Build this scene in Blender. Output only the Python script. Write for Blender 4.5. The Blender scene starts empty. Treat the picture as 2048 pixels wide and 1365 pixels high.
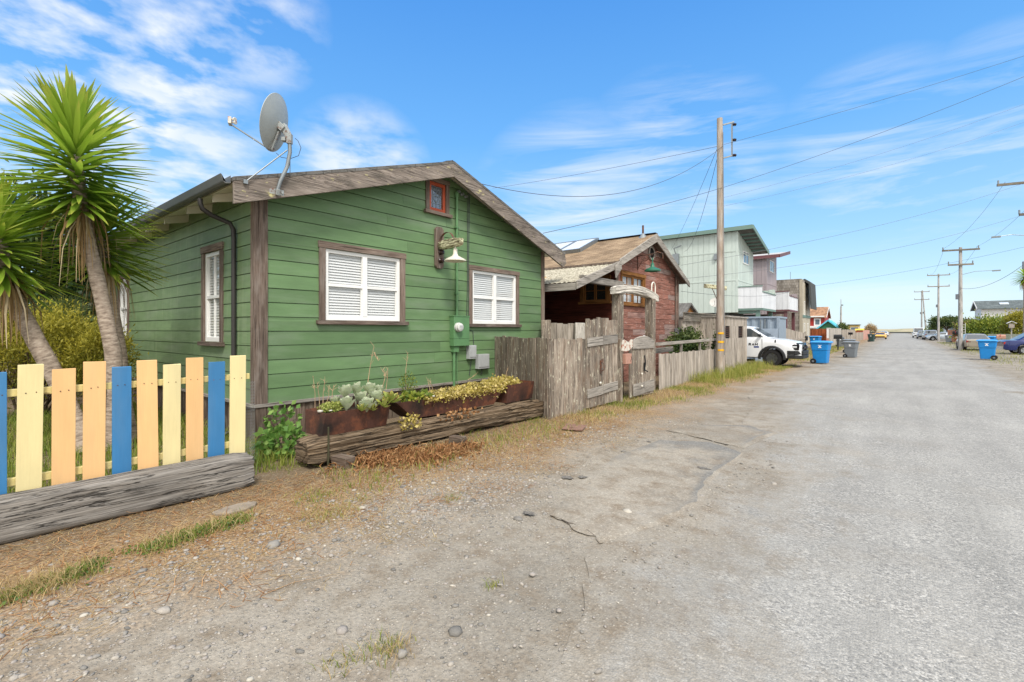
import bpy, math, random
from mathutils import Vector, Matrix, noise as mnoise
import numpy as np
random.seed(11)
SC = bpy.context.scene
COL = SC.collection
R = math.radians
V = Vector
Z = V((0, 0, 1))
# ---------------------------------------------------------------- camera model (photo 2048 x 1365)
F, CX, HY, H = 954.0, 1024.0, 660.0, 1.78
YAW = math.atan(776 / 954.0)
DV = V((-math.sin(YAW), math.cos(YAW), 0)); RV = V((math.cos(YAW), math.sin(YAW), 0))
EYE = V((0, 0, H))
def ray(px, py): return DV + RV * ((px - CX) / F) + Z * ((HY - py) / F)
def gp(px, py, z=0.0):
    r = ray(px, py); return EYE + r * ((z - H) / r.z)
def onX(px, py, X):
    r = ray(px, py); return EYE + r * (X / r.x)
def onY(px, py, Y):
    r = ray(px, py); return EYE + r * (Y / r.y)
def at(px, py, t): return EYE + ray(px, py) * t
def U(a, b): return random.uniform(a, b)
# ---------------------------------------------------------------- mesh builder
class MB:
    def __init__(s): s.v = []; s.f = []; s.uv = []; s.t = []
    def add(s, pts, faces, uvs, tint):
        o = len(s.v); s.v.extend([tuple(p) for p in pts])
        for fc, uv in zip(faces, uvs):
            s.f.append([i + o for i in fc]); s.uv.extend(uv); s.t.append(tint)
        return s
    def poly(s, pts, tint=None, uv=None):
        tint = U(0, 1) if tint is None else tint
        pts = [V(p) for p in pts]
        if uv is None:
            a = (pts[1] - pts[0]).normalized(); n = (pts[1] - pts[0]).cross(pts[-1] - pts[0])
            b = n.cross(a); b = b.normalized() if b.length > 1e-9 else Z
            uv = [((p - pts[0]).dot(a), (p - pts[0]).dot(b)) for p in pts]
        return s.add(pts, [list(range(len(pts)))], [uv], tint)
    def box(s, c, sz, M=None, tint=None, jit=0.0, axis=None, taper=1.0):
        """box, UV in metres with u along the longest axis; taper scales the top"""
        tint = U(0, 1) if tint is None else tint
        c = V(c); hx, hy, hz = sz[0] / 2, sz[1] / 2, sz[2] / 2
        if M is None: M = Matrix.Identity(3)
        elif not isinstance(M, Matrix): M = Matrix.Rotation(M, 3, 'Z')
        loc = []
        for i in (-1, 1):
            for j in (-1, 1):
                for k in (-1, 1):
                    q = taper if k > 0 else 1.0
                    loc.append(V((i * hx * q + U(-jit, jit), j * hy * q + U(-jit, jit), k * hz + U(-jit, jit))))
        L = axis if axis is not None else max(range(3), key=lambda a: sz[a])
        fs = [(0, 1, 3, 2), (4, 6, 7, 5), (0, 4, 5, 1), (2, 3, 7, 6), (0, 2, 6, 4), (1, 5, 7, 3)]
        nrm = [0, 0, 1, 1, 2, 2]
        ou, ov = U(0, 40), U(0, 40); uvs = []
        for fc, n in zip(fs, nrm):
            oth = [a for a in range(3) if a != n]
            if L in oth: ua, va = L, [a for a in oth if a != L][0]
            else: ua, va = oth
            uvs.append([(loc[i][ua] + ou, loc[i][va] + ov + n * 3.7) for i in fc])
        return s.add([c + M @ p for p in loc], fs, uvs, tint)
    def bar(s, p0, p1, w, h, up=Z, tint=None, jit=0.0, ext=0.0):
        """box from p0 to p1; w is the size across (side), h along up"""
        p0, p1 = V(p0), V(p1); x = (p1 - p0); L = x.length; x = x / L
        y = V(up).cross(x)
        if y.length < 1e-6: y = V((0, 1, 0)).cross(x) if abs(x.y) < .9 else V((1, 0, 0)).cross(x)
        y.normalize(); z = x.cross(y)
        M = Matrix((x, y, z)).transposed()
        return s.box((p0 + p1) / 2, (L + 2 * ext, w, h), M, tint, jit, axis=0)
    def prism(s, poly, O, ax, ay, dv, tint=None, swap=False):
        """extruded polygon: poly in (ax, ay) plane at O, pushed along dv"""
        tint = U(0, 1) if tint is None else tint
        O, ax, ay, dv = V(O), V(ax), V(ay), V(dv); n = len(poly)
        a = [O + ax * p[0] + ay * p[1] for p in poly]; b = [p + dv for p in a]
        ou, ov = U(0, 40), U(0, 40)
        uv2 = [((p[1] + ou, p[0] + ov) if swap else (p[0] + ou, p[1] + ov)) for p in poly]
        fs = [list(range(n))[::-1], [i + n for i in range(n)]]; uvs = [uv2[::-1], uv2]
        d = dv.length; acc = 0
        for i in range(n):
            j = (i + 1) % n; l = (a[j] - a[i]).length
            fs.append([i, j, j + n, i + n]); uvs.append([(acc + ou, ov), (acc + l + ou, ov), (acc + l + ou, ov + d), (acc + ou, ov + d)]); acc += l
        if ax.cross(ay).dot(dv) < 0: fs = [f[::-1] for f in fs]; uvs = [u[::-1] for u in uvs]
        return s.add(a + b, fs, uvs, tint)
    def rings(s, rs, closed=True, cap=True, tint=None, uvl=None):
        tint = U(0, 1) if tint is None else tint
        n = len(rs[0]); pts = [p for r in rs for p in r]; fs = []; uvs = []
        ou, ov = U(0, 40), U(0, 40)
        acc = [0]
        for k in range(1, len(rs)): acc.append(acc[-1] + (V(rs[k][0]) - V(rs[k - 1][0])).length)
        per = [0]
        for i in range(n): per.append(per[-1] + (V(rs[0][(i + 1) % n]) - V(rs[0][i])).length)
        if per[-1] < 1e-4: per = [i * .05 for i in range(n + 1)]
        for k in range(len(rs) - 1):
            for i in range(n if closed else n - 1):
                j = (i + 1) % n
                fs.append([k * n + i, k * n + j, (k + 1) * n + j, (k + 1) * n + i])
                uvs.append([(acc[k] + ou, per[i] + ov), (acc[k] + ou, per[i + 1] + ov), (acc[k + 1] + ou, per[i + 1] + ov), (acc[k + 1] + ou, per[i] + ov)])
        if cap and closed:
            for k, rev in ((0, True), (len(rs) - 1, False)):
                f = [k * n + i for i in range(n)]
                if rev: f = f[::-1]
                c = V(rs[k][0]); fs.append(f)
                uvs.append([((V(pts[i]) - c).x + (V(pts[i]) - c).y + ou, (V(pts[i]) - c).z + ov) for i in f])
        return s.add(pts, fs, uvs, tint)
    def tube(s, path, rad, n=8, tint=None, cap=True, wob=0.0):
        path = [V(p) for p in path]; m = len(path)
        rad = rad if isinstance(rad, (list, tuple)) else [rad] * m
        rs = []; prev = None
        for i, p in enumerate(path):
            t = (path[min(i + 1, m - 1)] - path[max(i - 1, 0)]).normalized()
            if prev is None:
                a = t.cross(Z) if abs(t.z) < .95 else t.cross(V((1, 0, 0)))
            else: a = prev - t * prev.dot(t)
            a.normalize(); b = t.cross(a); prev = a
            rs.append([p + (a * math.cos(2 * math.pi * k / n) + b * math.sin(2 * math.pi * k / n)) * rad[i] * (1 + U(-wob, wob)) for k in range(n)])
        return s.rings(rs, True, cap, tint)
    def lathe(s, prof, c, ax=Z, n=20, tint=None, cap=False):
        c = V(c); ax = V(ax).normalized()
        a = ax.cross(V((1, 0, 0))) if abs(ax.x) < .9 else ax.cross(V((0, 1, 0)))
        a.normalize(); b = ax.cross(a)
        rs = [[c + ax * z + (a * math.cos(2 * math.pi * k / n) + b * math.sin(2 * math.pi * k / n)) * max(r, 1e-4) for k in range(n)] for r, z in prof]
        return s.rings(rs, True, cap, tint)
    def strip(s, pts, ws, side, tint=None, fold=0.0, up=None):
        """ribbon along pts with half widths ws; side = vector(s) across; fold lifts the edges"""
        tint = U(0, 1) if tint is None else tint
        n = len(pts); o = []; fs = []; uvs = []; u = 0; us = [0]
        for i in range(1, n): us.append(us[-1] + (pts[i] - pts[i - 1]).length)
        if fold:
            for p, w in zip(pts, ws):
                o += [p - side * w + up * fold * w, p, p + side * w + up * fold * w]
            for i in range(n - 1):
                for k in (0, 1):
                    fs.append([i * 3 + k, i * 3 + k + 1, i * 3 + k + 4, i * 3 + k + 3])
                    uvs.append([(us[i] / us[-1], k * .5), (us[i] / us[-1], k * .5 + .5), (us[i + 1] / us[-1], k * .5 + .5), (us[i + 1] / us[-1], k * .5)])
        else:
            for p, w in zip(pts, ws): o += [p - side * w, p + side * w]
            for i in range(n - 1):
                fs.append([i * 2, i * 2 + 1, i * 2 + 3, i * 2 + 2])
                uvs.append([(us[i] / us[-1], 0), (us[i] / us[-1], 1), (us[i + 1] / us[-1], 1), (us[i + 1] / us[-1], 0)])
        return s.add(o, fs, uvs, tint)
    def merge(s, o, M=None):
        k = len(s.v)
        s.v.extend(o.v if M is None else [tuple(M @ V(p)) for p in o.v])
        s.f.extend([[i + k for i in f] for f in o.f]); s.uv.extend(o.uv); s.t.extend(o.t); return s
    def build(s, name, mat, parent=None, smooth=None, bevel=0.0, M=None):
        me = bpy.data.meshes.new(name)
        me.from_pydata(s.v if M is None else [tuple(M @ V(p)) for p in s.v], [], s.f)
        uv = me.uv_layers.new(name='uv'); uv.data.foreach_set('uv', np.array(s.uv, dtype=np.float32).ravel())
        at_ = me.attributes.new('tint', 'FLOAT', 'FACE'); at_.data.foreach_set('value', np.array(s.t, dtype=np.float32))
        if smooth is not None:
            me.polygons.foreach_set('use_smooth', np.ones(len(me.polygons), dtype=bool))
            if smooth < 179: me.set_sharp_from_angle(angle=R(smooth))
        me.update()
        me.materials.append(MAT[mat] if isinstance(mat, str) else mat)
        o = bpy.data.objects.new(name, me); COL.objects.link(o)
        if bevel:
            b = o.modifiers.new('bevel', 'BEVEL'); b.width = bevel; b.segments = 2; b.limit_method = 'ANGLE'; b.angle_limit = R(40)
        if parent: attach(o, parent)
        return o
def attach(o, parent):
    o.parent = parent
    if parent.type == 'EMPTY' and parent.parent is None:
        o.matrix_parent_inverse = Matrix.Translation(parent.location).inverted()
def thing(name, label, cat, loc=(0, 0, 0), group=None):
    o = bpy.data.objects.new(name, None); COL.objects.link(o); o.empty_display_size = .2
    o.location = loc; o['label'] = label; o['category'] = cat
    if group: o['group'] = group
    return o
def tag(o, label, cat, group=None, kind=None):
    o['label'] = label; o['category'] = cat
    if group: o['group'] = group
    if kind: o['kind'] = kind
    return o
def struct(o, label=None, cat=None):
    o['kind'] = 'structure'
    if label: o['label'] = label; o['category'] = cat
    return o
def place(root, loc, rz=0.0):
    root.location = loc; root.rotation_euler = (0, 0, rz); return root
def dup(root, loc, rz, label=None, group=None):
    def rec(o, par):
        c = o.copy(); COL.objects.link(c)
        if par is not None:
            c.parent = par; c.matrix_parent_inverse = o.matrix_parent_inverse.copy()
        for ch in list(o.children): rec(ch, c)
        return c
    r = rec(root, None); place(r, loc, rz)
    if label: r['label'] = label
    if group: r['group'] = group
    return r
def fbm(x, y, z=0, o=4):
    return mnoise.fractal(V((x, y, z)), 1.0, 2.0, o)
# ---------------------------------------------------------------- materials
MAT = {}
def lin(h):
    h = h.lstrip('#'); c = [int(h[i:i + 2], 16) / 255 for i in (0, 2, 4)]
    return tuple([(x / 12.92 if x <= .04045 else ((x + .055) / 1.055) ** 2.4) for x in c] + [1.0])
def col(c):
    if isinstance(c, str): return lin(c)
    return tuple(c) + (1.0,) if len(c) == 3 else c
class NT:
    def __init__(s, name):
        m = bpy.data.materials.new(name); m.use_nodes = True; s.m = m; s.t = m.node_tree
        s.t.nodes.clear(); s.out = s.t.nodes.new('ShaderNodeOutputMaterial'); MAT[name] = m
    def n(s, typ, ins=None, **pr):
        nd = s.t.nodes.new('ShaderNode' + typ)
        for k, v in pr.items(): setattr(nd, k, v)
        for k, v in (ins or {}).items():
            sk = nd.inputs[k]
            if isinstance(v, bpy.types.NodeSocket): s.t.links.new(v, sk)
            else: sk.default_value = v
        return nd
    def uv(s, sx=1, sy=1, loc=(0, 0, 0)):
        u = s.n('UVMap', uv_map='uv')
        return s.n('Mapping', {'Vector': u.outputs[0], 'Scale': (sx, sy, 1), 'Location': loc}).outputs[0]
    def pos(s, sc=(1, 1, 1)):
        g = s.n('NewGeometry')
        return s.n('Mapping', {'Vector': g.outputs['Position'], 'Scale': sc}).outputs[0]
    def noise(s, vec, scale, detail=4, rough=.55, dist=0.0):
        return s.n('TexNoise', {'Vector': vec, 'Scale': scale, 'Detail': detail, 'Roughness': rough, 'Distortion': dist}).outputs[0]
    def vor(s, vec, scale, out='Distance', **k):
        return s.n('TexVoronoi', {'Vector': vec, 'Scale': scale}, **k).outputs[out]
    def ramp(s, fac, stops, interp='LINEAR'):
        r = s.n('ValToRGB', {'Fac': fac}); cr = r.color_ramp; cr.interpolation = interp
        while len(cr.elements) < len(stops): cr.elements.new(.5)
        for e, (p, c) in zip(cr.elements, stops): e.position = p; e.color = col(c)
        return r.outputs[0]
    def mr(s, v, a, b, c=0.0, d=1.0):
        return s.n('MapRange', {'Value': v, 'From Min': a, 'From Max': b, 'To Min': c, 'To Max': d}, clamp=True).outputs[0]
    def mix(s, f, a, b, mode='MIX'):
        m = s.n('Mix', data_type='RGBA', blend_type=mode, clamp_factor=True)
        for ix, v in ((0, f), (6, a), (7, b)):
            if isinstance(v, bpy.types.NodeSocket): s.t.links.new(v, m.inputs[ix])
            elif ix == 0: m.inputs[ix].default_value = v
            else: m.inputs[ix].default_value = col(v)
        return m.outputs[2]
    def math(s, op, a, b=0.0, c=None):
        m = s.n('Math', operation=op)
        for i, v in enumerate((a, b) if c is None else (a, b, c)):
            if isinstance(v, bpy.types.NodeSocket): s.t.links.new(v, m.inputs[i])
            else: m.inputs[i].default_value = v
        return m.outputs[0]
    def tint(s): return s.n('Attribute', attribute_name='tint').outputs['Fac']
    def bright(s, c, f):
        """colour c times scalar socket f"""
        m = s.n('VectorMath', operation='SCALE')
        s.t.links.new(c, m.inputs[0])
        if isinstance(f, bpy.types.NodeSocket): s.t.links.new(f, m.inputs['Scale'])
        else: m.inputs['Scale'].default_value = f
        return m.outputs[0]
    def bump(s, h, st=.3, d=.01, nrm=None):
        i = {'Height': h, 'Strength': st, 'Distance': d}
        if nrm: i['Normal'] = nrm
        return s.n('Bump', i).outputs[0]
    def fin(s, c, rough=.8, metal=0.0, nrm=None, spec=.3, alpha=None, coat=0.0):
        i = {'Base Color': c if isinstance(c, bpy.types.NodeSocket) else col(c), 'Roughness': rough, 'Metallic': metal, 'Specular IOR Level': spec}
        if nrm: i['Normal'] = nrm
        if coat: i['Coat Weight'] = coat; i['Coat Roughness'] = .06
        b = s.n('BsdfPrincipled', i); s.t.links.new(b.outputs[0], s.out.inputs[0]); return s.m
def wood(name, c1, c2, c3, grain=55, lich=None, lamt=.55, tv=(.7, 1.2), crack=.6, bump=.5, lsc=7, rough=.9, alg=None, greyb=False, ridge=0.0):
    t = NT(name); u = t.uv(2.2, grain); n = t.noise(u, 1.0, 6, .65, .3)
    c = t.ramp(n, [(.28, c1), (.5, c2), (.72, c3)])
    big = t.noise(t.uv(.7, 2.5), 1.6, 3); c = t.bright(c, t.mr(big, .3, .7, .72, 1.22))
    k = t.noise(t.uv(1.1, grain * .55, (5, 9, 0)), 1.0, 4, .6, .5)
    ck = t.mr(k, .36, .43, crack * -1 + 1, 1.0); c = t.bright(c, ck)
    c = t.bright(c, t.mr(t.tint(), 0, 1, *tv))
    if greyb: c = t.mix(t.mr(t.tint(), .80, .84, 0, .7), c, t.ramp(n, [(.3, '#6e6560'), (.7, '#a09690')]))
    if alg:
        c = t.mix(t.mr(t.noise(t.uv(1.0, 3.0, (3, 7, 0)), 2.0, 5), .5, .68, 0, .6), c, alg)
    if lich:
        l = t.noise(t.uv(lsc * .5, lsc), 1.0, 7, .7, .2); c = t.mix(t.mr(l, lamt, lamt + .06), c, lich)
    h = t.math('ADD', n, t.math('MULTIPLY', ck, .8))
    if ridge:
        for sc_, of in (((.55, 7.0), (1, 2, 0)), ((.8, 15.0), (8, 5, 0))):
            rd = t.math('ABSOLUTE', t.math('SUBTRACT', t.noise(t.uv(*sc_, of), 1.0, 5, .62, .35), .5)); m_ = t.math('MULTIPLY', t.mr(rd, .016, .004), t.mr(t.noise(t.uv(.9, 2.5, of), 1.2, 3), .44, .54))
            c = t.bright(c, t.math('SUBTRACT', 1.0, t.math('MULTIPLY', m_, ridge))); h = t.math('SUBTRACT', h, t.math('MULTIPLY', m_, 1.5))
    return t.fin(c, rough, 0, t.bump(h, bump, .006), .2)
def paint(name, c, rough=.5, var=.12, wear=None, wamt=.68, bump=.12, tv=(.93, 1.06), spec=.35, streak=0.0):
    t = NT(name); n = t.noise(t.uv(1.5, 5), 1.3, 5)
    base = t.n('RGB'); base.outputs[0].default_value = col(c); k = base.outputs[0]
    k = t.bright(k, t.mr(n, .3, .7, 1 - var, 1 + var)); k = t.bright(k, t.mr(t.tint(), 0, 1, *tv))
    g = t.noise(t.uv(3, 90), 1.0, 4); k = t.bright(k, t.mr(g, .3, .7, 1 - var * .6, 1 + var * .4)); k = t.mix(t.mr(t.noise(t.uv(.5, 2.2, (4, 1, 0)), 1.3, 5), .5, .72, 0, var * 2.4), k, (.30, .33, .27))
    if streak:
        sn = t.noise(t.pos((9, 9, .6)), 1.0, 4); k = t.mix(t.mr(sn, .52, .75, 0, streak), k, (.30, .36, .22))
    if wear:
        w = t.noise(t.uv(5, 16), 1.0, 7, .7); k = t.mix(t.mr(w, wamt, wamt + .05), k, wear)
    return t.fin(k, rough, 0, t.bump(g, bump, .004), spec)
def plain(name, c, rough=.6, metal=0.0, var=.08, sc=6, spec=.4, coat=0.0, bump=0.0):
    t = NT(name); n = t.noise(t.pos(), sc, 4)
    base = t.n('RGB'); base.outputs[0].default_value = col(c)
    k = t.bright(base.outputs[0], t.mr(n, .3, .7, 1 - var, 1 + var))
    return t.fin(k, rough, metal, t.bump(n, bump, .01) if bump else None, spec, coat=coat)
def rusty(name, c, rust, amt=.55, sc=9, rough=.6, metal=0.0, dark=None):
    t = NT(name); p = t.pos(); n = t.noise(p, sc, 7, .65)
    k = t.mix(t.mr(n, amt, amt + .12), c, rust)
    if dark: k = t.mix(t.mr(t.noise(p, sc * .35, 5), .55, .7), k, dark)
    k = t.bright(k, t.mr(t.noise(p, sc * 6, 3), .3, .7, .85, 1.15))
    return t.fin(k, rough, metal, t.bump(n, .25, .004), .3)
def leafm(name, c1, c2, c3, trans=.25, rough=.5, tip=None, tipat=.8, spec=.3):
    t = NT(name); k = t.ramp(t.tint(), [(.0, c1), (.5, c2), (1.0, c3)])
    if tip:
        u = t.n('SeparateXYZ', {0: t.uv()}).outputs[0]; k = t.mix(t.mr(u, tipat, 1.0, 0, .8), k, tip)
    p = t.n('BsdfPrincipled', {'Base Color': k, 'Roughness': rough, 'Specular IOR Level': spec})
    tr = t.n('BsdfTranslucent', {'Color': t.bright(k, 1.3)})
    mx = t.n('MixShader', {0: trans, 1: p.outputs[0], 2: tr.outputs[0]})
    t.t.links.new(mx.outputs[0], t.out.inputs[0]); return t.m
def glass(name, tintc=(.9, .95, .95), refl=.05, op=0.0, opc=(.02, .025, .03)):
    t = NT(name); fr = t.math('MULTIPLY', t.math('POWER', t.n('LayerWeight', {'Blend': .5}).outputs['Facing'], 4.0), .75)
    gl = t.n('BsdfGlossy', {'Color': (1, 1, 1, 1), 'Roughness': .02})
    tr = t.n('BsdfTransparent', {'Color': col(tintc)})
    base = tr.outputs[0]
    if op:
        df = t.n('BsdfDiffuse', {'Color': col(opc)}); base = t.n('MixShader', {0: op, 1: tr.outputs[0], 2: df.outputs[0]}).outputs[0]
    f = t.math('ADD', fr, refl + .04)
    mx = t.n('MixShader', {0: f, 1: base, 2: gl.outputs[0]}); t.t.links.new(mx.outputs[0], t.out.inputs[0]); return t.m
def shingle(name, c1, c2, mortar, w=.3, h=.14, lich=None, lamt=.6, bump=.6, off=.5):
    t = NT(name)
    b = t.n('TexBrick', {'Vector': t.uv(), 'Color1': col(c1), 'Color2': col(c2), 'Mortar': col(mortar), 'Scale': 1.0, 'Mortar Size': .008, 'Mortar Smooth': .3, 'Bias': 0.0, 'Brick Width': w, 'Row Height': h}, offset=off)
    k = t.bright(b.outputs[0], t.mr(t.noise(t.uv(1, 1), 1.2, 5), .3, .7, .7, 1.25))
    k = t.bright(k, t.mr(t.noise(t.uv(40, 40), 1., 3), .3, .7, .85, 1.15))
    if lich: k = t.mix(t.mr(t.noise(t.uv(4, 4), 1., 7, .7), lamt, lamt + .08), k, lich)
    return t.fin(k, .95, 0, t.bump(t.math('SUBTRACT', 1.0, b.outputs[1]), bump, .01), .15)

wood('weathered_wood', '#5a534b', '#8d857a', '#aaa297', lich='#b0ac9c', lamt=.62, alg='#6a6a55', tv=(.62, 1.12))
wood('grey_wood', '#6f6962', '#99938a', '#b4aea5', lich='#c0bba5', lamt=.64, tv=(.75, 1.1))
wood('fence_wood', '#554b41', '#94887a', '#bdb3a5', grain=55, lich='#c2bda8', lamt=.57, alg='#7b6350', tv=(.62, 1.22), lsc=11, ridge=.5)
wood('far_fence_wood', '#8a7f72', '#aea497', '#c4bbb0', tv=(.75, 1.12), grain=30)
wood('barge_wood', '#655b52', '#8c8177', '#a79c92', grain=60, ridge=.45, lich='#b9b183', lamt=.60, alg='#57534b', tv=(.85, 1.05))
wood('trim_wood', '#4f433b', '#74655a', '#93867b', grain=60, tv=(.75, 1.15), alg='#8b8178')
wood('skirt_wood', '#3e3229', '#65564a', '#8d7f72', grain=45, tv=(.6, 1.15), alg='#8b8272')
wood('log_wood', '#58544e', '#86817a', '#aca69e', grain=80, tv=(.95, 1.05), crack=.45, bump=.8, alg='#7d766d', ridge=.8)
wood('old_log_wood', '#3a2f24', '#6b5b48', '#9c8b75', grain=70, tv=(.85, 1.1), crack=.55, ridge=.85, bump=.9, lich='#8d8a77', lamt=.66)
wood('drift_wood', '#a09a8f', '#cdc7bc', '#ded9cf', grain=50, ridge=.5, crack=.5, lich='#7d7668', lamt=.63)
wood('pole_wood', '#877d72', '#aaa094', '#bdb4a9', grain=40, tv=(.95, 1.05), alg='#a58d78', crack=.35)
wood('far_pole_wood', '#8f8c88', '#aaa7a2', '#bab7b2', grain=20, tv=(.95, 1.05))
wood('brown_gate_wood', '#5c2f1b', '#8a4b2b', '#a5623d', tv=(.6, 1.15), grain=24)
wood('red_siding', '#6b473d', '#946557', '#b18c7e', grain=30, lich='#a8978d', lamt=.60, tv=(.7, 1.2), lsc=6, alg='#7d5a50', greyb=True)
wood('shaded_red_siding', '#3a1c17', '#54291f', '#673529', grain=40, tv=(.8, 1.1))  # side wall siding with the porch's shade put into its colour
wood('brown_window_wood', '#5b3a20', '#855a30', '#a07747', grain=50, tv=(.9, 1.1))
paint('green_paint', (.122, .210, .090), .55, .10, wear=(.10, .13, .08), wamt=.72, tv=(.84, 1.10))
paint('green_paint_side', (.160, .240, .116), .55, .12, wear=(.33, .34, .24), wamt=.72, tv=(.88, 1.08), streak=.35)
paint('white_paint', '#e6e6e2', .45, .05)
paint('cream_paint', '#e4dfcc', .6, .06)
paint('picket_yellow', '#e0d09a', .5, .06, wear='#d0c070', wamt=.7)
paint('picket_orange', '#e6b980', .5, .06, wear='#d79c52', wamt=.72)
paint('picket_blue', '#3b78a8', .45, .07, wear='#336b98', wamt=.7)
paint('rail_yellow', '#d8c887', .6, .1, wear='#8a7a55', wamt=.6)
paint('red_trim', '#b5502f', .5, .1)
paint('mint_paint', '#bfcac2', .6, .05, streak=.06)
paint('mint_trim', '#6c867c', .55, .06)
paint('mauve_paint', '#a19698', .6, .06)
paint('mauve_trim', '#6a4347', .55, .06)
paint('balcony_white', '#dcdee0', .5, .05)
paint('red_cottage_paint', '#9c2a22', .55, .08)
paint('far_white_paint', '#e3e3e0', .6, .04)
paint('far_cream_paint', '#ddc27a', .6, .05)
paint('shed_green', '#2e6e4c', .5, .08)
paint('shed_blue', '#5fc0d8', .45, .05)
paint('pale_grey_paint', '#b9b6b0', .6, .06)
paint('pink_wall_paint', '#c79a8c', .6, .06)
plain('gutter_metal', '#6a6b6b', .5, .2)
plain('downspout_metal', '#3c3a38', .45, .2)
plain('green_metal', '#5c8458', .5, 0, .1)
plain('meter_white', '#c9c9c4', .35, 0)
plain('box_grey', '#a9acab', .45, 0)
plain('black_rubber', '#161616', .75, 0)
plain('tyre_rubber', '#1b1b1c', .8, 0, .15)
plain('black_plastic', '#202224', .5, 0)
plain('black_gloss', '#101112', .25, .3, spec=.5)
plain('wire_black', '#45474b', .6)
plain('cable_grey', '#6a6e74', .6)
plain('dark_void', '#0c0c0c', .9)
plain('chrome', '#c8cacc', .15, 1.0)
plain('rim_dark', '#6a6d72', .3, .8)
plain('rim_metal', '#a8abad', .3, .8)
plain('galv_metal', '#8e9496', .45, .7)
plain('dish_grey', '#a9aeab', .5, .1, .06)
plain('enamel_green', '#2d6b53', .35, 0, .06)
plain('bin_blue', '#1a7fc4', .45, 0, .06, spec=.4)
plain('bin_blue_lid', '#3f98dc', .42, 0, .05)
plain('bin_grey', '#6e7479', .5, 0, .06)
plain('bin_grey_lid', '#7d8388', .5, 0, .06)
plain('bin_green', '#2f4744', .5, 0, .06)
plain('decal_white', '#e8e8e8', .5)
plain('decal_dark', '#26262c', .5)
plain('decal_blue', '#2b3f7a', .5)
plain('reflector_yellow', '#f0b41c', .4)
plain('car_white', '#dfe2e4', .25, 0, .02, spec=.5, coat=.6)
plain('car_silver', '#a9b2ba', .28, .5, .03, coat=.5)
plain('car_beige', '#a89f8e', .3, .4, .03, coat=.5)
plain('car_blue', '#16255e', .25, .2, .03, coat=.8)
plain('car_yellow', '#e6ac1a', .28, 0, .03, coat=.6)
plain('lamp_lens', '#d8dde0', .12, .3)
plain('amber_lens', '#c8642a', .2)
plain('tail_red', '#a51d1f', .2, 0, spec=.5)
plain('container_blue', '#8d9aa6', .5, .1, .08)
plain('panel_blue', '#98a5b2', .6, 0, .08)
plain('concrete', '#8d8a83', .9, 0, .15, bump=.3)
plain('dark_wall', '#4a4d4c', .9, 0, .15)
plain('skylight_white', '#cfd6da', .25, 0, .03)
plain('stone_white', '#b5b1a5', .8, 0, .1, 20)
plain('soil', '#3b2e22', .95, 0, .25, 30, bump=.6)
plain('tarp_yellow', '#dcb92a', .6)
plain('brick_red', '#a65a42', .8, 0, .2)
plain('copper_pink', '#b28877', .6, .1, .1, 14)
plain('vine_dark', '#3e3c28', .8)
rusty('rust_steel', '#50342a', '#6d4330', .5, 5, .75, 0, '#2b211d')
rusty('rust_enamel', '#cfcabd', '#9c4a22', .5, 12, .5)
rusty('rust_dish', '#9ba09e', '#6e4633', .52, 14, .55)
rusty('rust_iron', '#5a4a42', '#7c4a30', .5, 20, .7)
rusty('lichen_white', '#dcd8cb', '#b8b295', .62, 10, .5)
shingle('brown_shingles', '#9f8a70', '#836f59', '#655442', .3, .13, bump=.5)
shingle('dark_shingles', '#6d7474', '#5d6565', '#4a5151', .3, .14, bump=.3)
shingle('tan_shingles', '#a98468', '#94735b', '#6d5544', .5, .2, lich='#c9b7a0', lamt=.66)
shingle('wall_shakes', '#aba59b', '#8d867c', '#55504a', .22, .26, bump=1.0)
shingle('grey_roof', '#65635f', '#75736f', '#55534f', .3, .14)
def _corr():
    t = NT('lichen_corrugated'); p = t.uv(6, 6); n = t.noise(p, 2.2, 7, .7)
    c = t.ramp(n, [(.30, '#57534a'), (.45, '#8e8776'), (.55, '#b9b39f'), (.75, '#d5cfba')])
    c = t.mix(t.mr(t.noise(t.uv(1.2, 1.2), 1.0, 4), .62, .7, 0, .7), c, '#b98a4a')
    return t.fin(c, .95, 0, t.bump(n, .5, .01), .15)
_corr()
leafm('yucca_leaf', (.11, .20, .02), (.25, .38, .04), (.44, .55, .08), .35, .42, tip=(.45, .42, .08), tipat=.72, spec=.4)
leafm('yucca_dead', (.20, .12, .05), (.36, .24, .11), (.52, .43, .28), .1, .8)
leafm('heather_leaf', (.10, .11, .012), (.27, .25, .03), (.46, .40, .05), .3, .6)
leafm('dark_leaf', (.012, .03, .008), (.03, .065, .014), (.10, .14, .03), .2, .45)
leafm('fan_leaf', (.07, .12, .04), (.12, .17, .06), (.22, .25, .10), .2, .5)
leafm('bush_leaf', (.06, .10, .012), (.14, .20, .03), (.33, .36, .05), .3, .5)
leafm('tree_leaf', (.035, .065, .02), (.07, .11, .03), (.16, .18, .05), .25, .5)
leafm('red_bush_leaf', (.09, .06, .03), (.16, .11, .05), (.25, .20, .08), .25, .5)
leafm('grass_blade', (.11, .18, .02), (.22, .26, .04), (.42, .38, .11), .3, .6)
leafm('dry_grass', (.30, .20, .09), (.46, .33, .15), (.60, .48, .26), .25, .8)
leafm('rust_needles', (.20, .085, .03), (.33, .165, .065), (.48, .29, .14), .15, .8)
leafm('bramble_leaf', (.07, .16, .03), (.15, .29, .06), (.28, .42, .11), .3, .5)
leafm('succulent_leaf', (.40, .46, .29), (.56, .61, .43), (.70, .73, .57), .3, .55, tip=(.45, .46, .35), tipat=.9)
leafm('aloe_leaf', (.20, .28, .05), (.33, .38, .09), (.46, .46, .16), .25, .5, tip=(.5, .28, .10), tipat=.85)
leafm('trailing_leaf', (.26, .21, .04), (.52, .43, .11), (.68, .56, .27), .25, .6)
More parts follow.
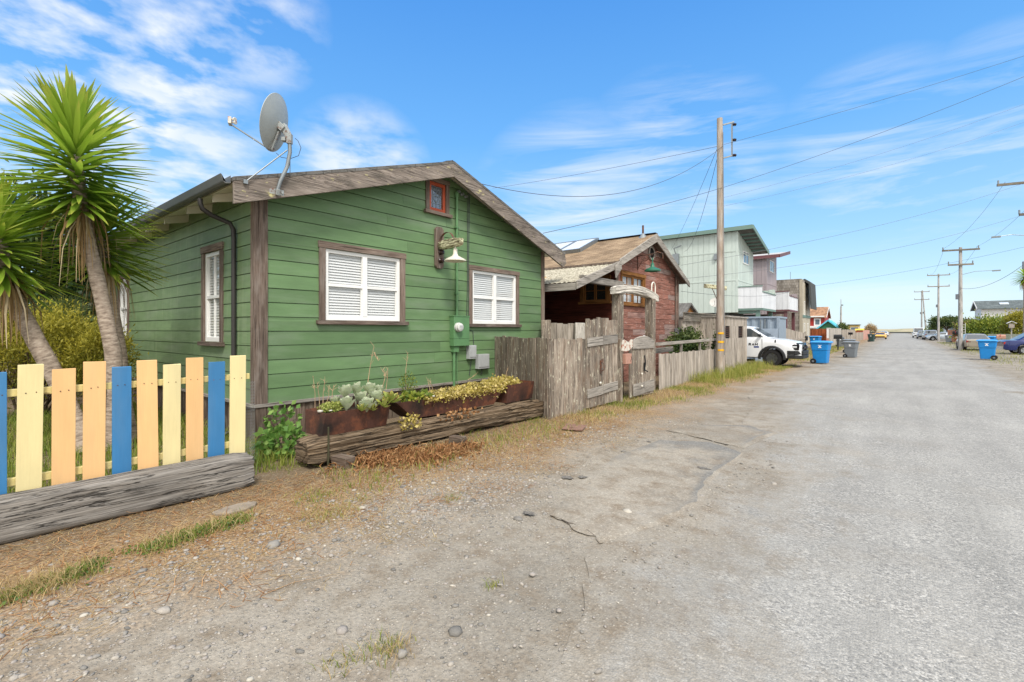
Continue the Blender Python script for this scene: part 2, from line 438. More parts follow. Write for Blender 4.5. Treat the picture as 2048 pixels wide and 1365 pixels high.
leafm('clover_leaf', (.05, .11, .02), (.09, .18, .03), (.17, .25, .05), .25, .5)
leafm('ivy_leaf', (.02, .045, .012), (.045, .08, .02), (.11, .14, .04), .2, .5)
leafm('dune_grass', (.24, .21, .11), (.36, .31, .17), (.47, .40, .25), .2, .8)
t = NT('yucca_bark'); n = t.noise(t.uv(26, 5), 1.0, 5, .6); n2 = t.noise(t.uv(3, 3), 1.0, 3)
c = t.ramp(n, [(.3, '#6f6256'), (.5, '#9b8c7d'), (.7, '#b7a999')]); c = t.bright(c, t.mr(n2, .3, .7, .8, 1.15))
t.fin(c, .95, 0, t.bump(n, .9, .02), .1)
t = NT('bark'); n = t.noise(t.uv(6, 30), 1.0, 5); t.fin(t.ramp(n, [(.3, '#3a3028'), (.7, '#6a5a4c')]), .95, 0, t.bump(n, .8, .02), .1)
t = NT('blind_slat'); t.fin('#d6d6d4', .5)
glass('window_glass', (.98, .99, .99), .0)
glass('dark_glass', (.55, .6, .62), .06, .55)
glass('car_glass', (.5, .55, .56), .10, .75, (.05, .06, .065))
glass('lead_glass', (.6, .66, .7), .10, .6, (.20, .23, .27))
t = NT('pebble'); c = t.ramp(t.tint(), [(0, '#64625e'), (.35, '#8b8780'), (.6, '#98918a'), (.88, '#a59e92'), (1, '#bcb6a9')])
t.fin(t.bright(c, t.mr(t.noise(t.pos(), 90, 3), .3, .7, .85, 1.12)), .85, 0, None, .25)
SKY_SAT, SKY_VAL, SKY_STR, SUN_E, EXPO = 1.25, 1.40, .12, 2.4, .55
SKY_CLOUD = (5.7, 5.9, 6.15, 1)
SKY_FILL_BANK = (8.6, 8.5, 8.3, 1)
# ---------------------------------------------------------------- vectorised scatter
RNG = np.random.default_rng(5)
def scatter(name, verts, pat, tint, mat, uvpat=None, smooth=False, parent=None):
    """N copies of one face pattern; verts is N x k x 3"""
    N, k, _ = verts.shape; me = bpy.data.meshes.new(name)
    me.vertices.add(N * k); me.vertices.foreach_set('co', verts.astype(np.float32).ravel())
    flat = np.concatenate([np.array(p) for p in pat]); cnt = np.array([len(p) for p in pat]); L = len(flat)
    me.loops.add(N * L); me.loops.foreach_set('vertex_index', (flat[None, :] + (np.arange(N) * k)[:, None]).astype(np.int32).ravel())
    me.polygons.add(N * len(pat))
    st = np.concatenate([[0], np.cumsum(cnt)[:-1]])
    me.polygons.foreach_set('loop_start', (st[None, :] + (np.arange(N) * L)[:, None]).astype(np.int32).ravel())
    if smooth: me.polygons.foreach_set('use_smooth', np.ones(N * len(pat), dtype=bool))
    me.update(calc_edges=True)
    uv = me.uv_layers.new(name='uv')
    if uvpat is not None: uv.data.foreach_set('uv', np.tile(np.array(uvpat, dtype=np.float32).ravel(), N))
    a = me.attributes.new('tint', 'FLOAT', 'FACE'); a.data.foreach_set('value', np.repeat(tint, len(pat)).astype(np.float32))
    me.materials.append(MAT[mat]); me.validate()
    o = bpy.data.objects.new(name, me); COL.objects.link(o)
    if parent: attach(o, parent)
    return o
def blades(name, P, h, w, lean, mat, tint=None, parent=None, droop=.35):
    """grass blades at P (N x 3) with heights h"""
    N = len(P); ang = RNG.uniform(0, 2 * np.pi, N); la = RNG.uniform(0, 2 * np.pi, N)
    s = np.stack([np.cos(ang), np.sin(ang), np.zeros(N)], 1) * (w * RNG.uniform(.6, 1.3, N))[:, None]
    l = np.stack([np.cos(la), np.sin(la), np.zeros(N)], 1) * (h * lean * RNG.uniform(.2, 1.0, N))[:, None]
    up = np.zeros((N, 3)); up[:, 2] = h
    v = np.stack([P - s, P + s, P + l * .35 + up * .55 - s * .75, P + l * .35 + up * .55 + s * .75, P + l * (1 + droop) + up * (1 - .25 * droop)], 1)
    return scatter(name, v, [(0, 1, 3, 2), (2, 3, 4)], RNG.uniform(0, 1, N) if tint is None else tint, mat,
                   [(0, 0), (0, 1), (.55, 1), (.55, 0), (.55, 0), (.55, 1), (1, .5)], parent=parent)
def leaves(name, P, D_, L, W, mat, tint=None, parent=None, curl=.25):
    """leaf cards with a bent midrib: base P, direction D_ (N x 3)"""
    N = len(P); D_ = D_ / np.linalg.norm(D_, axis=1, keepdims=True)
    r = RNG.normal(size=(N, 3)); s = np.cross(D_, r); s /= np.linalg.norm(s, axis=1, keepdims=True) + 1e-9
    n = np.cross(s, D_); L = (L * RNG.uniform(.65, 1.3, N))[:, None]; W = (W * RNG.uniform(.7, 1.25, N))[:, None]
    v = np.stack([P, P + D_ * L * .5 - s * W + n * L * curl * .3, P + D_ * L * .5 + n * L * curl * .12, P + D_ * L * .5 + s * W + n * L * curl * .3, P + D_ * L - n * L * curl * .5], 1)
    return scatter(name, v, [(0, 2, 1), (0, 3, 2), (1, 2, 4), (2, 3, 4)], RNG.uniform(0, 1, N) if tint is None else tint, mat,
                   [(0, .5), (.5, .5), (.5, 0), (0, .5), (.5, 1), (.5, .5), (.5, 0), (.5, .5), (1, .5), (.5, .5), (.5, 1), (1, .5)], parent=parent)
# ---------------------------------------------------------------- ground and road
def dirt(t):
    """colour and height of the bare ground, from world position"""
    p = t.pos(); x = t.n('SeparateXYZ', {0: p}).outputs[0]
    n1 = t.noise(p, .55, 5, .6); n2 = t.noise(p, 4.0, 6, .65); n3 = t.noise(p, 38, 4, .6)
    c = t.mix(t.mr(n1, .38, .62), (.245, .222, .184), (.335, .300, .246))
    c = t.mix(t.mr(n2, .48, .68, 0, .8), c, (.200, .158, .112)); c = t.mix(t.mr(t.noise(p, 1.3, 6, .65), .52, .66, 0, .55), c, (.195, .160, .118))
    c = t.mix(t.mr(n2, .28, .42, .5, 0), c, (.315, .300, .270))
    xs = t.math('ADD', x, t.mr(n2, .2, .8, -.9, .9)); xs = t.math('ADD', xs, t.mr(n1, .3, .7, -.6, .6))
    straw = t.mr(xs, -3.15, -4.5); sc = t.mix(t.mr(n3, .35, .62), (.165, .105, .060), (.38, .245, .120))
    c = t.mix(t.math('MULTIPLY', straw, .8), c, sc)
    soil = t.mr(t.math('ADD', x, t.mr(n2, .2, .8, -.6, .6)), -4.9, -5.6); c = t.mix(t.math('MULTIPLY', soil, .75), c, (.13, .10, .065))
    v = t.n('TexVoronoi', {'Vector': p, 'Scale': 48.0}, feature='F1'); vd = v.outputs['Distance']
    vc = t.n('SeparateColor', {0: v.outputs['Color']}).outputs[0]
    peb = t.math('MULTIPLY', t.mr(vc, .55, .6), t.mr(vd, .42, .30))
    c = t.mix(t.math('MULTIPLY', peb, .55), c, t.ramp(vc, [(.55, '#7a766f'), (.75, '#a49d91'), (1.0, '#c0b8aa')]))
    c = t.bright(c, t.mr(n3, .3, .7, .80, 1.18)); c = t.bright(c, t.mr(t.noise(p, 130, 3, .7), .3, .7, .80, 1.16))
    h = t.math('ADD', t.math('MULTIPLY', n3, .7), t.math('MULTIPLY', peb, .45)); h = t.math('ADD', h, t.math('MULTIPLY', n2, 1.2))
    return c, h
t = NT('ground_dirt'); c, h = dirt(t); t.fin(c, .95, 0, t.bump(h, .7, .02), .12)
def chip(t, dark=1.0):
    p = t.pos(); v = t.n('TexVoronoi', {'Vector': p, 'Scale': 75.0}, feature='F1'); rc = t.n('SeparateColor', {0: v.outputs['Color']}).outputs[0]
    n1 = t.noise(p, .45, 4); n2 = t.noise(t.pos((2.2, .25, 1)), 1.0, 4)
    a = t.mix(t.mr(n1, .35, .65), (.262, .256, .238), (.345, .336, .308)); a = t.bright(a, t.mr(n2, .3, .7, .80, 1.14))
    st = t.ramp(rc, [(0, (.09, .092, .095)), (.22, (.20, .198, .19)), (.5, (.32, .312, .288)), (.8, (.44, .42, .38)), (1, (.64, .62, .57))])
    w = t.mr(t.noise(p, 2.4, 5, .65), .32, .68, .15, .62)
    k = t.mix(w, a, st); k = t.bright(k, t.mr(t.noise(p, 150, 2), .3, .7, .82, 1.15)); k = t.bright(k, dark)
    return k, t.math('ADD', t.math('MULTIPLY', t.math('SUBTRACT', 1.0, v.outputs['Distance']), .8), t.noise(p, 30, 3))
t = NT('road_chip_seal'); dc, dh = dirt(t); ac, ah = chip(t)
u = t.n('SeparateXYZ', {0: t.n('UVMap', uv_map='uv').outputs[0]}); p = t.pos()
wob = t.math('ADD', t.mr(t.noise(p, 1.1, 6, .7), .25, .75, -.9, .9), t.mr(t.noise(p, 9, 4, .7), .25, .75, -.35, .35))
e = t.mr(t.math('ADD', u.outputs[0], wob), .25, 1.35); e2 = t.mr(t.math('ADD', u.outputs[1], wob), .1, .8)
e = t.math('MULTIPLY', e, e2)
dust = t.mr(t.noise(p, .8, 5, .6), .52, .68, 0, .55)
dust = t.math('MULTIPLY', dust, t.mr(u.outputs[0], 3.4, 1.2)); ee = t.math('MULTIPLY', e, t.math('SUBTRACT', 1.0, dust))
k = t.mix(ee, dc, ac)
cr = t.n('TexVoronoi', {'Vector': t.n('Vector' + 'Math', {0: t.pos((.35, .22, 1)), 1: t.n('Vector' + 'Math', {0: t.n('TexNoise', {'Vector': p, 'Scale': 1.5, 'Detail': 5}).outputs[1], 1: (.35, .35, 0)}, operation='MULTIPLY').outputs[0]}, operation='ADD').outputs[0], 'Scale': 1.0}, feature='DISTANCE_TO_EDGE').outputs[0]
crk = t.math('MULTIPLY', t.mr(cr, .005, .0015), t.math('MULTIPLY', ee, t.mr(t.noise(p, .5, 3), .5, .6)))
k = t.mix(t.math('MULTIPLY', crk, .0), k, (.10, .10, .09))
hh = t.math('ADD', t.math('MULTIPLY', ah, .6), t.math('MULTIPLY', dh, .4))
t.fin(k, .92, 0, t.bump(hh, .55, .014), .15)
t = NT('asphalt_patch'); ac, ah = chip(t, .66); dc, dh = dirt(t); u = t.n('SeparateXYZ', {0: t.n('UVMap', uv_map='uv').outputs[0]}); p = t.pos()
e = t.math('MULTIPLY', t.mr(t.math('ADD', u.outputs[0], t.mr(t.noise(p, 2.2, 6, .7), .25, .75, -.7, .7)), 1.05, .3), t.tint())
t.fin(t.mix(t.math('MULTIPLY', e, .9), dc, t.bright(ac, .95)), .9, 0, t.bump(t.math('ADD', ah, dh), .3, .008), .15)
t = NT('sand_dune'); p = t.pos(); t.fin(t.mix(t.mr(t.noise(p, .25, 5), .4, .6), (.42, .36, .25), (.26, .25, .13)), .95)
def axis(lo, a, b, hi, st, n=26):
    m = list(np.arange(a, b + 1e-6, st)); s = []
    k = np.geomspace(1, 1 + (a - lo), n)[1:] - 1; left = sorted([a - q for q in k])
    k = np.geomspace(1, 1 + (hi - b), n)[1:] - 1; return left + m + [b + q for q in k]
xs = axis(-900, -11, 5, 900, .11); ys = axis(-60, -.5, 22, 1500, .11)
mb = MB(); nx = len(xs)
def gz(x, y):
    if not (-14 < x < 8 and -3 < y < 40): return -.012 if x > -3 and x < 3.6 else 0.0
    a = fbm(x * .5, y * .5, 0, 3) * .022 + fbm(x * 2.3, y * 2.3, 3, 3) * .010
    if x > -1.2: a = min(a, -.004) - .012
    elif x > -2.6: a = a * .5 - .006
    return a
for y in ys:
    for x in xs: mb.v.append((x, y, gz(x, y)))
for j in range(len(ys) - 1):
    for i in range(nx - 1):
        mb.f.append([j * nx + i, j * nx + i + 1, (j + 1) * nx + i + 1, (j + 1) * nx + i]); mb.uv.extend([(0, 0)] * 4); mb.t.append(.5)
struct(mb.build('ground', 'ground_dirt', smooth=180), 'bare gravel and straw ground beside the road', 'ground')
def lerp_tab(tab, y):
    for (y0, a), (y1, b) in zip(tab, tab[1:]):
        if y <= y1: return a + (b - a) * max(0, min(1, (y - y0) / (y1 - y0)))
    return tab[-1][1]
EDGE = [(-6, -1.3), (0, -1.35), (2, -1.5), (4, -1.9), (7.5, -1.9), (11, -2.6), (16, -3.5), (20, -3.6), (30, -2.9), (60, -2.9), (320, -3.4)]
mb = MB(); rows = list(np.arange(-6, 42, .12)) + list(np.arange(42, 317, 2.5))
pts = []
for y in rows:
    a = lerp_tab(EDGE, y) + fbm(y * .7, 2, 0, 4) * .28 + fbm(y * 4, 9, 0, 3) * .06
    b = 3.4 + fbm(y * .4, 7, 0, 3) * .3; pts.append((a, b, y))
for k, (a, b, y) in enumerate(pts): mb.v += [(a, y, .004), ((a + b) / 2, y, .012), (b, y, .004)]
for k in range(len(pts) - 1):
    for i in (0, 1):
        mb.f.append([k * 3 + i, k * 3 + i + 1, k * 3 + i + 4, k * 3 + i + 3])
        def uvq(r, i): a, b, y = pts[r]; x = (a, (a + b) / 2, b)[i]; return (x - a, b - x)
        mb.uv.extend([uvq(k, i), uvq(k, i + 1), uvq(k + 1, i + 1), uvq(k + 1, i)]); mb.t.append(.5)
struct(mb.build('road', 'road_chip_seal', smooth=180), 'worn grey chip seal road running to the dunes', 'road')
def patch(pxs, zt, name):
    """thin sheet of old asphalt with a ragged rim, outline given as ground points"""
    pts = [gp(a, b) for a, b in pxs]; c = sum(pts, V()) / len(pts); n = len(pts); out = []
    for i in range(n):
        p0, p1 = pts[i], pts[(i + 1) % n]
        for k in range(10):
            q = p0.lerp(p1, k / 10); q = q + (q - c).normalized() * (fbm(q.x * 3, q.y * 3, 1, 3) * .07); out.append(q)
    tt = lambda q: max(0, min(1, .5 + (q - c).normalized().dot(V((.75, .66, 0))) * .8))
    m = len(out); b = MB(); rin = [c + (q - c) * .72 for q in out]; mid = [q - (q - c).normalized() * .10 for q in out]
    b.v = [(q.x, q.y, zt - .014) for q in out] + [(q.x, q.y, zt) for q in mid] + [(q.x, q.y, zt) for q in rin] + [(c.x, c.y, zt)]
    for i in range(m):
        j = (i + 1) % m
        for a, (ua, ub) in ((0, (0, .1)), (m, (.1, .9))):
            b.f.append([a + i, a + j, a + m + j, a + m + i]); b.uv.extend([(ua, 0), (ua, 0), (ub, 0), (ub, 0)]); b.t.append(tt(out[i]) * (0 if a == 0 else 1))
        b.f.append([2 * m + i, 2 * m + j, 3 * m]); b.uv.extend([(.9, 0), (.9, 0), (1.5, 0)]); b.t.append(tt(out[i]))
    return struct(b.build(name, 'asphalt_patch', smooth=60))
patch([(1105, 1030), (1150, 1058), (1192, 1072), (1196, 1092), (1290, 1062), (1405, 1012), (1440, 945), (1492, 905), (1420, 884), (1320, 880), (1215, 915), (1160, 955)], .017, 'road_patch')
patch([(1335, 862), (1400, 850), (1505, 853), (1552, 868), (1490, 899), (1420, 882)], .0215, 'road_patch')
# dark step where the old asphalt has broken away
mb = MB(); path = [(1100, 1032), (1118, 1038), (1136, 1048), (1150, 1051), (1166, 1060), (1178, 1063), (1190, 1074)]
pp = [gp(*q) + Z * .006 for q in path]
mb.tube([q + V((U(-.02, .02), U(-.02, .02), 0)) for q in pp], [.002, .004, .008, .005, .009, .006, .002], 6, wob=.6)
struct(mb.build('road_crack', plain('crack_earth', (.13, .11, .09), .95, var=.3, sc=40)))
mb = MB()
for (a, b, s) in ((1135, 959, .065), (1166, 958, .05), (1407, 940, .06), (1058, 1031, .045), (1298, 886, .03)):
    c = gp(a, b); n = 18
    mb.poly([c + V((math.cos(q * 6.283 / n) * s * 1.5 * U(.5, 1.2), math.sin(q * 6.283 / n) * s * U(.5, 1.2), .0225)) for q in range(n)])
tag(mb.build('oil_stain', plain('stain_dark', (.15, .138, .12), .9, var=.5, sc=60)), 'small dark tar blots on the pale asphalt patch', 'stain', kind='structure')
# far end of the street: sea wall and dunes
mb = MB(); mb.box((0, 318, .33), (140, .6, .66), tint=.5); 
tag(mb.build('sea_wall', 'dark_wall', bevel=.03), 'low dark wall across the far end of the road', 'wall')
mb = MB(); nx = 240
for j in range(9):
    for i in range(nx):
        x = -300 + i * 2.5; s = j / 8; hgt = math.sin(math.pi * min(1, s * 1.05)) * (2.0 + .55 * fbm(x * .05, j * .1, 0, 3) + .25 * fbm(x * .4, j, 2, 2))
        mb.v.append((x, 324 + j * 9, max(hgt * 1.15, -.1)))
for j in range(8):
    for i in range(nx - 1): mb.f.append([j * nx + i, j * nx + i + 1, (j + 1) * nx + i + 1, (j + 1) * nx + i]); mb.uv.extend([(0, 0)] * 4); mb.t.append(.5)
struct(mb.build('dune', 'sand_dune', smooth=180))
# ---------------------------------------------------------------- loose stones, straw and grass
def inwedge(P, px0=-60, px1=2110, tmax=60):
    d = P[:, 0] * DV.x + P[:, 1] * DV.y; l = P[:, 0] * RV.x + P[:, 1] * RV.y; u = l / np.maximum(d, .01) * F + CX
    return (d > 1.2) & (u > px0) & (u < px1) & (d < tmax)
def nz(P, s, o=0): return np.array([mnoise.noise(V((a * s + o, b * s, o))) for a, b in P[:, :2]])
ico = []
g = (1 + 5 ** .5) / 2
ICO = np.array([(-1, g, 0), (1, g, 0), (-1, -g, 0), (1, -g, 0), (0, -1, g), (0, 1, g), (0, -1, -g), (0, 1, -g), (g, 0, -1), (g, 0, 1), (-g, 0, -1), (-g, 0, 1)]) / 1.9
ICF = [(0, 11, 5), (0, 5, 1), (0, 1, 7), (0, 7, 10), (0, 10, 11), (1, 5, 9), (5, 11, 4), (11, 10, 2), (10, 7, 6), (7, 1, 8), (3, 9, 4), (3, 4, 2), (3, 2, 6), (3, 6, 8), (3, 8, 9), (4, 9, 5), (2, 4, 11), (6, 2, 10), (8, 6, 7), (9, 8, 1)]
def stones(name, P, size, mat='pebble', flat=.6):
    N = len(P); s = size * np.exp(RNG.normal(0, .38, N)); sc = np.stack([s * RNG.uniform(.8, 1.5, N), s * RNG.uniform(.7, 1.1, N), s * flat * RNG.uniform(.6, 1.1, N)], 1)
    v = ICO[None] * (1 + RNG.uniform(-.22, .22, (N, 12, 1))) * sc[:, None, :]; a = RNG.uniform(0, 6.283, N); c_, s_ = np.cos(a)[:, None], np.sin(a)[:, None]
    v = np.stack([v[:, :, 0] * c_ - v[:, :, 1] * s_, v[:, :, 0] * s_ + v[:, :, 1] * c_, v[:, :, 2]], 2) + P[:, None, :]
    v[:, :, 2] += (s * flat * .25)[:, None]
    return scatter(name, v, ICF, RNG.beta(1.8, 1.8, N), mat, smooth=False)
def gzs(P): return np.array([gz(a, b) for a, b in P[:, :2]])
N = 60000
P = np.stack([RNG.uniform(-5.4, -.6, N), RNG.uniform(-.3, 9.5, N), np.zeros(N)], 1); P = P[inwedge(P)]
x, y = P[:, 0], P[:, 1]
dens = .10 + .42 * np.clip(nz(P, .9) + .12, 0, 1)
dens += .9 * np.exp(-(((x + 3.5) / .75) ** 2 + ((y - 3.6) / .95) ** 2)) + .35 * np.exp(-(((x + 4.0) / .6) ** 2 + ((y - 1.6) / 1.6) ** 2))
dens *= np.clip((x + 5.3) / .8, 0, 1) * np.where(x > -2.0, .35, 1)
big = P[RNG.uniform(0, 1, len(P)) < dens * .03].copy(); P = P[RNG.uniform(0, 1, len(P)) < dens]; P[:, 2] = gzs(P) + np.where(P[:, 0] > lerp_tab(EDGE, 3), .012, 0)
tag(stones('loose_gravel', P, .0085), 'loose grey gravel strewn over the dusty verge', 'gravel', kind='stuff')
big[:, 2] = gzs(big); tag(stones('coarse_gravel', big, .017), 'coarser grey stones among the loose gravel of the verge', 'gravel', kind='stuff')
P = np.array([list(gp(a, b)) for a, b in [(245, 1222), (232, 1198), (662, 692 + 420), (610, 1128), (597, 1120), (740, 1113), (385, 1005), (870, 1100), (1000, 1170), (910, 1264), (660, 1318), (625, 1140), (1065, 1150), (470, 1040), (1255, 1026), (805, 1370 - 60), (130, 1330), (50, 1305), (1390, 1000)]])
P[:, 2] = 0; tag(stones('bigger_pebbles', P, .024), 'scattered larger pebbles on the dusty verge', 'pebbles', kind='stuff')
def zone(n, x0, x1, y0, y1, f=None, px0=-60):
    P = np.stack([RNG.uniform(x0, x1, n), RNG.uniform(y0, y1, n), np.zeros(n)], 1); P = P[inwedge(P, px0)]
    if f is not None: P = P[RNG.uniform(0, 1, len(P)) < f(P[:, 0], P[:, 1], P)]
    P[:, 2] = gzs(P); return P
# straw litter lying flat near the beams
def litter(P, L, w, mat, name, parent=None):
    N = len(P); a = RNG.uniform(0, 6.283, N); d = np.stack([np.cos(a), np.sin(a), RNG.uniform(-.04, .22, N)], 1); L = L * np.exp(RNG.normal(0, .45, N))
    s = np.stack([-np.sin(a), np.cos(a), np.zeros(N)], 1) * w; k = RNG.normal(0, .16, (N, 1)) * L[:, None] * s / w
    up = np.array([0, 0, .004]); p = P + up
    v = np.stack([p - s, p + s, p + d * L[:, None] * .5 + k + s, p + d * L[:, None] * .5 + k - s, p + d * L[:, None] + s * .3, p + d * L[:, None] - s * .3], 1)
    return scatter(name, v, [(0, 1, 2, 3), (3, 2, 4, 5)], RNG.uniform(0, 1, N), mat, [(0, 0), (0, 1), (.5, 1), (.5, 0), (.5, 0), (.5, 1), (1, 1), (1, 0)], parent=parent)
f = lambda x, y, P: np.clip((-x - 3.2) / 1.1 + nz(P, 1.3, 4) * 1.3, 0, 1)
P = zone(17000, -5.75, -3.0, .2, 10, f); tag(litter(P, .075, .0016, 'dry_grass', 'straw_litter'), 'dry straw scattered along the verge', 'straw', kind='stuff')
f = lambda x, y, P: np.clip((-x - 3.5) / 1.0 + nz(P, 1.8, 9) * 1.6, 0, 1)
P = zone(8000, -5.7, -3.2, .2, 8.5, f); tag(litter(P, .10, .0026, 'rust_needles', 'rusty_leaf_litter'), 'rust brown dead leaf strips lying along the verge', 'leaf litter', kind='stuff')
# orange-brown dead leaf heap against the planter beam
N = 2300; q = RNG.uniform(0, 1, N); a0, a1 = gp(712, 926), gp(925, 900)
P = np.stack([a0.x + (a1.x - a0.x) * q + RNG.normal(0, .20, N) * (.25 + 1.1 * np.sin(q * 3.1)) + .12 * np.sin(q * 3.1), a0.y + (a1.y - a0.y) * q + RNG.normal(0, .22, N), np.abs(RNG.normal(0, .018, N)) * (1 + .6 * np.sin(q * 13))], 1)
tag(leaves('dead_leaf_heap', P, RNG.normal(size=(N, 3)) + [0, 0, .5], np.full(N, .085), np.full(N, .010), 'rust_needles', curl=1.2), 'heap of rust orange dead leaves under the old planter beam', 'dead leaves', kind='stuff')
# green weeds in a line along the front, px line (0,1200)-(490,1040)
A0, A1 = gp(-40, 1215), gp(495, 1038)
def line(n, A, B, sd, lo=0, hi=1):
    q = RNG.uniform(lo, hi, n); P = np.stack([A.x + (B.x - A.x) * q + RNG.normal(0, sd, n), A.y + (B.y - A.y) * q + RNG.normal(0, sd * .8, n), np.zeros(n)], 1)
    k = nz(P, 2.6, 2) + .42; P = P[RNG.uniform(0, 1, n) < np.clip(k * 1.6, 0, 1)]; P[:, 2] = gzs(P); return P
P = line(3600, A0, A1, .075)
P2 = P[::2].copy(); n = len(P2)
tag(leaves('clover_weeds', P2 + np.stack([np.zeros(n), np.zeros(n), RNG.uniform(.003, .035, n)], 1), RNG.normal(size=(n, 3)) * [1, 1, .35] + [0, 0, .35], np.full(n, .022), np.full(n, .011), 'clover_leaf'), 'low green clover weeds in a line before the grey beam', 'weeds', kind='stuff')
P = line(2600, A0, A1, .07); tag(blades('verge_grass', P, RNG.uniform(.02, .085, len(P)), .0022, .7, 'grass_blade'), 'short green grass in a line before the grey beam', 'grass', kind='stuff')
P = np.concatenate([line(1500, A0, A1, .10), line(700, gp(-20, 1190), gp(110, 1180), .10)])
tag(blades('dead_verge_grass', P, RNG.uniform(.03, .14, len(P)), .0018, 1.1, 'dry_grass'), 'straw coloured dead grass among the clover weeds', 'dry grass', kind='stuff')
# small single tufts in the dust and between the beams
tuf = []
for a, b, r, n in ((640, 990, .13, 260), (660, 1032, .14, 180), (765, 1298, .07, 120), (682, 1330, .05, 50), (985, 1172, .03, 40), (720, 1000, .1, 90), (620, 1010, .1, 80), (905, 1000, .08, 60), (575, 935, .12, 200)):
    c = gp(a, b); P = np.stack([RNG.normal(c.x, r, n), RNG.normal(c.y, r, n), np.zeros(n)], 1); tuf.append(P)
P = np.concatenate(tuf); P[:, 2] = gzs(P); tag(blades('grass_tufts', P, RNG.uniform(.02, .075, len(P)), .0022, 1.0, 'grass_blade'), 'small yellow green grass tufts in the dusty verge', 'grass', kind='stuff')
P = np.concatenate([tuf[1], tuf[2] + .03, tuf[3], tuf[1] - [.05, .05, 0]]); P[:, 2] = gzs(P)
tag(blades('dead_tufts', P, RNG.uniform(.02, .08, len(P)), .0018, 1.6, 'dry_grass'), 'bleached dead grass round the small tufts', 'dry grass', kind='stuff')
# verge grass along the plank fences
f = lambda x, y, P: np.clip(1.25 - np.abs(x + 5.0 + .18 * nz(P, .8, 1)) * (1.7 - .03 * y) + nz(P, 1.1, 3) * .6, 0, 1) * np.where(y > 8, 1, .35)
P = zone(42000, -5.75, -3.9, 3.0, 26, f); n = len(P); tg = np.clip(.5 + nz(P, .9, 6) * 1.2 + RNG.normal(0, .2, n), 0, 1)
gm = tg < .55
tag(blades('fence_verge_grass', P[gm], RNG.uniform(.03, .15, gm.sum()), .004, .8, 'grass_blade'), 'green grass verge along the foot of the plank fences', 'grass', kind='stuff')
tag(blades('fence_verge_straw', P[~gm], RNG.uniform(.02, .12, (~gm).sum()), .0035, 1.2, 'dry_grass'), 'straw coloured grass along the foot of the plank fences', 'dry grass', kind='stuff')
# taller weeds round the utility pole and grey enclosure
f = lambda x, y, P: np.clip(1 - np.abs(x + 5.1) * 1.3 + nz(P, 1.2, 8) * .5, 0, 1)
P = zone(6000, -6.0, -4.2, 16, 25, f); tag(blades('pole_weeds', P, RNG.uniform(.12, .5, len(P)), .006, .5, 'grass_blade', RNG.uniform(.35, 1, len(P))), 'tall yellow green weeds round the foot of the utility pole', 'weeds', kind='stuff')
# grass in the yard behind the pickets, and far verges
P = zone(30000, -14, -6.15, -3.5, 3.2, None, -1400); tag(blades('yard_grass', P, RNG.uniform(.06, .26, len(P)), .005, .6, 'grass_blade', RNG.uniform(0, .75, len(P))), 'green yard grass behind the painted picket fence', 'grass', kind='stuff')
f = lambda x, y, P: np.clip(.6 + nz(P, .35, 5) * 1.5, 0, 1)
P = zone(9000, -6.5, -3.9, 26, 75, f); P = P[inwedge(P, tmax=120)]
P3 = np.stack([RNG.uniform(3.9, 9, 9000), RNG.uniform(30, 90, 9000), np.zeros(9000)], 1); P3 = P3[RNG.uniform(0, 1, 9000) < f(0, 0, P3)]
P = np.concatenate([P, P3]); P[:, 2] = 0
tag(blades('far_verge_grass', P, RNG.uniform(.05, .22, len(P)), .008, .8, 'grass_blade', RNG.uniform(.3, 1, len(P))), 'patchy grass verges along the far part of the road', 'grass', kind='stuff')
# ---------------------------------------------------------------- sky, sun, camera
w = bpy.data.worlds.new('World'); SC.world = w; w.use_nodes = True; nt = w.node_tree; nt.nodes.clear()
class WT(NT):
    def __init__(s): s.t = nt
t = WT()
SUN_EL, SUN_AZ = 52.0, 128.0      # azimuth from +Y towards +X
sky = t.n('TexSky', sky_type='NISHITA', sun_disc=False, sun_elevation=R(SUN_EL), sun_rotation=R(SUN_AZ), air_density=1.0, dust_density=.6, ozone_density=2.0)
tc = t.n('TexCoord'); dirv = tc.outputs['Generated']
xyz = t.n('SeparateXYZ', {0: dirv}); zc = xyz.outputs[2]
k = t.n('HueSaturation', {'Color': sky.outputs[0], 'Saturation': SKY_SAT, 'Value': SKY_VAL, 'Hue': .5}).outputs[0]
air = t.n('ValToRGB', {'Fac': zc}); cr = air.color_ramp
while len(cr.elements) < 5: cr.elements.new(.5)
for e_, (p_, c_) in zip(cr.elements, ((0, (.66, .82, .92)), (.08, (.52, .75, .93)), (.18, (.34, .63, .94)), (.36, (.16, .46, .92)), (.62, (.07, .30, .82)))): e_.position = p_; e_.color = c_ + (1,)
k = t.mix(.80, k, t.bright(air.outputs[0], 6.3))
q = t.math('ADD', t.math('MAXIMUM', zc, 0.0), .10)
pv = t.n('CombineXYZ', {0: t.math('DIVIDE', xyz.outputs[0], q), 1: t.math('DIVIDE', xyz.outputs[1], q), 2: 0.0}).outputs[0]
def cmask(px, py, outer, inner):
    d = ray(px, py).normalized(); dt = t.n('Vector' + 'Math', {0: dirv, 1: tuple(d)}, operation='DOT_PRODUCT').outputs['Value']
    return t.mr(dt, math.cos(R(outer)), math.cos(R(inner)))
nA = t.noise(t.n('Mapping', {'Vector': pv, 'Rotation': (0, 0, .5), 'Scale': (1, .85, 1)}).outputs[0], 5.2, 6, .55, .1); nB = t.noise(t.n('Mapping', {'Vector': dirv, 'Rotation': (.06, .05, 0), 'Scale': (1.7, 1.7, 13)}).outputs[0], 1.7, 7, .6, .5)
m1 = t.math('MAXIMUM', cmask(60, 90, 16, 4), t.math('MAXIMUM', t.math('MULTIPLY', cmask(330, 120, 8, 2), .95), t.math('MULTIPLY', cmask(480, 20, 8, 2), .75)))
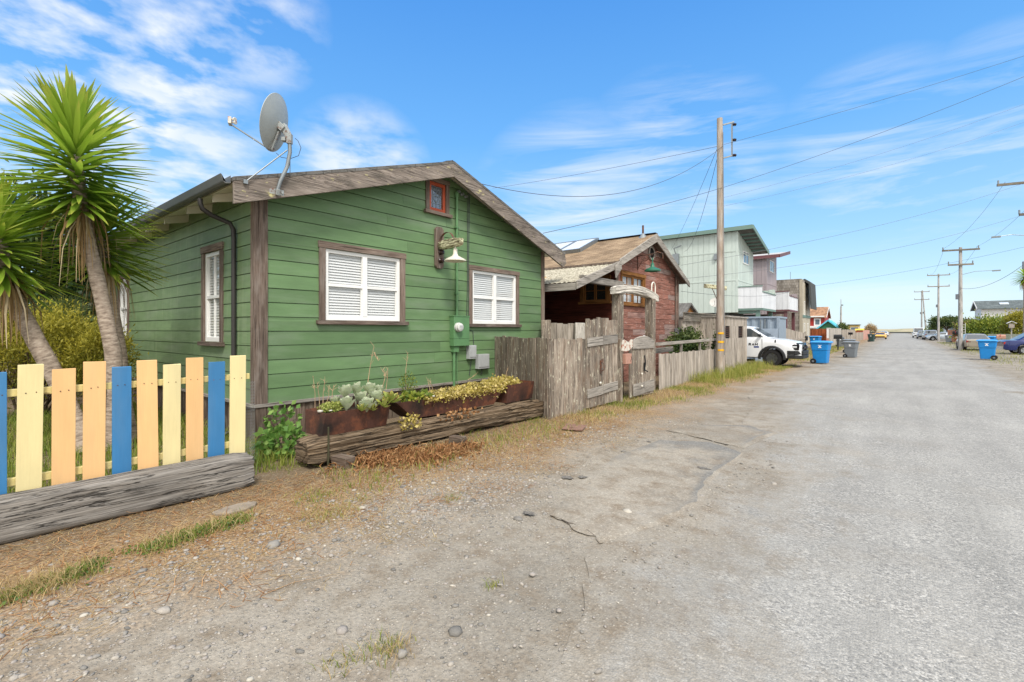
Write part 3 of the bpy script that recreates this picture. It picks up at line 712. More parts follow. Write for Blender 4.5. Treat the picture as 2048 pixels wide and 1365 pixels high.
cA = t.math('MULTIPLY', t.mr(nA, .43, .66, 0, .95), m1)
m2 = t.math('MAXIMUM', cmask(720, 345, 8, 1), cmask(380, 345, 9, 1)); cB = t.math('MULTIPLY', t.mr(nA, .36, .66, 0, .85), m2)
m2b = cmask(290, 240, 5, 1); cB = t.math('MAXIMUM', cB, t.math('MULTIPLY', t.mr(nA, .35, .55), m2b))
m3 = t.math('MAXIMUM', cmask(1350, 380, 13, 3), t.math('MAXIMUM', cmask(1750, 330, 10, 2), cmask(2000, 250, 8, 2))); m3 = t.math('MAXIMUM', m3, t.math('MULTIPLY', cmask(1750, 540, 12, 3), .6)); cC = t.math('MULTIPLY', t.mr(nB, .44, .70, 0, .72), m3)
m4 = cmask(1150, 440, 13, 2); cC = t.math('MAXIMUM', cC, t.math('MULTIPLY', t.mr(nB, .40, .66, 0, .75), m4))
cl = t.math('MAXIMUM', t.math('MAXIMUM', cA, cB), cC); cl = t.math('MINIMUM', t.math('MULTIPLY', cl, 1.0), .92)
k = t.mix(cl, k, SKY_CLOUD)
# unseen white cloud bank added overhead and behind the camera to soften the light
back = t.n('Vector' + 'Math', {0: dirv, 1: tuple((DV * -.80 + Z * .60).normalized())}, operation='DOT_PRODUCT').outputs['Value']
k = t.mix(t.math('MULTIPLY', t.mr(back, .05, .35), t.mr(t.noise(pv, 1.2, 5), .25, .5, .6, 1)), k, SKY_FILL_BANK)
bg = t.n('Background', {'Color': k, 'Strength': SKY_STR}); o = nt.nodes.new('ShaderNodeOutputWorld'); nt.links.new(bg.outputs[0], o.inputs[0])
ld = bpy.data.lights.new('sun', 'SUN'); ld.energy = SUN_E; ld.angle = R(13); ld.color = (1, .95, .89)
lo = bpy.data.objects.new('sun', ld); COL.objects.link(lo)
sd = V((math.sin(R(SUN_AZ)) * math.cos(R(SUN_EL)), math.cos(R(SUN_AZ)) * math.cos(R(SUN_EL)), math.sin(R(SUN_EL))))
lo.rotation_euler = sd.to_track_quat('Z', 'Y').to_euler(); lo.location = (10, -10, 30)
cd = bpy.data.cameras.new('camera'); cam = bpy.data.objects.new('camera', cd); COL.objects.link(cam)
cam.location = EYE; cam.rotation_euler = (R(90), 0, YAW); cd.sensor_width = 36; cd.sensor_fit = 'HORIZONTAL'; cd.lens = F / 2048 * 36
cd.shift_y = -(682.5 - HY) / 2048; cd.clip_start = .1; cd.clip_end = 5000; SC.camera = cam
SC.view_settings.view_transform = 'Standard'; SC.view_settings.look = 'None'; SC.view_settings.exposure = EXPO; SC.view_settings.gamma = 1.0
# ---------------------------------------------------------------- walls, windows, fences
def clip(poly, ax, val, gt):
    out = []; n = len(poly)
    for i in range(n):
        a, b = poly[i], poly[(i + 1) % n]; ia = (a[ax] >= val) == gt or a[ax] == val; ib = (b[ax] >= val) == gt or b[ax] == val
        if ia: out.append(a)
        if ia != ib:
            k = (val - a[ax]) / (b[ax] - a[ax]); out.append((a[0] + (b[0] - a[0]) * k, a[1] + (b[1] - a[1]) * k))
    return out
def cells(poly, holes, za, zb):
    """convex pieces of poly in the band za..zb with rectangular holes (u0,u1,z0,z1) removed"""
    cuts = sorted({za, zb} | {z for h in holes for z in h[2:4] if za < z < zb}); out = []
    for z0, z1 in zip(cuts, cuts[1:]):
        hs = sorted([h for h in holes if h[2] < z1 - 1e-6 and h[3] > z0 + 1e-6]); u = -1e3; segs = []
        for h in hs: segs.append((u, h[0])); u = h[1]
        segs.append((u, 1e3))
        for a, b in segs:
            p = clip(clip(clip(clip(poly, 1, z0, True), 1, z1, False), 0, a, True), 0, b, False)
            if len(p) > 2 and max(q[0] for q in p) - min(q[0] for q in p) > .004 and max(q[1] for q in p) - min(q[1] for q in p) > .002: out.append(p)
    return out
def siding(mb, P0, Uv, Nv, poly, holes, z0, expo, gap=.011, th=.022, back=-.02, joint=4.5, tint=None, lap=.55):
    P0, Uv, Nv = V(P0), V(Uv), V(Nv); flip = Uv.cross(Z).dot(Nv) < 0
    zs = [p[1] for p in poly]
    for p in cells(poly, holes, min(zs), max(zs)):
        q = [P0 + Uv * a + Z * b + Nv * back for a, b in p]; mb.poly(q[::-1] if flip else q, .1, [(a, b) for a, b in p])
    z = z0
    while z < max(zs):
        zb = z + expo - gap
        for p in cells(poly, holes, z, zb):
            u0, u1 = min(q[0] for q in p), max(q[0] for q in p); js = [u0]
            while joint and js[-1] + joint * .6 < u1: js.append(js[-1] + U(.35, 1.3) * joint)
            js = [j for j in js if j < u1 - .3] + [u1]
            if len(js) == 1: js = [u0, u1]
            for a, b in zip(js, js[1:]):
                pc = clip(clip(p, 0, a + .0018, True), 0, b - .0018, False)
                if len(pc) < 3: continue
                ou, ov = U(0, 50), U(0, 50); tt = U(0, 1) if tint is None else tint; dz = U(-.0015, .0015)
                fr = [P0 + Uv * q[0] + Z * q[1] + Nv * (th + dz - (th * (1 - lap)) * max(0, min(1, (q[1] - z) / expo))) for q in pc]
                bk = [P0 + Uv * q[0] + Z * q[1] + Nv * (back + .001) for q in pc]; n = len(pc)
                fs = [list(range(n))] + [[i, i + n, (i + 1) % n + n, (i + 1) % n] for i in range(n)]
                if flip: fs = [f[::-1] for f in fs]
                uvs = [[((pc + pc)[i][0] + ou, (pc + pc)[i][1] + ov) for i in f] for f in fs]
                mb.add(fr + bk, fs, uvs, tt)
        z += expo
def vboards(mb, P0, Uv, Nv, poly, holes, w=.2, th=.02, batten=None, gap=.006, z_j=0.0, back=-.02):
    """vertical boards or board-and-batten"""
    P0, Uv, Nv = V(P0), V(Uv), V(Nv); flip = Uv.cross(Z).dot(Nv) < 0
    zs = [p[1] for p in poly]; us = [p[0] for p in poly]
    for p in cells(poly, holes, min(zs), max(zs)):
        q = [P0 + Uv * a + Z * b + Nv * back for a, b in p]; mb.poly(q[::-1] if flip else q, .35, [(b, a) for a, b in p])
    u = min(us)
    while u < max(us) - .01:
        wv = w * (U(.85, 1.15) if batten is None else 1)
        a, b = (u + gap / 2, min(u + wv - gap / 2, max(us))) if batten is None else (u, min(u + batten, max(us)))
        for p in cells(clip(clip(poly, 0, a, True), 0, b, False), holes, min(zs), max(zs)):
            dz = U(-z_j, z_j); pt = [(q[0], q[1] + (dz if q[1] > min(zs) + .3 else 0)) for q in p]
            fr = [P0 + Uv * q[0] + Z * q[1] + Nv * th for q in pt]; bk = [P0 + Uv * q[0] + Z * q[1] + Nv * (back + .001) for q in pt]; n = len(pt)
            fs = [list(range(n))] + [[i, i + n, (i + 1) % n + n, (i + 1) % n] for i in range(n)]
            if flip: fs = [f[::-1] for f in fs]
            ou, ov = U(0, 50), U(0, 50)
            mb.add(fr + bk, fs, [[((pt + pt)[i][1] + ou, (pt + pt)[i][0] + ov) for i in f] for f in fs], U(0, 1))
        u += wv
class Wall:
    def __init__(s, P0, Uv, Nv): s.P0, s.U, s.N = V(P0), V(Uv), V(Nv)
    def p(s, u, z, n=0): return s.P0 + s.U * u + Z * z + s.N * n
    def box(s, mb, u0, u1, z0, z1, n0, n1, tint=None, jit=0):
        c = s.p((u0 + u1) / 2, (z0 + z1) / 2, (n0 + n1) / 2)
        Y = Z.cross(s.U); M = Matrix((s.U, Y, Z)).transposed()
        return mb.box(c, (abs(u1 - u0), abs(n1 - n0), abs(z1 - z0)), M, tint, jit)
def window(parent, W, u0, u1, z0, z1, trim='trim_wood', tw=.11, sash='white_paint', cols=2, meet=True, blinds=True, sill=True, muntin=None,
           name='window', pane='window_glass', headw=None, sashw=.068, back=None, trim_n=(.0, .045), ears=.015):
    hw = headw or tw; b = MB(); n0, n1 = trim_n
    if tw:
        W.box(b, u0 - tw, u0, z0 - .0, z1, n0, n1, jit=.002); W.box(b, u1, u1 + tw, z0 - .0, z1, n0, n1, jit=.002)
        W.box(b, u0 - tw - ears, u1 + tw + ears, z1 + .001, z1 + hw, n0, n1 + .008, jit=.002)
    r = MB()
    for a in (b,):
        W.box(a, u0 - .03, u0 + .002, z0, z1, -.16, n0 - .001); W.box(a, u1 - .002, u1 + .03, z0, z1, -.16, n0 - .001)
        W.box(a, u0 + .003, u1 - .003, z1 - .002, z1 + .03, -.16, n0 - .001); W.box(a, u0 + .003, u1 - .003, z0 - .03, z0 + .002, -.16, n0 - .001)
    fr = b.build(name, trim, parent, bevel=.004)
    if sill:
        b = MB(); W.box(b, u0 - tw - .05, u1 + tw + .05, z0 - .075, z0 - .001, -.01, n1 + .05, jit=.003); b.build('sill', trim, fr, bevel=.006)
    b = MB(); s = sashw; e = .003
    W.box(b, u0 + e, u0 + s, z0 + e, z1 - e, -.05, .012); W.box(b, u1 - s, u1 - e, z0 + e, z1 - e, -.05, .012)
    W.box(b, u0 + s, u1 - s, z0 + e, z0 + s * 1.15, -.05, .010); W.box(b, u0 + s, u1 - s, z1 - s, z1 - e, -.05, .010)
    for c in range(1, cols):
        u = u0 + (u1 - u0) * c / cols; W.box(b, u - s * .75, u + s * .75, z0 + s * 1.15, z1 - s, -.05, .014)
    zm = (z0 + z1) / 2
    for c in range(cols):
        a = u0 + (u1 - u0) * c / cols + (s if c == 0 else s * .75); d = u0 + (u1 - u0) * (c + 1) / cols - (s if c == cols - 1 else s * .75)
        if meet:
            W.box(b, a, d, zm - s * .4, zm + s * .4, -.045, .006)
            W.box(b, a, a + .022, z0 + s * 1.15, zm - s * .4, -.045, -.012); W.box(b, d - .022, d, z0 + s * 1.15, zm - s * .4, -.045, -.012)
        if muntin:
            mc, mr_ = muntin
            for i in range(1, mc): W.box(b, a + (d - a) * i / mc - .012, a + (d - a) * i / mc + .012, z0 + s * 1.15, z1 - s, -.04, -.004)
            for j in range(1, mr_): W.box(b, a, d, z0 + (z1 - z0) * j / mr_ - .012, z0 + (z1 - z0) * j / mr_ + .012, -.039, -.006)
    b.build('sash', sash, fr, bevel=.003)
    b = MB(); b.poly([W.p(u0 + s * .5, z0 + s * .5, -.028), W.p(u1 - s * .5, z0 + s * .5, -.028), W.p(u1 - s * .5, z1 - s * .5, -.028), W.p(u0 + s * .5, z1 - s * .5, -.028)]); b.build('pane', pane, fr)
    b = MB()
    if blinds:
        z = z0 + .05
        while z < z1 - .03:
            for c in range(cols):
                a = u0 + (u1 - u0) * c / cols + .03; d = u0 + (u1 - u0) * (c + 1) / cols - .03
                p = [W.p(a, z + .019, -.060), W.p(d, z + .019, -.060), W.p(d, z - .021, -.040), W.p(a, z - .021, -.040)]; b.poly(p)
            z += .05
        W.box(b, u0, u1, z0, z1, -.155, -.075); b.build('blind', 'blind_slat', fr)
    else:
        W.box(b, u0, u1, z0, z1, -.158, -.13); b.build('recess', back or 'dark_void', fr)
    return fr
def planks(mb, A, B, zt, zb=0.0, w=(.13, .19), th=.022, gap=.006, hj=.022, lean=.010, n=None):
    """vertical fence boards from A to B; zt is a number or f(s) with s in 0..1"""
    A, B = V(A), V(B); d = B - A; d.z = 0; L = d.length; d /= L; s = 0.0
    nrm = Z.cross(d)
    while s < L - .02:
        wv = min(U(*w), L - s); c = A + d * (s + wv / 2); z1 = (zt(s / L) if callable(zt) else zt) + U(-hj, hj)
        a = U(-lean, lean); off = nrm * U(-.006, .006)
        mb.bar(c + off + Z * zb - d * a, c + off + Z * z1 + d * a, max(wv - gap, .02), th * U(.85, 1.2), up=nrm, jit=.003)
        s += wv
def beam(mb, A, B, w, h, z0, nseg=44, rough=.02, seed=0, groove=.015, tz=None, sag=0.0, taper=0.0, cracks=()):
    """weathered timber: a rounded rectangular section with grain grooves and chewed ends"""
    A, B = V(A), V(B); d = (B - A); L = d.length; d /= L; sd = Z.cross(d).normalized(); rs = []; nn = 72
    for i in range(nseg + 1):
        s = i / nseg; x = s * L; ring = []
        end = min(s, 1 - s) * L
        for k in range(nn):
            a = 2 * math.pi * (k + .5) / nn; c_, s_ = math.cos(a), math.sin(a); m = (abs(c_) ** 9 + abs(s_) ** 9) ** (-1 / 9)
            y, z = c_ * m * w / 2, s_ * m * h / 2
            g = fbm(x * .8 + seed, k * .22, seed, 3) * rough + fbm(x * 3 + seed, k * .5, seed + 4, 2) * rough * .2
            for (ck, s0, s1, dp) in cracks:
                kk = ck + 1.2 * math.sin(x * 1.3 + ck) + .6 * mnoise.noise(V((x * 4, ck, 0))); dd = abs(k - kk)
                if dd < 1.3 and s0 < s < s1: g -= dp * (1 - dd / 1.3) * min(1, (s - s0) * 8, (s1 - s) * 8)
            if end < .12: g -= (.12 - end) * .35 * (.6 + .6 * mnoise.noise(V((k * .8, seed, 3))))
            q = 1 + g / (min(w, h) / 2); xx = x + (fbm(k * .5, seed, 7, 3) * .035 if i in (0, nseg) else 0)
            p = A + d * xx + sd * y * q + Z * (z0 + h / 2 + z * q - sag * math.sin(math.pi * s) + (tz(s) if tz else 0)); ring.append(p)
        rs.append(ring)
    return mb.rings(rs, True, True)
# ---------------------------------------------------------------- green cottage
HX, HY0, HY1, MID = -7.91, 3.30, 11.10, 7.20
HL = 13.5
house = thing('green_cottage', 'single storey green clapboard cottage with weathered timber trim facing the road', 'house', (HX, MID, 0))
WF = Wall((HX, HY0, 0), (0, 1, 0), (1, 0, 0)); WL = Wall((HX, HY0, 0), (-1, 0, 0), (0, -1, 0)); WR = Wall((HX, HY1, 0), (-1, 0, 0), (0, 1, 0))
W_ = HY1 - HY0
def zr(y): return 5.42 - .325 * abs(y - MID)      # roof top surface
def fu(px): return onX(px, 660, HX).y - HY0
def fz(px, py): return onX(px, py, HX).z
def lu(px): return HX - onY(px, 660, HY0).x
def lz(px, py): return onY(px, py, HY0).z
win1 = (fu(649), fu(799), fz(649, 641), fz(649, 497)); win2 = (fu(943), fu(1031), fz(943, 648), fz(943, 540)); win3 = (fu(857), fu(890), fz(870, 424), fz(870, 365))
sw1 = (lu(444), lu(412), lz(430, 684), lz(430, 504)); sw2 = (lu(258), lu(241), lz(250, 676), lz(250, 558)); sw3 = (lu(180), lu(166), lz(172, 632), lz(172, 596))
poly = [(0, .60), (W_, .60), (W_, zr(HY1) - .13), (W_ / 2, zr(MID) - .13), (0, zr(HY0) - .13)]
hs = [win1, win2, win3]
b = MB(); siding(b, WF.P0, WF.U, WF.N, poly, hs, .60, .2325, joint=3.6); b.build('wall', 'green_paint', house)
b = MB(); siding(b, WL.P0, WL.U, WL.N, [(0, .60), (HL, .60), (HL, zr(HY0) - .10), (0, zr(HY0) - .10)], [sw1, sw2, sw3], .60, .2325, joint=3.6); b.build('wall', 'green_paint_side', house)
b = MB(); siding(b, WR.P0, WR.U, WR.N, [(0, .60), (HL, .60), (HL, zr(HY1) - .10), (0, zr(HY1) - .10)], [], .60, .2325, joint=3.6)
b.build('wall', 'green_paint', house); b = MB(); WB = Wall((HX - HL, HY0, 0), (0, 1, 0), (-1, 0, 0)); siding(b, WB.P0, WB.U, WB.N, poly, [], .60, .2325); b.build('wall', 'green_paint', house)
# skirting of upright boards and the ledge above it
b = MB(); vboards(b, WF.P0, WF.U, WF.N, [(0, 0), (W_, 0), (W_, .545), (0, .545)], [], .15, .006, z_j=.0, back=-.03)
vboards(b, WL.P0, WL.U, WL.N, [(0, 0), (HL, 0), (HL, .545), (0, .545)], [], .15, .006, back=-.03); vboards(b, WR.P0, WR.U, WR.N, [(0, 0), (HL, 0), (HL, .545), (0, .545)], [], .15, .006, back=-.03)
b.build('skirting', 'skirt_wood', house)
b = MB(); WF.box(b, -.05, W_ + .05, .545, .600, -.02, .055); WL.box(b, -.02, HL, .546, .599, -.02, .055); WR.box(b, -.02, HL, .546, .599, -.02, .055); b.build('ledge', 'grey_wood', house, bevel=.006)
b = MB(); WF.box(b, -.045, .165, .601, zr(HY0) - .16, .0, .048, jit=.003); b.build('corner_board', 'trim_wood', house, bevel=.006); b = MB(); WF.box(b, W_ - .10, W_ + .045, .601, zr(HY1) - .16, .0, .048); b.build('corner_board', 'trim_wood', house, bevel=.006)
b = MB(); WL.box(b, .001, .10, .601, zr(HY0) - .13, .0, .045, jit=.003); b.build('corner_board', 'trim_wood', house, bevel=.006); b = MB(); WR.box(b, .001, .10, .601, zr(HY1) - .13, .0, .045); b.build('corner_board', 'trim_wood', house, bevel=.006)
b = MB(); WF.box(b, -.02, .20, 0.0, .545, .007, .035); b.build('corner_board', 'skirt_wood', house)
# roof
OV = .42; XF = HX + OV; EL, ER = 2.84, 11.56; XB = HX - HL - .3
def roofslab(name, mat, dz0, dz1, x0, x1, y0, y1, par):
    b = MB()
    for ys in ((y0, MID), (MID, y1)):
        pl = [(ys[0], zr(ys[0]) + dz0), (ys[1], zr(ys[1]) + dz0), (ys[1], zr(ys[1]) + dz1), (ys[0], zr(ys[0]) + dz1)]
        b.prism(pl, (x0, 0, 0), (0, 1, 0), Z, (x1 - x0, 0, 0), .5)
    return b.build(name, mat, par)
rf = roofslab('roof', 'grey_roof', -.055, 0, XF + .03, XB, EL - .04, ER + .04, house)
roofslab('soffit', 'cream_paint', -.085, -.056, XF - .03, XB + .01, EL + .02, ER - .02, rf)
for q in np.arange(HX - .55, XB, -1.22):
    b = MB(); b.prism([(HY0 - .003, zr(HY0) - .09), (EL + .05, zr(EL + .05) - .09), (EL + .05, zr(EL) - .19), (HY0 - .003, zr(HY0) - .24)], (q, 0, 0), (0, 1, 0), Z, (-.07, 0, 0)); b.build('rafter_tail', 'cream_paint', rf); b = MB()
    b.prism([(HY1 + .003, zr(HY1) - .09), (ER - .05, zr(ER - .05) - .09), (ER - .05, zr(ER) - .19), (HY1 + .003, zr(HY1) - .24)], (q, 0, 0), (0, 1, 0), Z, (-.07, 0, 0)); b.build('rafter_tail', 'cream_paint', rf)
b = MB(); b.prism([(EL - .03, zr(EL) - .005), (MID - .001, zr(MID) - .005), (MID - .001, zr(MID) - .34), (EL - .03, zr(EL) - .40)], (XF - .028, 0, 0), (0, 1, 0), Z, (.052, 0, 0), .5); b.build('bargeboard', 'barge_wood', house, bevel=.008)
b = MB(); b.prism([(MID + .001, zr(MID) - .005), (ER + .03, zr(ER) - .005), (ER + .10, zr(ER) - .30), (ER - .02, zr(ER) - .44), (MID + .001, zr(MID) - .34)], (XF - .028, 0, 0), (0, 1, 0), Z, (.052, 0, 0), .3); b.build('bargeboard', 'barge_wood', house, bevel=.008)
b = MB(); 
for s in (-1, 1): b.bar((XF - .02, MID + s * .085, zr(MID) - .005), (XB, MID + s * .085, zr(MID) - .005), .2, .016, up=V((0, s * .31, .95)))
b.build('ridge_cap', 'gutter_metal', rf)
# gutter and downspout
b = MB(); gy = EL - .05; prof = [(0, .01), (0, -.13), (-.07, -.15), (-.10, -.12), (-.12, .0), (-.135, .01), (-.13, -.01), (-.105, -.11), (-.06, -.13), (-.01, -.12)]
b.prism([(p[0] + gy, p[1] * .8 + zr(EL) + .005) for p in prof], (XF - .03, 0, 0), (0, 1, 0), Z, (XB - XF, 0, 0), .5); gut = b.build('gutter', 'gutter_metal', house)
xs_ = onY(468, 700, HY0 - .06).x
b = MB(); b.tube([(xs_ + .02, gy - .05, zr(EL) - .15), (xs_ + .02, gy - .05, zr(EL) - .22), (xs_ + .01, gy - .02, zr(EL) - .30), (xs_, gy + .12, zr(EL) - .38), (xs_, HY0 - .12, zr(EL) - .46), (xs_, HY0 - .07, zr(EL) - .56), (xs_, HY0 - .065, zr(EL) - .72), (xs_, HY0 - .065, .45), (xs_, HY0 - .065, .12), (xs_, HY0 - .22, .05)], .038, 10); b.build('downspout', 'downspout_metal', gut, smooth=60)
# windows
window(house, WF, *win1, tw=.118, headw=.118); window(house, WF, *win2, tw=.11, headw=.11)
window(house, WL, *sw1, tw=.12, headw=.13, cols=1, sashw=.07, muntin=(2, 1)); window(house, WL, *sw2, tw=.12, headw=.13, cols=1, sashw=.07, muntin=(2, 1)); window(house, WL, *sw3, tw=.12, cols=1)
aw = window(house, WF, *win3, tw=.10, headw=.10, sash='red_trim', cols=1, meet=False, blinds=False, pane='lead_glass', sashw=.07, name='attic_window', back='box_grey')
aw['label'] = 'small red leaded attic window'
b = MB(); u0, u1, z0, z1 = win3
def came(a, z, c, d): b.bar(WF.p(u0 + (u1 - u0) * a, z0 + (z1 - z0) * z, -.022), WF.p(u0 + (u1 - u0) * c, z0 + (z1 - z0) * d, -.022), .008, .008, up=(1, 0, 0))
for k in (.3, .5, .7): came(k, .12, k, .88)
for k in (.3, .55, .78): came(.15, k, .85, k)
for k in ((.38, .42, .38, .62), (.62, .42, .62, .62), (.38, .62, .62, .62), (.38, .42, .5, .30), (.5, .30, .62, .42), (.42, .52, .58, .52)): came(*k)
b.build('leading', 'galv_metal', aw)
# satellite dish on the bargeboard
C = at(555, 248, 7.42); vw = (C - EYE).normalized(); lf = (RV * -1 - vw * (RV * -1).dot(vw)).normalized(); nd = (lf * .91 + vw * .35 + Z * .26).normalized()
dish = thing('satellite_dish', 'grey satellite dish with rusty bracket mounted on the left end of the cottage roof edge', 'satellite dish', onX(556, 388, XF))
b = MB(); Rd = .425; pf = [(0, 0)] + [(Rd * k / 9, .085 * (k / 9) ** 2) for k in range(1, 10)] + [(Rd + .010, .088), (Rd + .010, .096), (Rd - .004, .097)] + [(Rd * k / 9, .085 * (k / 9) ** 2 + .008) for k in range(8, 0, -1)] + [(0, .008)]
b.lathe(pf, C - nd * .045, nd, 40); b.build('reflector', 'dish_grey', dish, smooth=50)
dn = (Z * -1 - nd * (Z * -1).dot(nd)).normalized(); low = C + dn * Rd; lnb = at(462, 243, 7.75)
b = MB(); b.bar(C - nd * .06 + (low - C) * .25, low - nd * .02, .075, .03, up=nd); b.bar(C - nd * .05 + (low - C) * .2, C - nd * .10, .14, .12); b.bar(low - nd * .03 + (C - low) * .4, low + nd * .03, .055, .04, up=nd); b.build('bracket', 'rust_dish', dish, bevel=.006)
b = MB(); b.tube([low, lnb - Z * .05], .013, 8); b.build('feed_arm', 'galv_metal', dish, smooth=60)
b = MB(); dl = (C - lnb).normalized(); b.box(lnb - dl * .02, (.05, .13, .11), Matrix.Rotation(YAW + .4, 3, 'Z'), .4); b.lathe([(.0, .0), (.016, 0), (.016, .05), (.035, .07), (.035, .095), (0, .095)], lnb + Z * .03, dl, 12); b.lathe([(.0, .0), (.014, 0), (.014, .04), (.03, .06), (.03, .08), (0, .08)], lnb - Z * .02 + RV * .02, dl, 12); b.build('receiver_head', 'rust_enamel', dish, bevel=.004)
ft = onX(554, 384, XF + .03); tp = at(579, 276, 7.40)
b = MB(); b.tube([ft, ft + RV * .05 + Z * .16, at(574, 335, 7.42), at(580, 305, 7.41), tp], .029, 12); b.build('mast', 'galv_metal', dish, smooth=60)
b = MB(); b.box(tp + Z * -.02, (.075, .075, .15), YAW, .5); b.bar(tp, C - nd * .09, .07, .09); b.box(tp - RV * .08 + Z * -.03, (.06, .09, .06), YAW); b.build('clamp', 'rust_dish', dish, bevel=.006)
b = MB(); b.box(ft - V((.012, 0, 0)), (.014, .22, .09), None, .5); b.bar(ft, ft + V((.05, 0, -.02)), .05, .09); b.lathe([(.0, .0), (.02, 0), (.02, .012), (0, .012)], ft + V((0, .08, 0)), (1, 0, 0), 8); b.build('foot_plate', 'rust_dish', dish, bevel=.004)
b = MB(); e1 = onX(491, 364, XF + .05); b.tube([e1, at(574, 301, 7.41)], .010, 8); b.box(e1, (.03, .06, .06)); b.tube([onX(580, 352, XF + .04), at(580, 318, 7.42)], .006, 6); b.build('brace', 'galv_metal', dish, smooth=50)
b = MB(); b.tube([at(552, 306, 7.42), at(562, 315, 7.44), at(580, 318, 7.45), at(597, 312, 7.46), at(602, 296, 7.46), at(596, 282, 7.45), at(590, 277, 7.42)], .0045, 6); b.build('cable', 'wire_black', dish, smooth=60)
# barn lamp on the gable
lp = WF.p(fu(874), 0, .025); zt_, zb_ = fz(874, 455), fz(874, 538)
lamp = thing('barn_lamp', 'white enamel barn lamp hanging from a lichen covered timber arm on the green gable', 'wall lamp', lp + Z * zb_)
b = MB(); m = .05; u = fu(875)
b.prism([(-.12, zb_ + .06), (-.07, zb_), (.07, zb_), (.12, zb_ + .06), (.12, zt_ - .06), (.07, zt_), (-.07, zt_), (-.12, zt_ - .06)], WF.p(u, 0, .022), (0, 1, 0), Z, (.055, 0, 0), .4, True); b.build('back_plate', 'trim_wood', lamp, bevel=.008)
az = fz(874, 496) + .03
b = MB(); beam(b, WF.p(u, az, .075), WF.p(u, az + .03, .74), .17, .17, -.085, 16, .012, 5, .01); wood('mossy_wood', '#5d5140', '#8d8468', '#b3ad8f', grain=30, lich='#c9c7a6', lamt=.47, lsc=9); b.build('arm', 'mossy_wood', lamp, smooth=60)
b = MB(); arc = [WF.p(u, az + .05 + .20 * math.sin(a) + .02, .30 - .21 * math.cos(a)) for a in np.linspace(-.15, math.pi + .1, 18)]
rs = [[p + V((0, -.028, 0)), p + V((0, .028, 0)), p + V((0, .028, .004)), p + V((0, -.028, .004))] for p in arc]
for i, r in enumerate(rs):
    c_ = WF.p(u, az + .07, .30); o = (arc[i] - c_).normalized() * .005; r[2] = r[1] + o; r[3] = r[0] + o
b.rings(rs, True, True); b.build('strap_hoop', 'rust_iron', lamp)
for k, zz in enumerate((zb_ + .17, zb_ + .35)):
    b = MB(); b.lathe([(.0, .0), (.045, 0), (.055, .03), (.035, .05), (.055, .07), (.045, .10), (.0, .11)], WF.p(u, zz, .078), (1, 0, 0), 14); b.build('insulator', plain('insulator_brown', '#2c1a16', .25) if k == 0 else 'insulator_brown', lamp, smooth=50)
sh = WF.p(u, az - .07, .56)
b = MB(); b.lathe([(.018, .03), (.018, -.03), (.045, -.04), (.05, -.15), (.065, -.19), (.13, -.225), (.215, -.27), (.235, -.285), (.235, -.305), (.225, -.305), (.205, -.275), (.12, -.235), (.05, -.2), (0, -.2)], sh, Z, 28); b.build('shade', 'rust_enamel_white' if 'rust_enamel_white' in MAT else rusty('rust_enamel_white', '#dcd6c6', '#a5866a', .66, 14, .35), lamp, smooth=45)
b = MB(); b.lathe([(0, -.20), (.03, -.21), (.04, -.25), (.025, -.285), (0, -.295)], sh, Z, 14); b.build('bulb', 'white_paint', lamp, smooth=60)
# electric meter, conduits and service boxes
mu = fu(911); mbx = thing('electric_meter', 'green painted electric meter cabinet with a round glass dial on the cottage wall', 'electric meter', WF.p(mu, fz(911, 693)))
z0, z1 = fz(912, 692), fz(912, 634); ua, ub = fu(898), fu(929)
b = MB(); WF.box(b, ua, ub, z0, z1, .02, .16); WF.box(b, ua - .012, ub + .012, z1 - .001, z1 + .02, .02, .17); WF.box(b, ua + .04, ua + .20, z0 - .14, z0 - .001, .02, .12); WF.box(b, ua - .008, ub + .008, z0 + .17, z0 + .18, .02, .166); b.build('cabinet', 'green_metal', mbx, bevel=.006)
q = onX(919, 655, HX + .22); mc = V((HX + .16, q.y, q.z))
b = MB(); b.lathe([(0, 0), (.105, 0), (.105, .05), (.092, .06), (.090, .10), (.07, .115), (0, .118)], mc, (1, 0, 0), 24); b.build('dial', 'meter_white', mbx, smooth=40)
b = MB(); b.box(mc + V((.1185, 0, .02)), (.004, .10, .045), None); b.box(mc + V((.1185, 0, -.03)), (.004, .05, .012)); b.build('dial_face', 'box_grey', mbx)
b = MB(); cu = fu(910); b.tube([WF.p(cu, z1 + .02, .06), WF.p(cu, fz(911, 395), .06)], .030, 10); b.lathe([(.045, 0), (.05, .06), (.03, .12), (0, .13)], WF.p(cu, fz(911, 396), .06), Z, 10); b.tube([WF.p(ua + .10, z0 - .14, .06), WF.p(ua + .10, .32, .06)], .034, 10); b.tube([WF.p(ua + .20, z0, .05), WF.p(ua + .20, .40, .05)], .012, 8)
for zz in (1.9, 2.6, 3.4, 4.1): WF.box(b, cu - .05, cu + .05, zz, zz + .025, .022, .095)
b.build('conduit', 'green_metal', mbx, smooth=50)
b = MB(); k = fu(933); b.tube([WF.p(k, fz(935, 388), .05), WF.p(k, 2.9, .032), WF.p(k - .03, 1.7, .03)], .008, 6); b.tube([WF.p(k + .05, fz(935, 388), .05), WF.p(k + .04, 3.1, .032), WF.p(k + .05, fz(940, 660), .03), WF.p(fu(944), fz(944, 662), .03), WF.p(fu(946), fz(946, 700), .03)], .007, 6); b.build('cable', 'wire_black', mbx, smooth=60)
b = MB()
for q in (-.02, .10, .22): b = MB(); b.lathe([(0, 0), (.03, .005), (.035, .03), (.02, .045), (.035, .06), (.03, .085), (0, .09)], WF.p(fu(914) + q, fz(914, 386) - q * .25, .03), (1, 0, 0), 10); b.build('insulator', 'galv_metal', mbx, smooth=50)
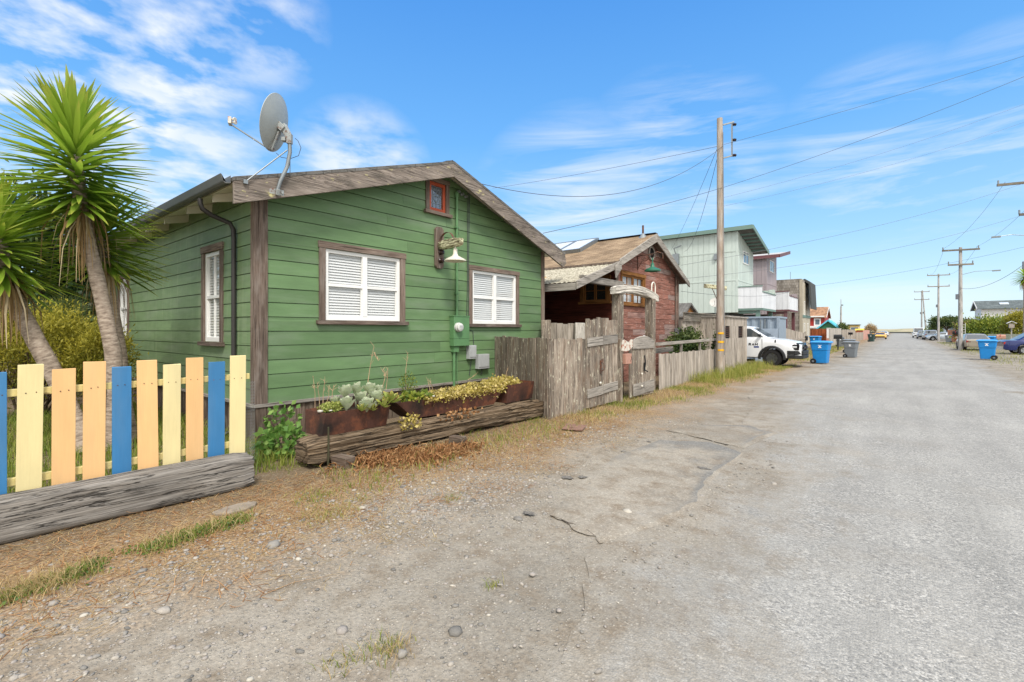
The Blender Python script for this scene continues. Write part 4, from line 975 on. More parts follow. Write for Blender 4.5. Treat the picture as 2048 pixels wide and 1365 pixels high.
for (a, c, d, e, lab) in ((931, 945, 718, 691, 'smaller pale grey utility box beside the green meter cabinet'), (949, 971, 738, 709, 'larger pale grey ribbed utility box low on the green wall')):
    t0 = thing('utility_box', lab, 'utility box', WF.p(fu(a), fz(a, d)), 'grey boxes on the cottage wall')
    b = MB(); WF.box(b, fu(a), fu(c), fz(a, d), fz(a, e), .022, .13); WF.box(b, fu(a) + .015, fu(c) - .015, fz(a, d) + .04, fz(a, e) - .02, .13, .142)
    for q in np.linspace(.1, .9, 6): WF.box(b, fu(a) + (fu(c) - fu(a)) * q - .004, fu(a) + (fu(c) - fu(a)) * q + .004, fz(a, d) + .06, fz(a, e) - .04, .142, .147)
    b.build('housing', 'box_grey', t0, bevel=.008)
    b = MB(); b.tube([WF.p(fu((a + c) / 2), fz(a, d), .07), WF.p(fu((a + c) / 2), fz(a, d) - .12, .06), WF.p(fu((a + c) / 2) - .02, .7, .03)], .008, 6); b.build('cable', 'wire_black', t0, smooth=60)
# ---------------------------------------------------------------- painted picket fence and the grey beam
PX = -6.12
def py(px): return onX(px, 660, PX).y
pf_ = thing('picket_fence', 'low picket fence of blue, yellow and orange boards in front of the yucca trees', 'fence', (PX, 1.0, 0))
PK = [(-120, -78, 735, 'orange'), (-70, -25, 742, 'yellow'), (-12, 13, 745, 'blue'), (33, 85, 729, 'yellow'), (103, 151, 738, 'orange'), (166, 211, 724, 'orange'), (224, 263, 734, 'blue'), (275, 316, 721, 'orange'), (326, 361, 729, 'yellow'), (372, 406, 716, 'orange'), (416, 449, 724, 'blue'), (459, 491, 712, 'yellow')]
for a, c, tpx, cl in PK:
    y0, y1 = py(a), py(c); z1 = onX((a + c) / 2, tpx, PX).z
    b = MB(); l = U(-.008, .008); b.bar((PX, (y0 + y1) / 2 - l, .10), (PX, (y0 + y1) / 2 + l, z1), y1 - y0, .022, up=(1, 0, 0), jit=.0035, tint=U(.2, .8))
    o = b.build('picket', 'picket_' + cl, pf_, bevel=.003); o['label'] = cl + ' picket'
    for q_ in (.3, .7): b = MB(); b.lathe([(0, 0), (.0055, 0), (.004, .003), (0, .003)], (PX + .012, y0 + (y1 - y0) * q_ + U(-.01, .01), 1.215 + U(-.012, .012)), (1, 0, 0), 8); b.build('nail_head', 'rust_iron', o)
for zz, y1 in ((1.215, py(501)), (.42, py(490))):
    b = MB(); b.bar((PX - .045, py(-130), zz), (PX - .045, y1, zz), .038, .07, jit=.003); b.build('rail', 'rail_yellow', pf_, bevel=.004)
b = MB()
for k in range(26):
    z = .18 + k * .038
    for s in (0, 1):
        pts = [V((PX - .05 - .010 * (i % 2), py(494) + i * .028, z + .014 * (1 if (i + k + s) % 2 else -1))) for i in range(5)]; b.tube(pts, .0018, 4)
b.build('wire_mesh', 'galv_metal', pf_)
b = MB(); beam(b, (-5.93, -1.3, 0), (-5.84, 2.36, 0), .33, .355, .005, 90, .010, 3, .035, None, 0.0, 0.0, [(4, .3, .75, .03), (68, .1, .6, .03), (62, .55, .98, .02), (71, .62, 1.1, .022), (12, .4, .95, .025), (20, .2, .7, .02), (66, .7, .9, .03), (2, .75, 1.1, .02)])
tag(b.build('weathered_beam', 'log_wood', smooth=38), 'big silvery weathered timber beam lying in front of the painted pickets', 'timber beam')
# ---------------------------------------------------------------- planter beam, troughs, blocks
LA, LB = V((-5.99, 3.06, 0)), V((-5.80, 7.98, 0))
b = MB(); beam(b, LA, LB, .41, .30, .05, 90, .034, 8, .05, None, .0, 0.0, [(U(0, 72), a_, a_ + U(.15, .6), U(.015, .04)) for a_ in [U(-.1, .8) for _ in range(26)]])
tag(b.build('rotting_beam', 'old_log_wood', smooth=34), 'cracked brown rotting timber beam carrying the rusty planters', 'timber beam')
for px_, py_, s, lab in ((690, 938, .17, 'short dark wood block under the near end of the rotting beam'), (922, 893, .16, 'dark wood block under the far half of the rotting beam')):
    c = gp(px_, py_); b = MB(); b.box(c + V((-.10, .03, s * .42)), (s * 1.5, s, s * .84), .2, .5, .008); tag(b.build('support_block', 'skirt_wood', bevel=.008), lab, 'wood block', 'blocks under the planter beam')
c = gp(688, 922); b = MB(); b.tube([c + V((-.04, -.18, .165)), c + V((.0, .10, .175))], .045, 9, wob=.12); tag(b.build('log_offcut', 'weathered_wood', smooth=50), 'short pale log offcut lying on the near wood block', 'log')
c = gp(656, 935); b = MB(); b.tube([c + V((0, 0, -.02)), c + V((.01, 0, .2)), c + V((-.005, .01, .36)), c + V((.008, .0, .52))], [.014, .013, .012, .011], 7, wob=.15); tag(b.build('garden_stake', 'vine_dark', smooth=60), 'thin mossy stick standing against the near end of the planter beam', 'stake')
def trough(lab, y0, y1, yb0, yb1, xf, zt, zb, d, off=0.0, tilt=0.0):
    x0, x1 = xf, xf - d; xb0, xb1 = xf - .05, xf - d + .09
    t0 = thing('planter_trough', lab, 'planter', (xf - d / 2, (y0 + y1) / 2, zb), 'rusty steel planters on the old beam')
    T = [V((x0, y0, zt)), V((x0, y1, zt + tilt)), V((x1, y1, zt + tilt)), V((x1, y0, zt))]; B_ = [V((xb0, yb0, zb)), V((xb0, yb1, zb + tilt)), V((xb1, yb1, zb + tilt)), V((xb1, yb0, zb))]
    b = MB(); c = sum(T, V()) / 4; cb = sum(B_, V()) / 4
    Ti = [p + (c - p).normalized() * .012 for p in T]; Bi = [p + (cb - p).normalized() * .012 + Z * .012 for p in B_]
    b.rings([Bi, Ti, T, B_], True, False, .5); b.poly(B_[::-1], .5)
    b.build('trough', 'rust_steel', t0, bevel=.003)
    S = [p.lerp(q, .82) for p, q in zip(Bi, Ti)]; n = 14; g = MB()
    for i in range(n + 1):
        for j in range(6):
            p = S[0].lerp(S[1], i / n).lerp(S[3].lerp(S[2], i / n), j / 5); g.v.append((p.x, p.y, p.z + .02 * fbm(p.x * 9, p.y * 9, 1, 3)))
    for i in range(n):
        for j in range(5): g.f.append([i * 6 + j, i * 6 + 6 + j, i * 6 + 7 + j, i * 6 + 1 + j]); g.uv.extend([(0, 0)] * 4); g.t.append(.5)
    g.build('soil', 'soil', t0, smooth=180); return t0
trough('nearest rusty steel trough planted with pale green rosettes', 3.36, 4.40, 3.33, 4.36, -5.93, .665, .350, .55)
trough('long rusty steel trough with slanted ends full of yellowing leaves', 4.46, 6.98, 4.84, 6.72, -5.86, .680, .385, .52)
trough('farthest rusty steel trough touching the plank fence', 7.03, 7.86, 7.02, 7.84, -5.80, .720, .370, .48, 0, .01)
# succulents
def rosette(b, c, r, n, tall, lean=V((0, 0, 0)), w=.30, lo=8):
    for i in range(n):
        k = i / n; a = i * 2.39996 + U(-.2, .2); el = R(lo + (84 - lo) * k + U(-7, 7)); L = r * (1.0 - .55 * k) * U(.85, 1.15)
        d = V((math.cos(a) * math.cos(el), math.sin(a) * math.cos(el), math.sin(el))) + lean * .3; d.normalize(); s = d.cross(Z).normalized(); u = s.cross(d)
        p0 = c + Z * tall * k; pts = []; ws = []
        for t_ in (0, .3, .6, .85, 1.0): pts.append(p0 + d * L * t_ + u * (L * .22 * t_ * t_)); ws.append(L * w * (.42, .62, 1.0, .8, .12)[(0, .3, .6, .85, 1.0).index(t_)])
        b.strip(pts, ws, s, U(.15, .6) + .4 * k, .55, u)
t0 = thing('succulent', 'pale grey green succulent rosettes growing in the nearest rusty trough', 'succulent', (-6.1, 3.9, .62))
for px_, py_, dep, r, n in ((693, 797, 6.75, .19, 22), (690, 772, 6.95, .18, 20), (712, 766, 7.05, .17, 20), (733, 800, 6.85, .20, 26), (752, 783, 7.05, .19, 24), (739, 768, 7.15, .19, 24), (722, 785, 7.0, .18, 22), (757, 768, 7.25, .16, 20), (672, 790, 6.95, .15, 18)):
    c = at(px_, py_ + 24, dep); b = MB(); rosette(b, c, r * 1.1, n + 4, .07, V((.2, -.15, .3)), .27, 28); b.tube([V((c.x, c.y, min(c.z, .60))), c + Z * .03], .016, 6); b.build('rosette', 'succulent_leaf', t0, smooth=180)
t0 = thing('aloe_plant', 'yellow green pointed leaf succulent at the right end of the nearest trough', 'succulent', (-6.05, 4.3, .62))
for px_, py_, dep, r, n in ((782, 800, 7.05, .22, 22), (768, 809, 6.9, .18, 14), (723, 817, 6.72, .14, 11), (745, 816, 6.85, .14, 11)):
    b = MB(); rosette(b, at(px_, py_ + 6, dep), r, n, .03, V((.3, -.1, 0)), .2); b.build('rosette', 'aloe_leaf', t0, smooth=180)
def card_plant(name, lab, cat, C, rad, n, L, W, mat, part='leaves', stem=None, up=.35, group=None, z0=None, dens=None):
    """a low leafy plant: leaf cards through an ellipsoid plus stems"""
    C = V(C); t0 = thing(name, lab, cat, (C.x, C.y, C.z - rad[2] if z0 is None else z0), group)
    d = RNG.normal(size=(n, 3)); d /= np.linalg.norm(d, axis=1, keepdims=True); r = RNG.uniform(.15, 1, n) ** .5
    P = d * r[:, None] * np.array(rad) + np.array(C)
    if dens is not None: P = P[[dens(p) for p in P]]; d = d[:len(P)]
    if z0 is not None: P[:, 2] = np.maximum(P[:, 2], z0 + .01)
    dd = (P - np.array(C)) / np.array(rad) * .6 + RNG.normal(size=(len(P), 3)) * .7 + [0, 0, up]
    leaves(part, P, dd, np.full(len(P), L), np.full(len(P), W), mat, parent=t0)
    if stem:
        b = MB()
        for k in range(stem[0]):
            q = P[RNG.integers(len(P))]; base = V((C.x + U(-.3, .3) * rad[0], C.y + U(-.3, .3) * rad[1], (C.z - rad[2]) if z0 is None else z0)); m = base.lerp(V(q), .5) + V((U(-.1, .1) * rad[0], U(-.1, .1) * rad[1], rad[2] * .2)); b.tube([base, m, V(q)], [stem[1], stem[1] * .7, stem[1] * .35], 5)
        b.build('stems', stem[2], t0, smooth=60)
    return t0
card_plant('succulent_groundcover', 'low yellow green sedum at the left end of the nearest trough', 'plant', (-6.22, 3.62, .68), (.15, .2, .07), 420, .04, .014, 'aloe_leaf', up=.8, stem=(6, .006, 'vine_dark'))
# trailing plants of the long trough and dead stalks
tr = thing('trailing_plant', 'mass of yellowing trailing leaves spilling over the long rusty trough', 'plant', (-6.1, 6.1, .66))
P = []
for k in range(5200):
    y = 4.75 + 2.75 * RNG.beta(1.8, 1.2); hh = .03 + .19 * ((y - 4.7) / 2.7) ** 1.2; x = RNG.uniform(-6.38, -5.84); hh *= 1 - .5 * ((x + 6.11) / .27) ** 2; P.append((x, y, .665 + RNG.uniform(-.02, 1) * hh * (.6 + .9 * abs(mnoise.noise(V((x * 5, y * 5, 1)))))))
for k in range(420):
    y = RNG.uniform(5.0, 7.0); P.append((-5.85 + RNG.uniform(-.02, .03), y, .68 - RNG.exponential(.035)))
P = np.array(P); leaves('leaves', P, RNG.normal(size=(len(P), 3)) + [.35, 0, .7], np.full(len(P), .048), np.full(len(P), .020), 'trailing_leaf', parent=tr)
b = MB()
for k in range(60):
    y = U(4.9, 7.3); p = V((U(-6.3, -5.95), y, .66)); b.tube([p, p + V((U(-.05, .1), U(-.1, .1), .08)), p + V((U(-.05, .2), U(-.15, .15), U(.06, .2)))], .003, 4)
b.build('stems', 'vine_dark', tr)
card_plant('green_herb', 'upright green herb at the left end of the long trough', 'plant', at(815, 770, 7.75), (.14, .16, .22), 420, .035, .007, 'bush_leaf', up=1.2, stem=(14, .004, 'vine_dark'))
card_plant('strawberry_plant', 'broad green leaved plant at the left end of the long trough', 'plant', at(830, 797, 7.6), (.16, .26, .09), 160, .085, .036, 'bush_leaf', up=.6, stem=(8, .004, 'vine_dark'))
card_plant('creeping_plant', 'reddish creeper dangling between the long trough and the beam', 'plant', at(925, 828, 8.0), (.10, .55, .07), 90, .055, .024, 'rust_needles', up=.1, stem=(6, .003, 'vine_dark'))
card_plant('creeping_plant', 'green and yellow creeper growing between the two nearest troughs', 'plant', at(820, 845, 7.1), (.10, .22, .12), 110, .05, .022, 'trailing_leaf', up=.2, stem=(7, .003, 'vine_dark'))
ds = thing('dead_flower_stalks', 'dry dead flower stalks standing in the rusty troughs', 'plant', (-6.2, 4.3, .65)); plain('dead_stem', (.40, .28, .17), .9, var=.3)
for (x0, y0, x1, y1, dep) in ((735, 770, 748, 692, 7.2), (748, 705, 757, 722, 7.2), (765, 775, 773, 742, 7.2), (768, 752, 764, 741, 7.2), (772, 780, 776, 735, 7.3), (646, 815, 650, 760, 6.9), (640, 820, 634, 764, 6.9), (652, 812, 658, 770, 6.9), (664, 800, 668, 770, 6.9), (630, 822, 626, 752, 6.95), (860, 782, 856, 762, 8.0), (866, 780, 858, 760, 8.0), (812, 775, 816, 705, 7.8), (936, 760, 952, 750, 8.9), (1012, 752, 1017, 735, 9.5)):
    a, c = at(x0, y0, dep), at(x1, y1, dep); m = a.lerp(c, .5) + V((U(-.02, .02), U(-.02, .02), 0)); b = MB(); b.tube([a, m, c], [.006, .0045, .0025], 5)
    for k in range(5):
        q = a.lerp(c, U(.5, 1)); b.tube([q, q + V((U(-.06, .06), U(-.06, .06), U(.02, .08)))], [.003, .0015], 4)
    b.build('stalk', 'dead_stem', ds)
for px_, py_, dep, s, lab in ((641, 824, 6.45, .036, 'white rounded stone at the left end of the nearest trough'), (867, 793, 7.7, .034, 'white rounded stone among the leaves of the long trough'), (662, 822, 6.55, .055, 'flat grey stone beside the white stone in the nearest trough')):
    o = stones('stone', np.array([list(at(px_, py_, dep))]), s, 'stone_white' if 'white' in lab else 'concrete', .55); tag(o, lab, 'stone', 'stones in the planters')
# bramble growing out at the corner of the cottage
t0 = card_plant('bramble', 'green bramble sprawling at the foot of the cottage corner', 'plant', at(563, 885, 6.75), (.28, .36, .25), 300, .10, .042, 'bramble_leaf', up=.25, z0=0.0, stem=(16, .006, 'vine_dark'))
card_plant('bramble', 'thin bramble shoots climbing the brown skirting boards', 'plant', at(562, 838, 7.1), (.18, .32, .22), 90, .085, .036, 'bramble_leaf', up=.3, stem=(8, .005, 'vine_dark'))
# ---------------------------------------------------------------- yuccas and shrubs of the yard
def yucca(lab, path, r0, r1, stem_top, L, n, nd_, lo=-28, hi=84, seed=1):
    path = [V(p) for p in path]; t0 = thing('yucca_tree', lab, 'yucca', path[0], 'yucca trees behind the picket fence')
    m = len(path); b = MB(); pp = []
    for i in range(m - 1):
        for k in range(5): pp.append(path[i].lerp(path[i + 1], k / 5))
    pp.append(path[-1]); pp.append(path[-1].lerp(V(stem_top), .6)); k = len(pp)
    rr = [r0 + (r1 - r0) * (i / (k - 1)) ** .7 + .06 * max(0, 1 - i / 3) for i in range(k)]; b.tube(pp, rr, 14, wob=.05); b.build('trunk', 'yucca_bark', t0, smooth=80)
    b = MB(); c0, c1 = path[-1], V(stem_top); ax = (c1 - c0).normalized()
    for i in range(n):
        s = (i + .5) / n; p0 = c0.lerp(c1, s ** .9); a = i * 2.39996 + U(-.25, .25); el = R(lo + (hi - lo) * s ** 1.9 + U(-9, 9))
        h = V((math.cos(a), math.sin(a), 0)); d = (h * math.cos(el) + ax * math.sin(el)).normalized(); l = L * U(.82, 1.12) * (1.0 - .32 * s ** 3)
        sd = d.cross(Z); sd = sd.normalized() if sd.length > .05 else V((1, 0, 0)); u = sd.cross(d); g = U(.0, .10) * (1 - s * .7); pts = []; w = .038 * U(.8, 1.2); p0 = p0 + h * .05
        for q in (0, .2, .45, .7, .88, 1): pts.append(p0 + d * l * q - Z * (g * l * q * q * 1.4))
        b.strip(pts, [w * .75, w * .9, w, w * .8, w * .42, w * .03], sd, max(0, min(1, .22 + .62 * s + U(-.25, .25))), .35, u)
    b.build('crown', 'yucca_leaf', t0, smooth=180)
    b = MB()
    for i in range(nd_):
        a = U(0, 6.283); h = V((math.cos(a), math.sin(a), 0)); s = U(-.12, .12); p0 = c0.lerp(c1, s) + h * .08; l = L * U(.55, 1.05); out = U(.10, .75); pts = []
        for q in (0, .12, .3, .6, 1): pts.append(p0 + h * l * out * (1 - (1 - q) ** 2) * .6 + Z * (-l * q ** 1.3 + .05 * math.sin(q * 3)) + V((U(-.02, .02), U(-.02, .02), 0)))
        sd = h.cross(Z); sd = (sd + h * U(-.6, .6)).normalized(); w = .017 * U(.6, 1.2); b.strip(pts, [w * .8, w, w * .9, w * .6, w * .15], sd, U(0, 1))
    b.build('dead_leaves', 'yucca_dead', t0)
    return t0
g0 = gp(240, 898)
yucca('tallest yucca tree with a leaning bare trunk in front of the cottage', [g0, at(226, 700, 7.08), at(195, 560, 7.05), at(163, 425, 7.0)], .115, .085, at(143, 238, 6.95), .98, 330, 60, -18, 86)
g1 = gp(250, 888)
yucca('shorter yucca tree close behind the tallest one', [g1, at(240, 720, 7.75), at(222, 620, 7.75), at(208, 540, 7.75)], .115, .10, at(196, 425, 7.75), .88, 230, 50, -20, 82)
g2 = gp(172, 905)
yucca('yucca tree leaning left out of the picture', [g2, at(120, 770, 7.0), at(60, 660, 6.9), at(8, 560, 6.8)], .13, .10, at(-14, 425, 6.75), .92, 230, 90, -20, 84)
def bush(name, lab, cat, C, rad, ncl, nlf, L, W, mat, group=None, spread=.22, up=.25, stem=None, base=None, flat=0.0, clump_t=.30):
    C = V(C); z0 = C.z - rad[2] if base is None else base
    t0 = thing(name, lab, cat, (C.x, C.y, z0), group); d = RNG.normal(size=(ncl, 3)); d /= np.linalg.norm(d, axis=1, keepdims=True); d[:, 2] = np.where(d[:, 2] < -.5, -d[:, 2], d[:, 2])
    r = RNG.uniform(.35, 1, ncl) ** .45; cc = d * r[:, None] * np.array(rad) * (1 + RNG.normal(0, .08, (ncl, 1))) + np.array(C)
    k = RNG.integers(0, ncl, nlf); P = cc[k] + RNG.normal(size=(nlf, 3)) * np.array(rad) * spread; P[:, 2] = np.maximum(P[:, 2], z0 + .03)
    D_ = (P - np.array(C)) / np.array(rad) * .5 + RNG.normal(size=(nlf, 3)) * .7 + [0, 0, up]
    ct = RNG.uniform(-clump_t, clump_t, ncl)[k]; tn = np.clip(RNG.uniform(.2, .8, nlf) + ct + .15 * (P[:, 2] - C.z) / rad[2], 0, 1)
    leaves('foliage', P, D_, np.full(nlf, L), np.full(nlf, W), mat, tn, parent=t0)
    if stem:
        b = MB()
        for i in range(stem[0]):
            q = V(cc[RNG.integers(ncl)]); s0 = V((C.x + U(-.25, .25) * rad[0], C.y + U(-.25, .25) * rad[1], z0)); b.tube([s0, s0.lerp(q, .5) + Z * .1 * rad[2], q], [stem[1], stem[1] * .7, stem[1] * .3], 6)
        b.build('stems', 'bark', t0, smooth=60)
    return t0
bush('heather_bush', 'large yellow green heather bush behind the painted pickets', 'bush', at(75, 735, 9.6), (1.15, 1.15, 1.05), 90, 15000, .085, .013, 'heather_leaf', stem=(16, .02), base=0, up=.6, spread=.15)
bush('heather_bush', 'smaller olive green heather bush between the yucca trunks and the cottage', 'bush', at(205, 745, 9.6), (.55, .6, .80), 40, 5200, .085, .013, 'heather_leaf', stem=(10, .016), base=0, up=.6, spread=.16)
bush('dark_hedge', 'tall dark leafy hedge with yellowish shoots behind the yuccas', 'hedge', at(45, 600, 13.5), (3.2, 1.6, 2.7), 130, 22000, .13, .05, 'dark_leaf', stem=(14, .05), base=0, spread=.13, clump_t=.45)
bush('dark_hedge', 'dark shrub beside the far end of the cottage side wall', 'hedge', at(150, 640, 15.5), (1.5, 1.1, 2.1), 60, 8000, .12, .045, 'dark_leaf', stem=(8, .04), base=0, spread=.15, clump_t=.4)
t0 = thing('fan_palm', 'small grey green fan palm behind the heather bush', 'palm', at(118, 790, 11.2)); b = MB(); c = at(118, 672, 11.2)
for i in range(26):
    a = i * 2.4; el = R(U(10, 75)); d = V((math.cos(a) * math.cos(el), math.sin(a) * math.cos(el), math.sin(el))); e = c + d * .62
    b.strip([c, e], [.006, .006], d.cross(Z).normalized(), .6)
    sd = d.cross(Z).normalized(); u = sd.cross(d)
    for k in range(-8, 9):
        q = k / 8 * 1.25; dd = (d * math.cos(q) + sd * math.sin(q)).normalized(); m = e + dd * .25; b.strip([e, m, e + dd * .46 - Z * .05], [.005, .014, .002], dd.cross(u).normalized(), U(0, 1))
b.build('fronds', 'fan_leaf', t0); b = MB(); b.tube([(c.x, c.y, 0), c], [.14, .10], 10, wob=.1); b.build('trunk', 'yucca_bark', t0, smooth=80)
# ---------------------------------------------------------------- plank fences and gates at the front
FA, FB = gp(1095, 838), onX(990, 675, HX + .03); FB.z = 0
fr = thing('plank_fence', 'dark weathered plank fence running from the cottage wall out to the roadside corner', 'fence', FA)
b = MB(); planks(b, FA, FB, lambda s: 1.60 + .03 * s, .0, (.14, .20)); b.build('boards', 'fence_wood', fr)
b = MB(); d_ = (FB - FA).normalized(); nn_ = Z.cross(d_); 
for zz in (.35, 1.25): b.bar(FA - nn_ * .05 + Z * zz + d_ * .1, FB - nn_ * .05 + Z * zz, .04, .09)
b.build('rail', 'fence_wood', fr)
G1, G2, G3, G4, G5 = gp(1171, 823), gp(1235, 806), gp(1258, 800), gp(1307, 789), gp(1317, 786)
ff = thing('plank_fence', 'lichen streaked plank fence section between the roadside corner and the tall plank gate', 'fence', FA)
b = MB(); planks(b, FA + V((.012, .012, 0)), G1, lambda s: 1.60 - .01 * s, -.02, (.13, .21), .026); b.build('boards', 'fence_wood', ff)
b = MB(); b.box(FA + V((-.07, .08, .77)), (.09, .09, 1.54)); b.build('post', 'fence_wood', ff, bevel=.006)
g = thing('plank_gate', 'tall weathered plank gate with two pale cross rails', 'gate', G1)
dg = (G2 - G1); dg.z = 0; Lg = dg.length; dg.normalize(); ng = dg.cross(Z)
b = MB(); planks(b, G1 + dg * .02, G2 - dg * .03, lambda s: 2.02 + (.05 if .25 < s < .6 else -.01), .06, (.14, .22), .026, .008, .02); b.build('boards', 'fence_wood', g)
for zz in (1.50, .37):
    b = MB(); b.bar(G1 + ng * .030 + dg * .03 + Z * zz, G1 + ng * .030 + dg * Lg * .48 + Z * (zz + .03), .022, .19, jit=.003); b.bar(G1 + ng * .031 + dg * Lg * .485 + Z * (zz + .04), G2 + ng * .031 - dg * .06 + Z * (zz + .07), .022, .20, jit=.003); b.build('cross_rail', 'grey_wood', g, bevel=.004)
b = MB(); q = G1 + dg * Lg * .42 + ng * .03; b.box(q + Z * .93, (.03, .05, .30), math.atan2(dg.y, dg.x) + 1.57); b.tube([q + ng * .02 + Z * .83, q + ng * .08 + Z * .88, q + ng * .08 + Z * 1.0, q + ng * .02 + Z * 1.05], .012, 8); b.lathe([(0, 0), (.035, 0), (.035, .015), (0, .02)], q + Z * 1.08 + dg * .06, ng, 12); b.build('latch', 'rust_iron', g, smooth=50)
b = MB(); b.lathe([(0, 0), (.03, .01), (.03, .03), (0, .045)], q - dg * .06 + Z * .57, ng, 10); b.build('knob', 'lichen_white', g, smooth=60)
# arched gate with posts and driftwood lintel
ga = thing('arched_gate', 'low arched plank gate under the driftwood beam, with a copper letter box', 'gate', G3)
d2 = G4 - G3; d2.z = 0; L2 = d2.length; d2.normalize(); n2 = d2.cross(Z)
b = MB(); planks(b, G3, G4 - d2 * .02, 1.33, .05, (.12, .2), .026, .008, .01); b.build('boards', 'fence_wood', ga)
b = MB(); pl = [(0.14, 1.28)] + [(.14 + (L2 - .16) * k / 12, 1.44 + .20 * math.sin(math.pi * (.12 + .76 * k / 12)) - .04 * k / 12) for k in range(13)] + [(L2 - .02, 1.28)]
b.prism(pl, G3 + n2 * .016, d2, Z, n2 * .028, .7); b.build('arch_rail', 'grey_wood', ga, bevel=.005)
b = MB(); b.bar(G3 + n2 * .03 + d2 * .16 + Z * .22, G3 + n2 * .03 + d2 * (L2 * .55) + Z * .24, .024, .30); b.bar(G3 + n2 * .031 + d2 * (L2 * .56) + Z * .25, G4 + n2 * .031 - d2 * .03 + Z * .27, .024, .30); b.build('kick_board', 'grey_wood', ga, bevel=.005)
b = MB(); q = G3 + d2 * L2 * .56 + n2 * .04; b.tube([q + Z * 1.1, q + Z * .9 + n2 * .03, q + Z * .72, q + Z * .66 + d2 * .12 + n2 * .03], .016, 8); b.box(q + Z * .80, (.03, .06, .22), .1); b.build('latch', 'black_plastic', ga, smooth=50)
for zz in (.62, .30):
    b = MB(); b.lathe([(0, 0), (.03, .01), (.03, .03), (0, .045)], G3 + d2 * L2 * .44 + n2 * .03 + Z * zz, n2, 10); b.build('knob', 'lichen_white', ga, smooth=60)
lbx = thing('letter_box', 'pinkish copper letter box with a dark scroll on the left side of the arched gate', 'letter box', G3 + Z * .95)
b = MB(); c = onX(1254, 718, G3.x + .1); Mz = Matrix.Rotation(math.atan2(d2.y, d2.x), 3, 'Z'); b.box(c, (.30, .10, .25), Mz, .5); b.build('body', 'copper_pink', lbx, bevel=.008)
b = MB(); q = c + n2 * .053 + d2 * .11; b.tube([q + V((0, 0, .05)), q + d2 * .025 + Z * .03, q + d2 * .02 - Z * .01, q - d2 * .01 - Z * .03, q - d2 * .02 - Z * .07], .008, 6); b.build('scroll', 'rust_iron', lbx, smooth=60)
b = MB(); c = onX(1253, 690, G3.x + .08); P_ = []
n = 16; pl = [(-.26, -.14), (-.24, .10), (-.12, .13), (-.02, .09), (.08, .05), (.22, .13), (.30, .12), (.30, -.05), (.12, -.14), (-.05, -.16)]
b.prism(pl, c, d2, Z, n2 * .015, .5); tag(b.build('enamel_sign_scrap', 'rust_enamel'), 'rusty white enamel scrap nailed to the top left of the arched gate', 'metal scrap')
gp_ = thing('gate_arch', 'old square posts carrying a bowed white driftwood beam over the arched gate', 'gateway', G3)
pL, pR = at(1243, 640, 12.55), at(1308, 640, 13.75)
for q, s, ht in ((pL, .22, 2.76), (pR, .20, 2.68)):
    b = MB(); b.box((q.x - .12, q.y + .02, ht / 2), (.24, s, ht), None, .35, .008); b.build('post', 'fence_wood', gp_, bevel=.015)
b = MB(); A, B = V((pL.x - .10, pL.y - .28, 0)), V((pR.x - .10, pR.y + .40, 0)); beam(b, A, B, .22, .215, 2.69, 26, .02, 12, .012, lambda s: .22 * math.sin(math.pi * (.15 + .75 * s)) - .10 - .07 * s); b.build('lintel', 'drift_wood', gp_, smooth=45)
hp = thing('horseshoe_hoop', 'white arched metal hoop standing on the right end of the driftwood beam', 'hoop', V((pR.x - .1, pR.y + .2, 2.85))); b = MB()
b.tube([V((pR.x - .10, pR.y + .2 + .13 * math.cos(a), 2.84 + (.19 + .14 * math.sin(a) if 0 <= a <= math.pi else 0))) for a in np.linspace(0, math.pi, 12)], .018, 8)
b.tube([V((pR.x - .10, pR.y + .33, 2.82)), V((pR.x - .10, pR.y + .33, 3.03))], .018, 8); b.tube([V((pR.x - .10, pR.y + .07, 2.82)), V((pR.x - .10, pR.y + .07, 3.03))], .018, 8); b.build('hoop', 'lichen_white', hp, smooth=60)
b = MB(); b.box(V((G2.x + .02, G2.y + .09, .78)), (.09, .12, 1.56), None, .4, .004); b.build('post', 'fence_wood', g, bevel=.008)
# fence behind, between the two houses
bf = thing('plank_fence', 'grey plank fence standing further back between the two cottages', 'fence', at(1104, 690, 13.4))
A, B = at(1102, 660, 13.6), at(1180, 660, 13.2); A.z = B.z = 0
b = MB(); planks(b, A, B, 1.96, 0, (.12, .18)); b.build('boards', 'far_fence_wood', bf)
for (a, ztop, mt, lab) in ((1092, 2.05, 'fence_wood', 'thick dark fence post beside the far corner of the green cottage'), (1159, 1.97, 'drift_wood', 'white topped fence post behind the plank fence')):
    q = at(a, 660, 13.2); b = MB(); b.box((q.x, q.y, ztop / 2), (.26, .22, ztop), YAW, .4, .006); tag(b.build('fence_post', mt, bevel=.012), lab, 'post')
# low fence with open rail
LFA, LFB = V((-5.45, 13.5, 0)), V((-5.72, 20.05, 0))
lf = thing('low_plank_fence', 'low grey plank fence with an open top rail, ending at the utility pole', 'fence', LFA)
b = MB(); planks(b, LFA, LFB, lambda s: 1.06 - .04 * s, 0, (.13, .19), .022, .006, .02); b.build('boards', 'far_fence_wood', lf)
b = MB(); b.bar(LFA + V((-.03, -.1, 1.36)), LFB + V((-.03, .05, 1.39)), .12, .09, jit=.004); b.build('top_rail', 'grey_wood', lf, bevel=.006)
for s in (.33, .66, .995):
    q = LFA.lerp(LFB, s); b = MB(); b.box((q.x - .04, q.y, .66), (.07, .06, 1.31)); b.build('post', 'grey_wood', lf)
b = MB(); b.bar(LFA + V((-.25, -.05, 1.14)), LFA.lerp(LFB, .30) + V((-.25, 0, 1.16)), .03, .16); b.build('inner_board', 'grey_wood', lf)
tf = thing('tall_board_fence', 'tall mossy board fence beyond the ivy, beside the brick red cottage', 'fence', (-6.9, 20, 0))
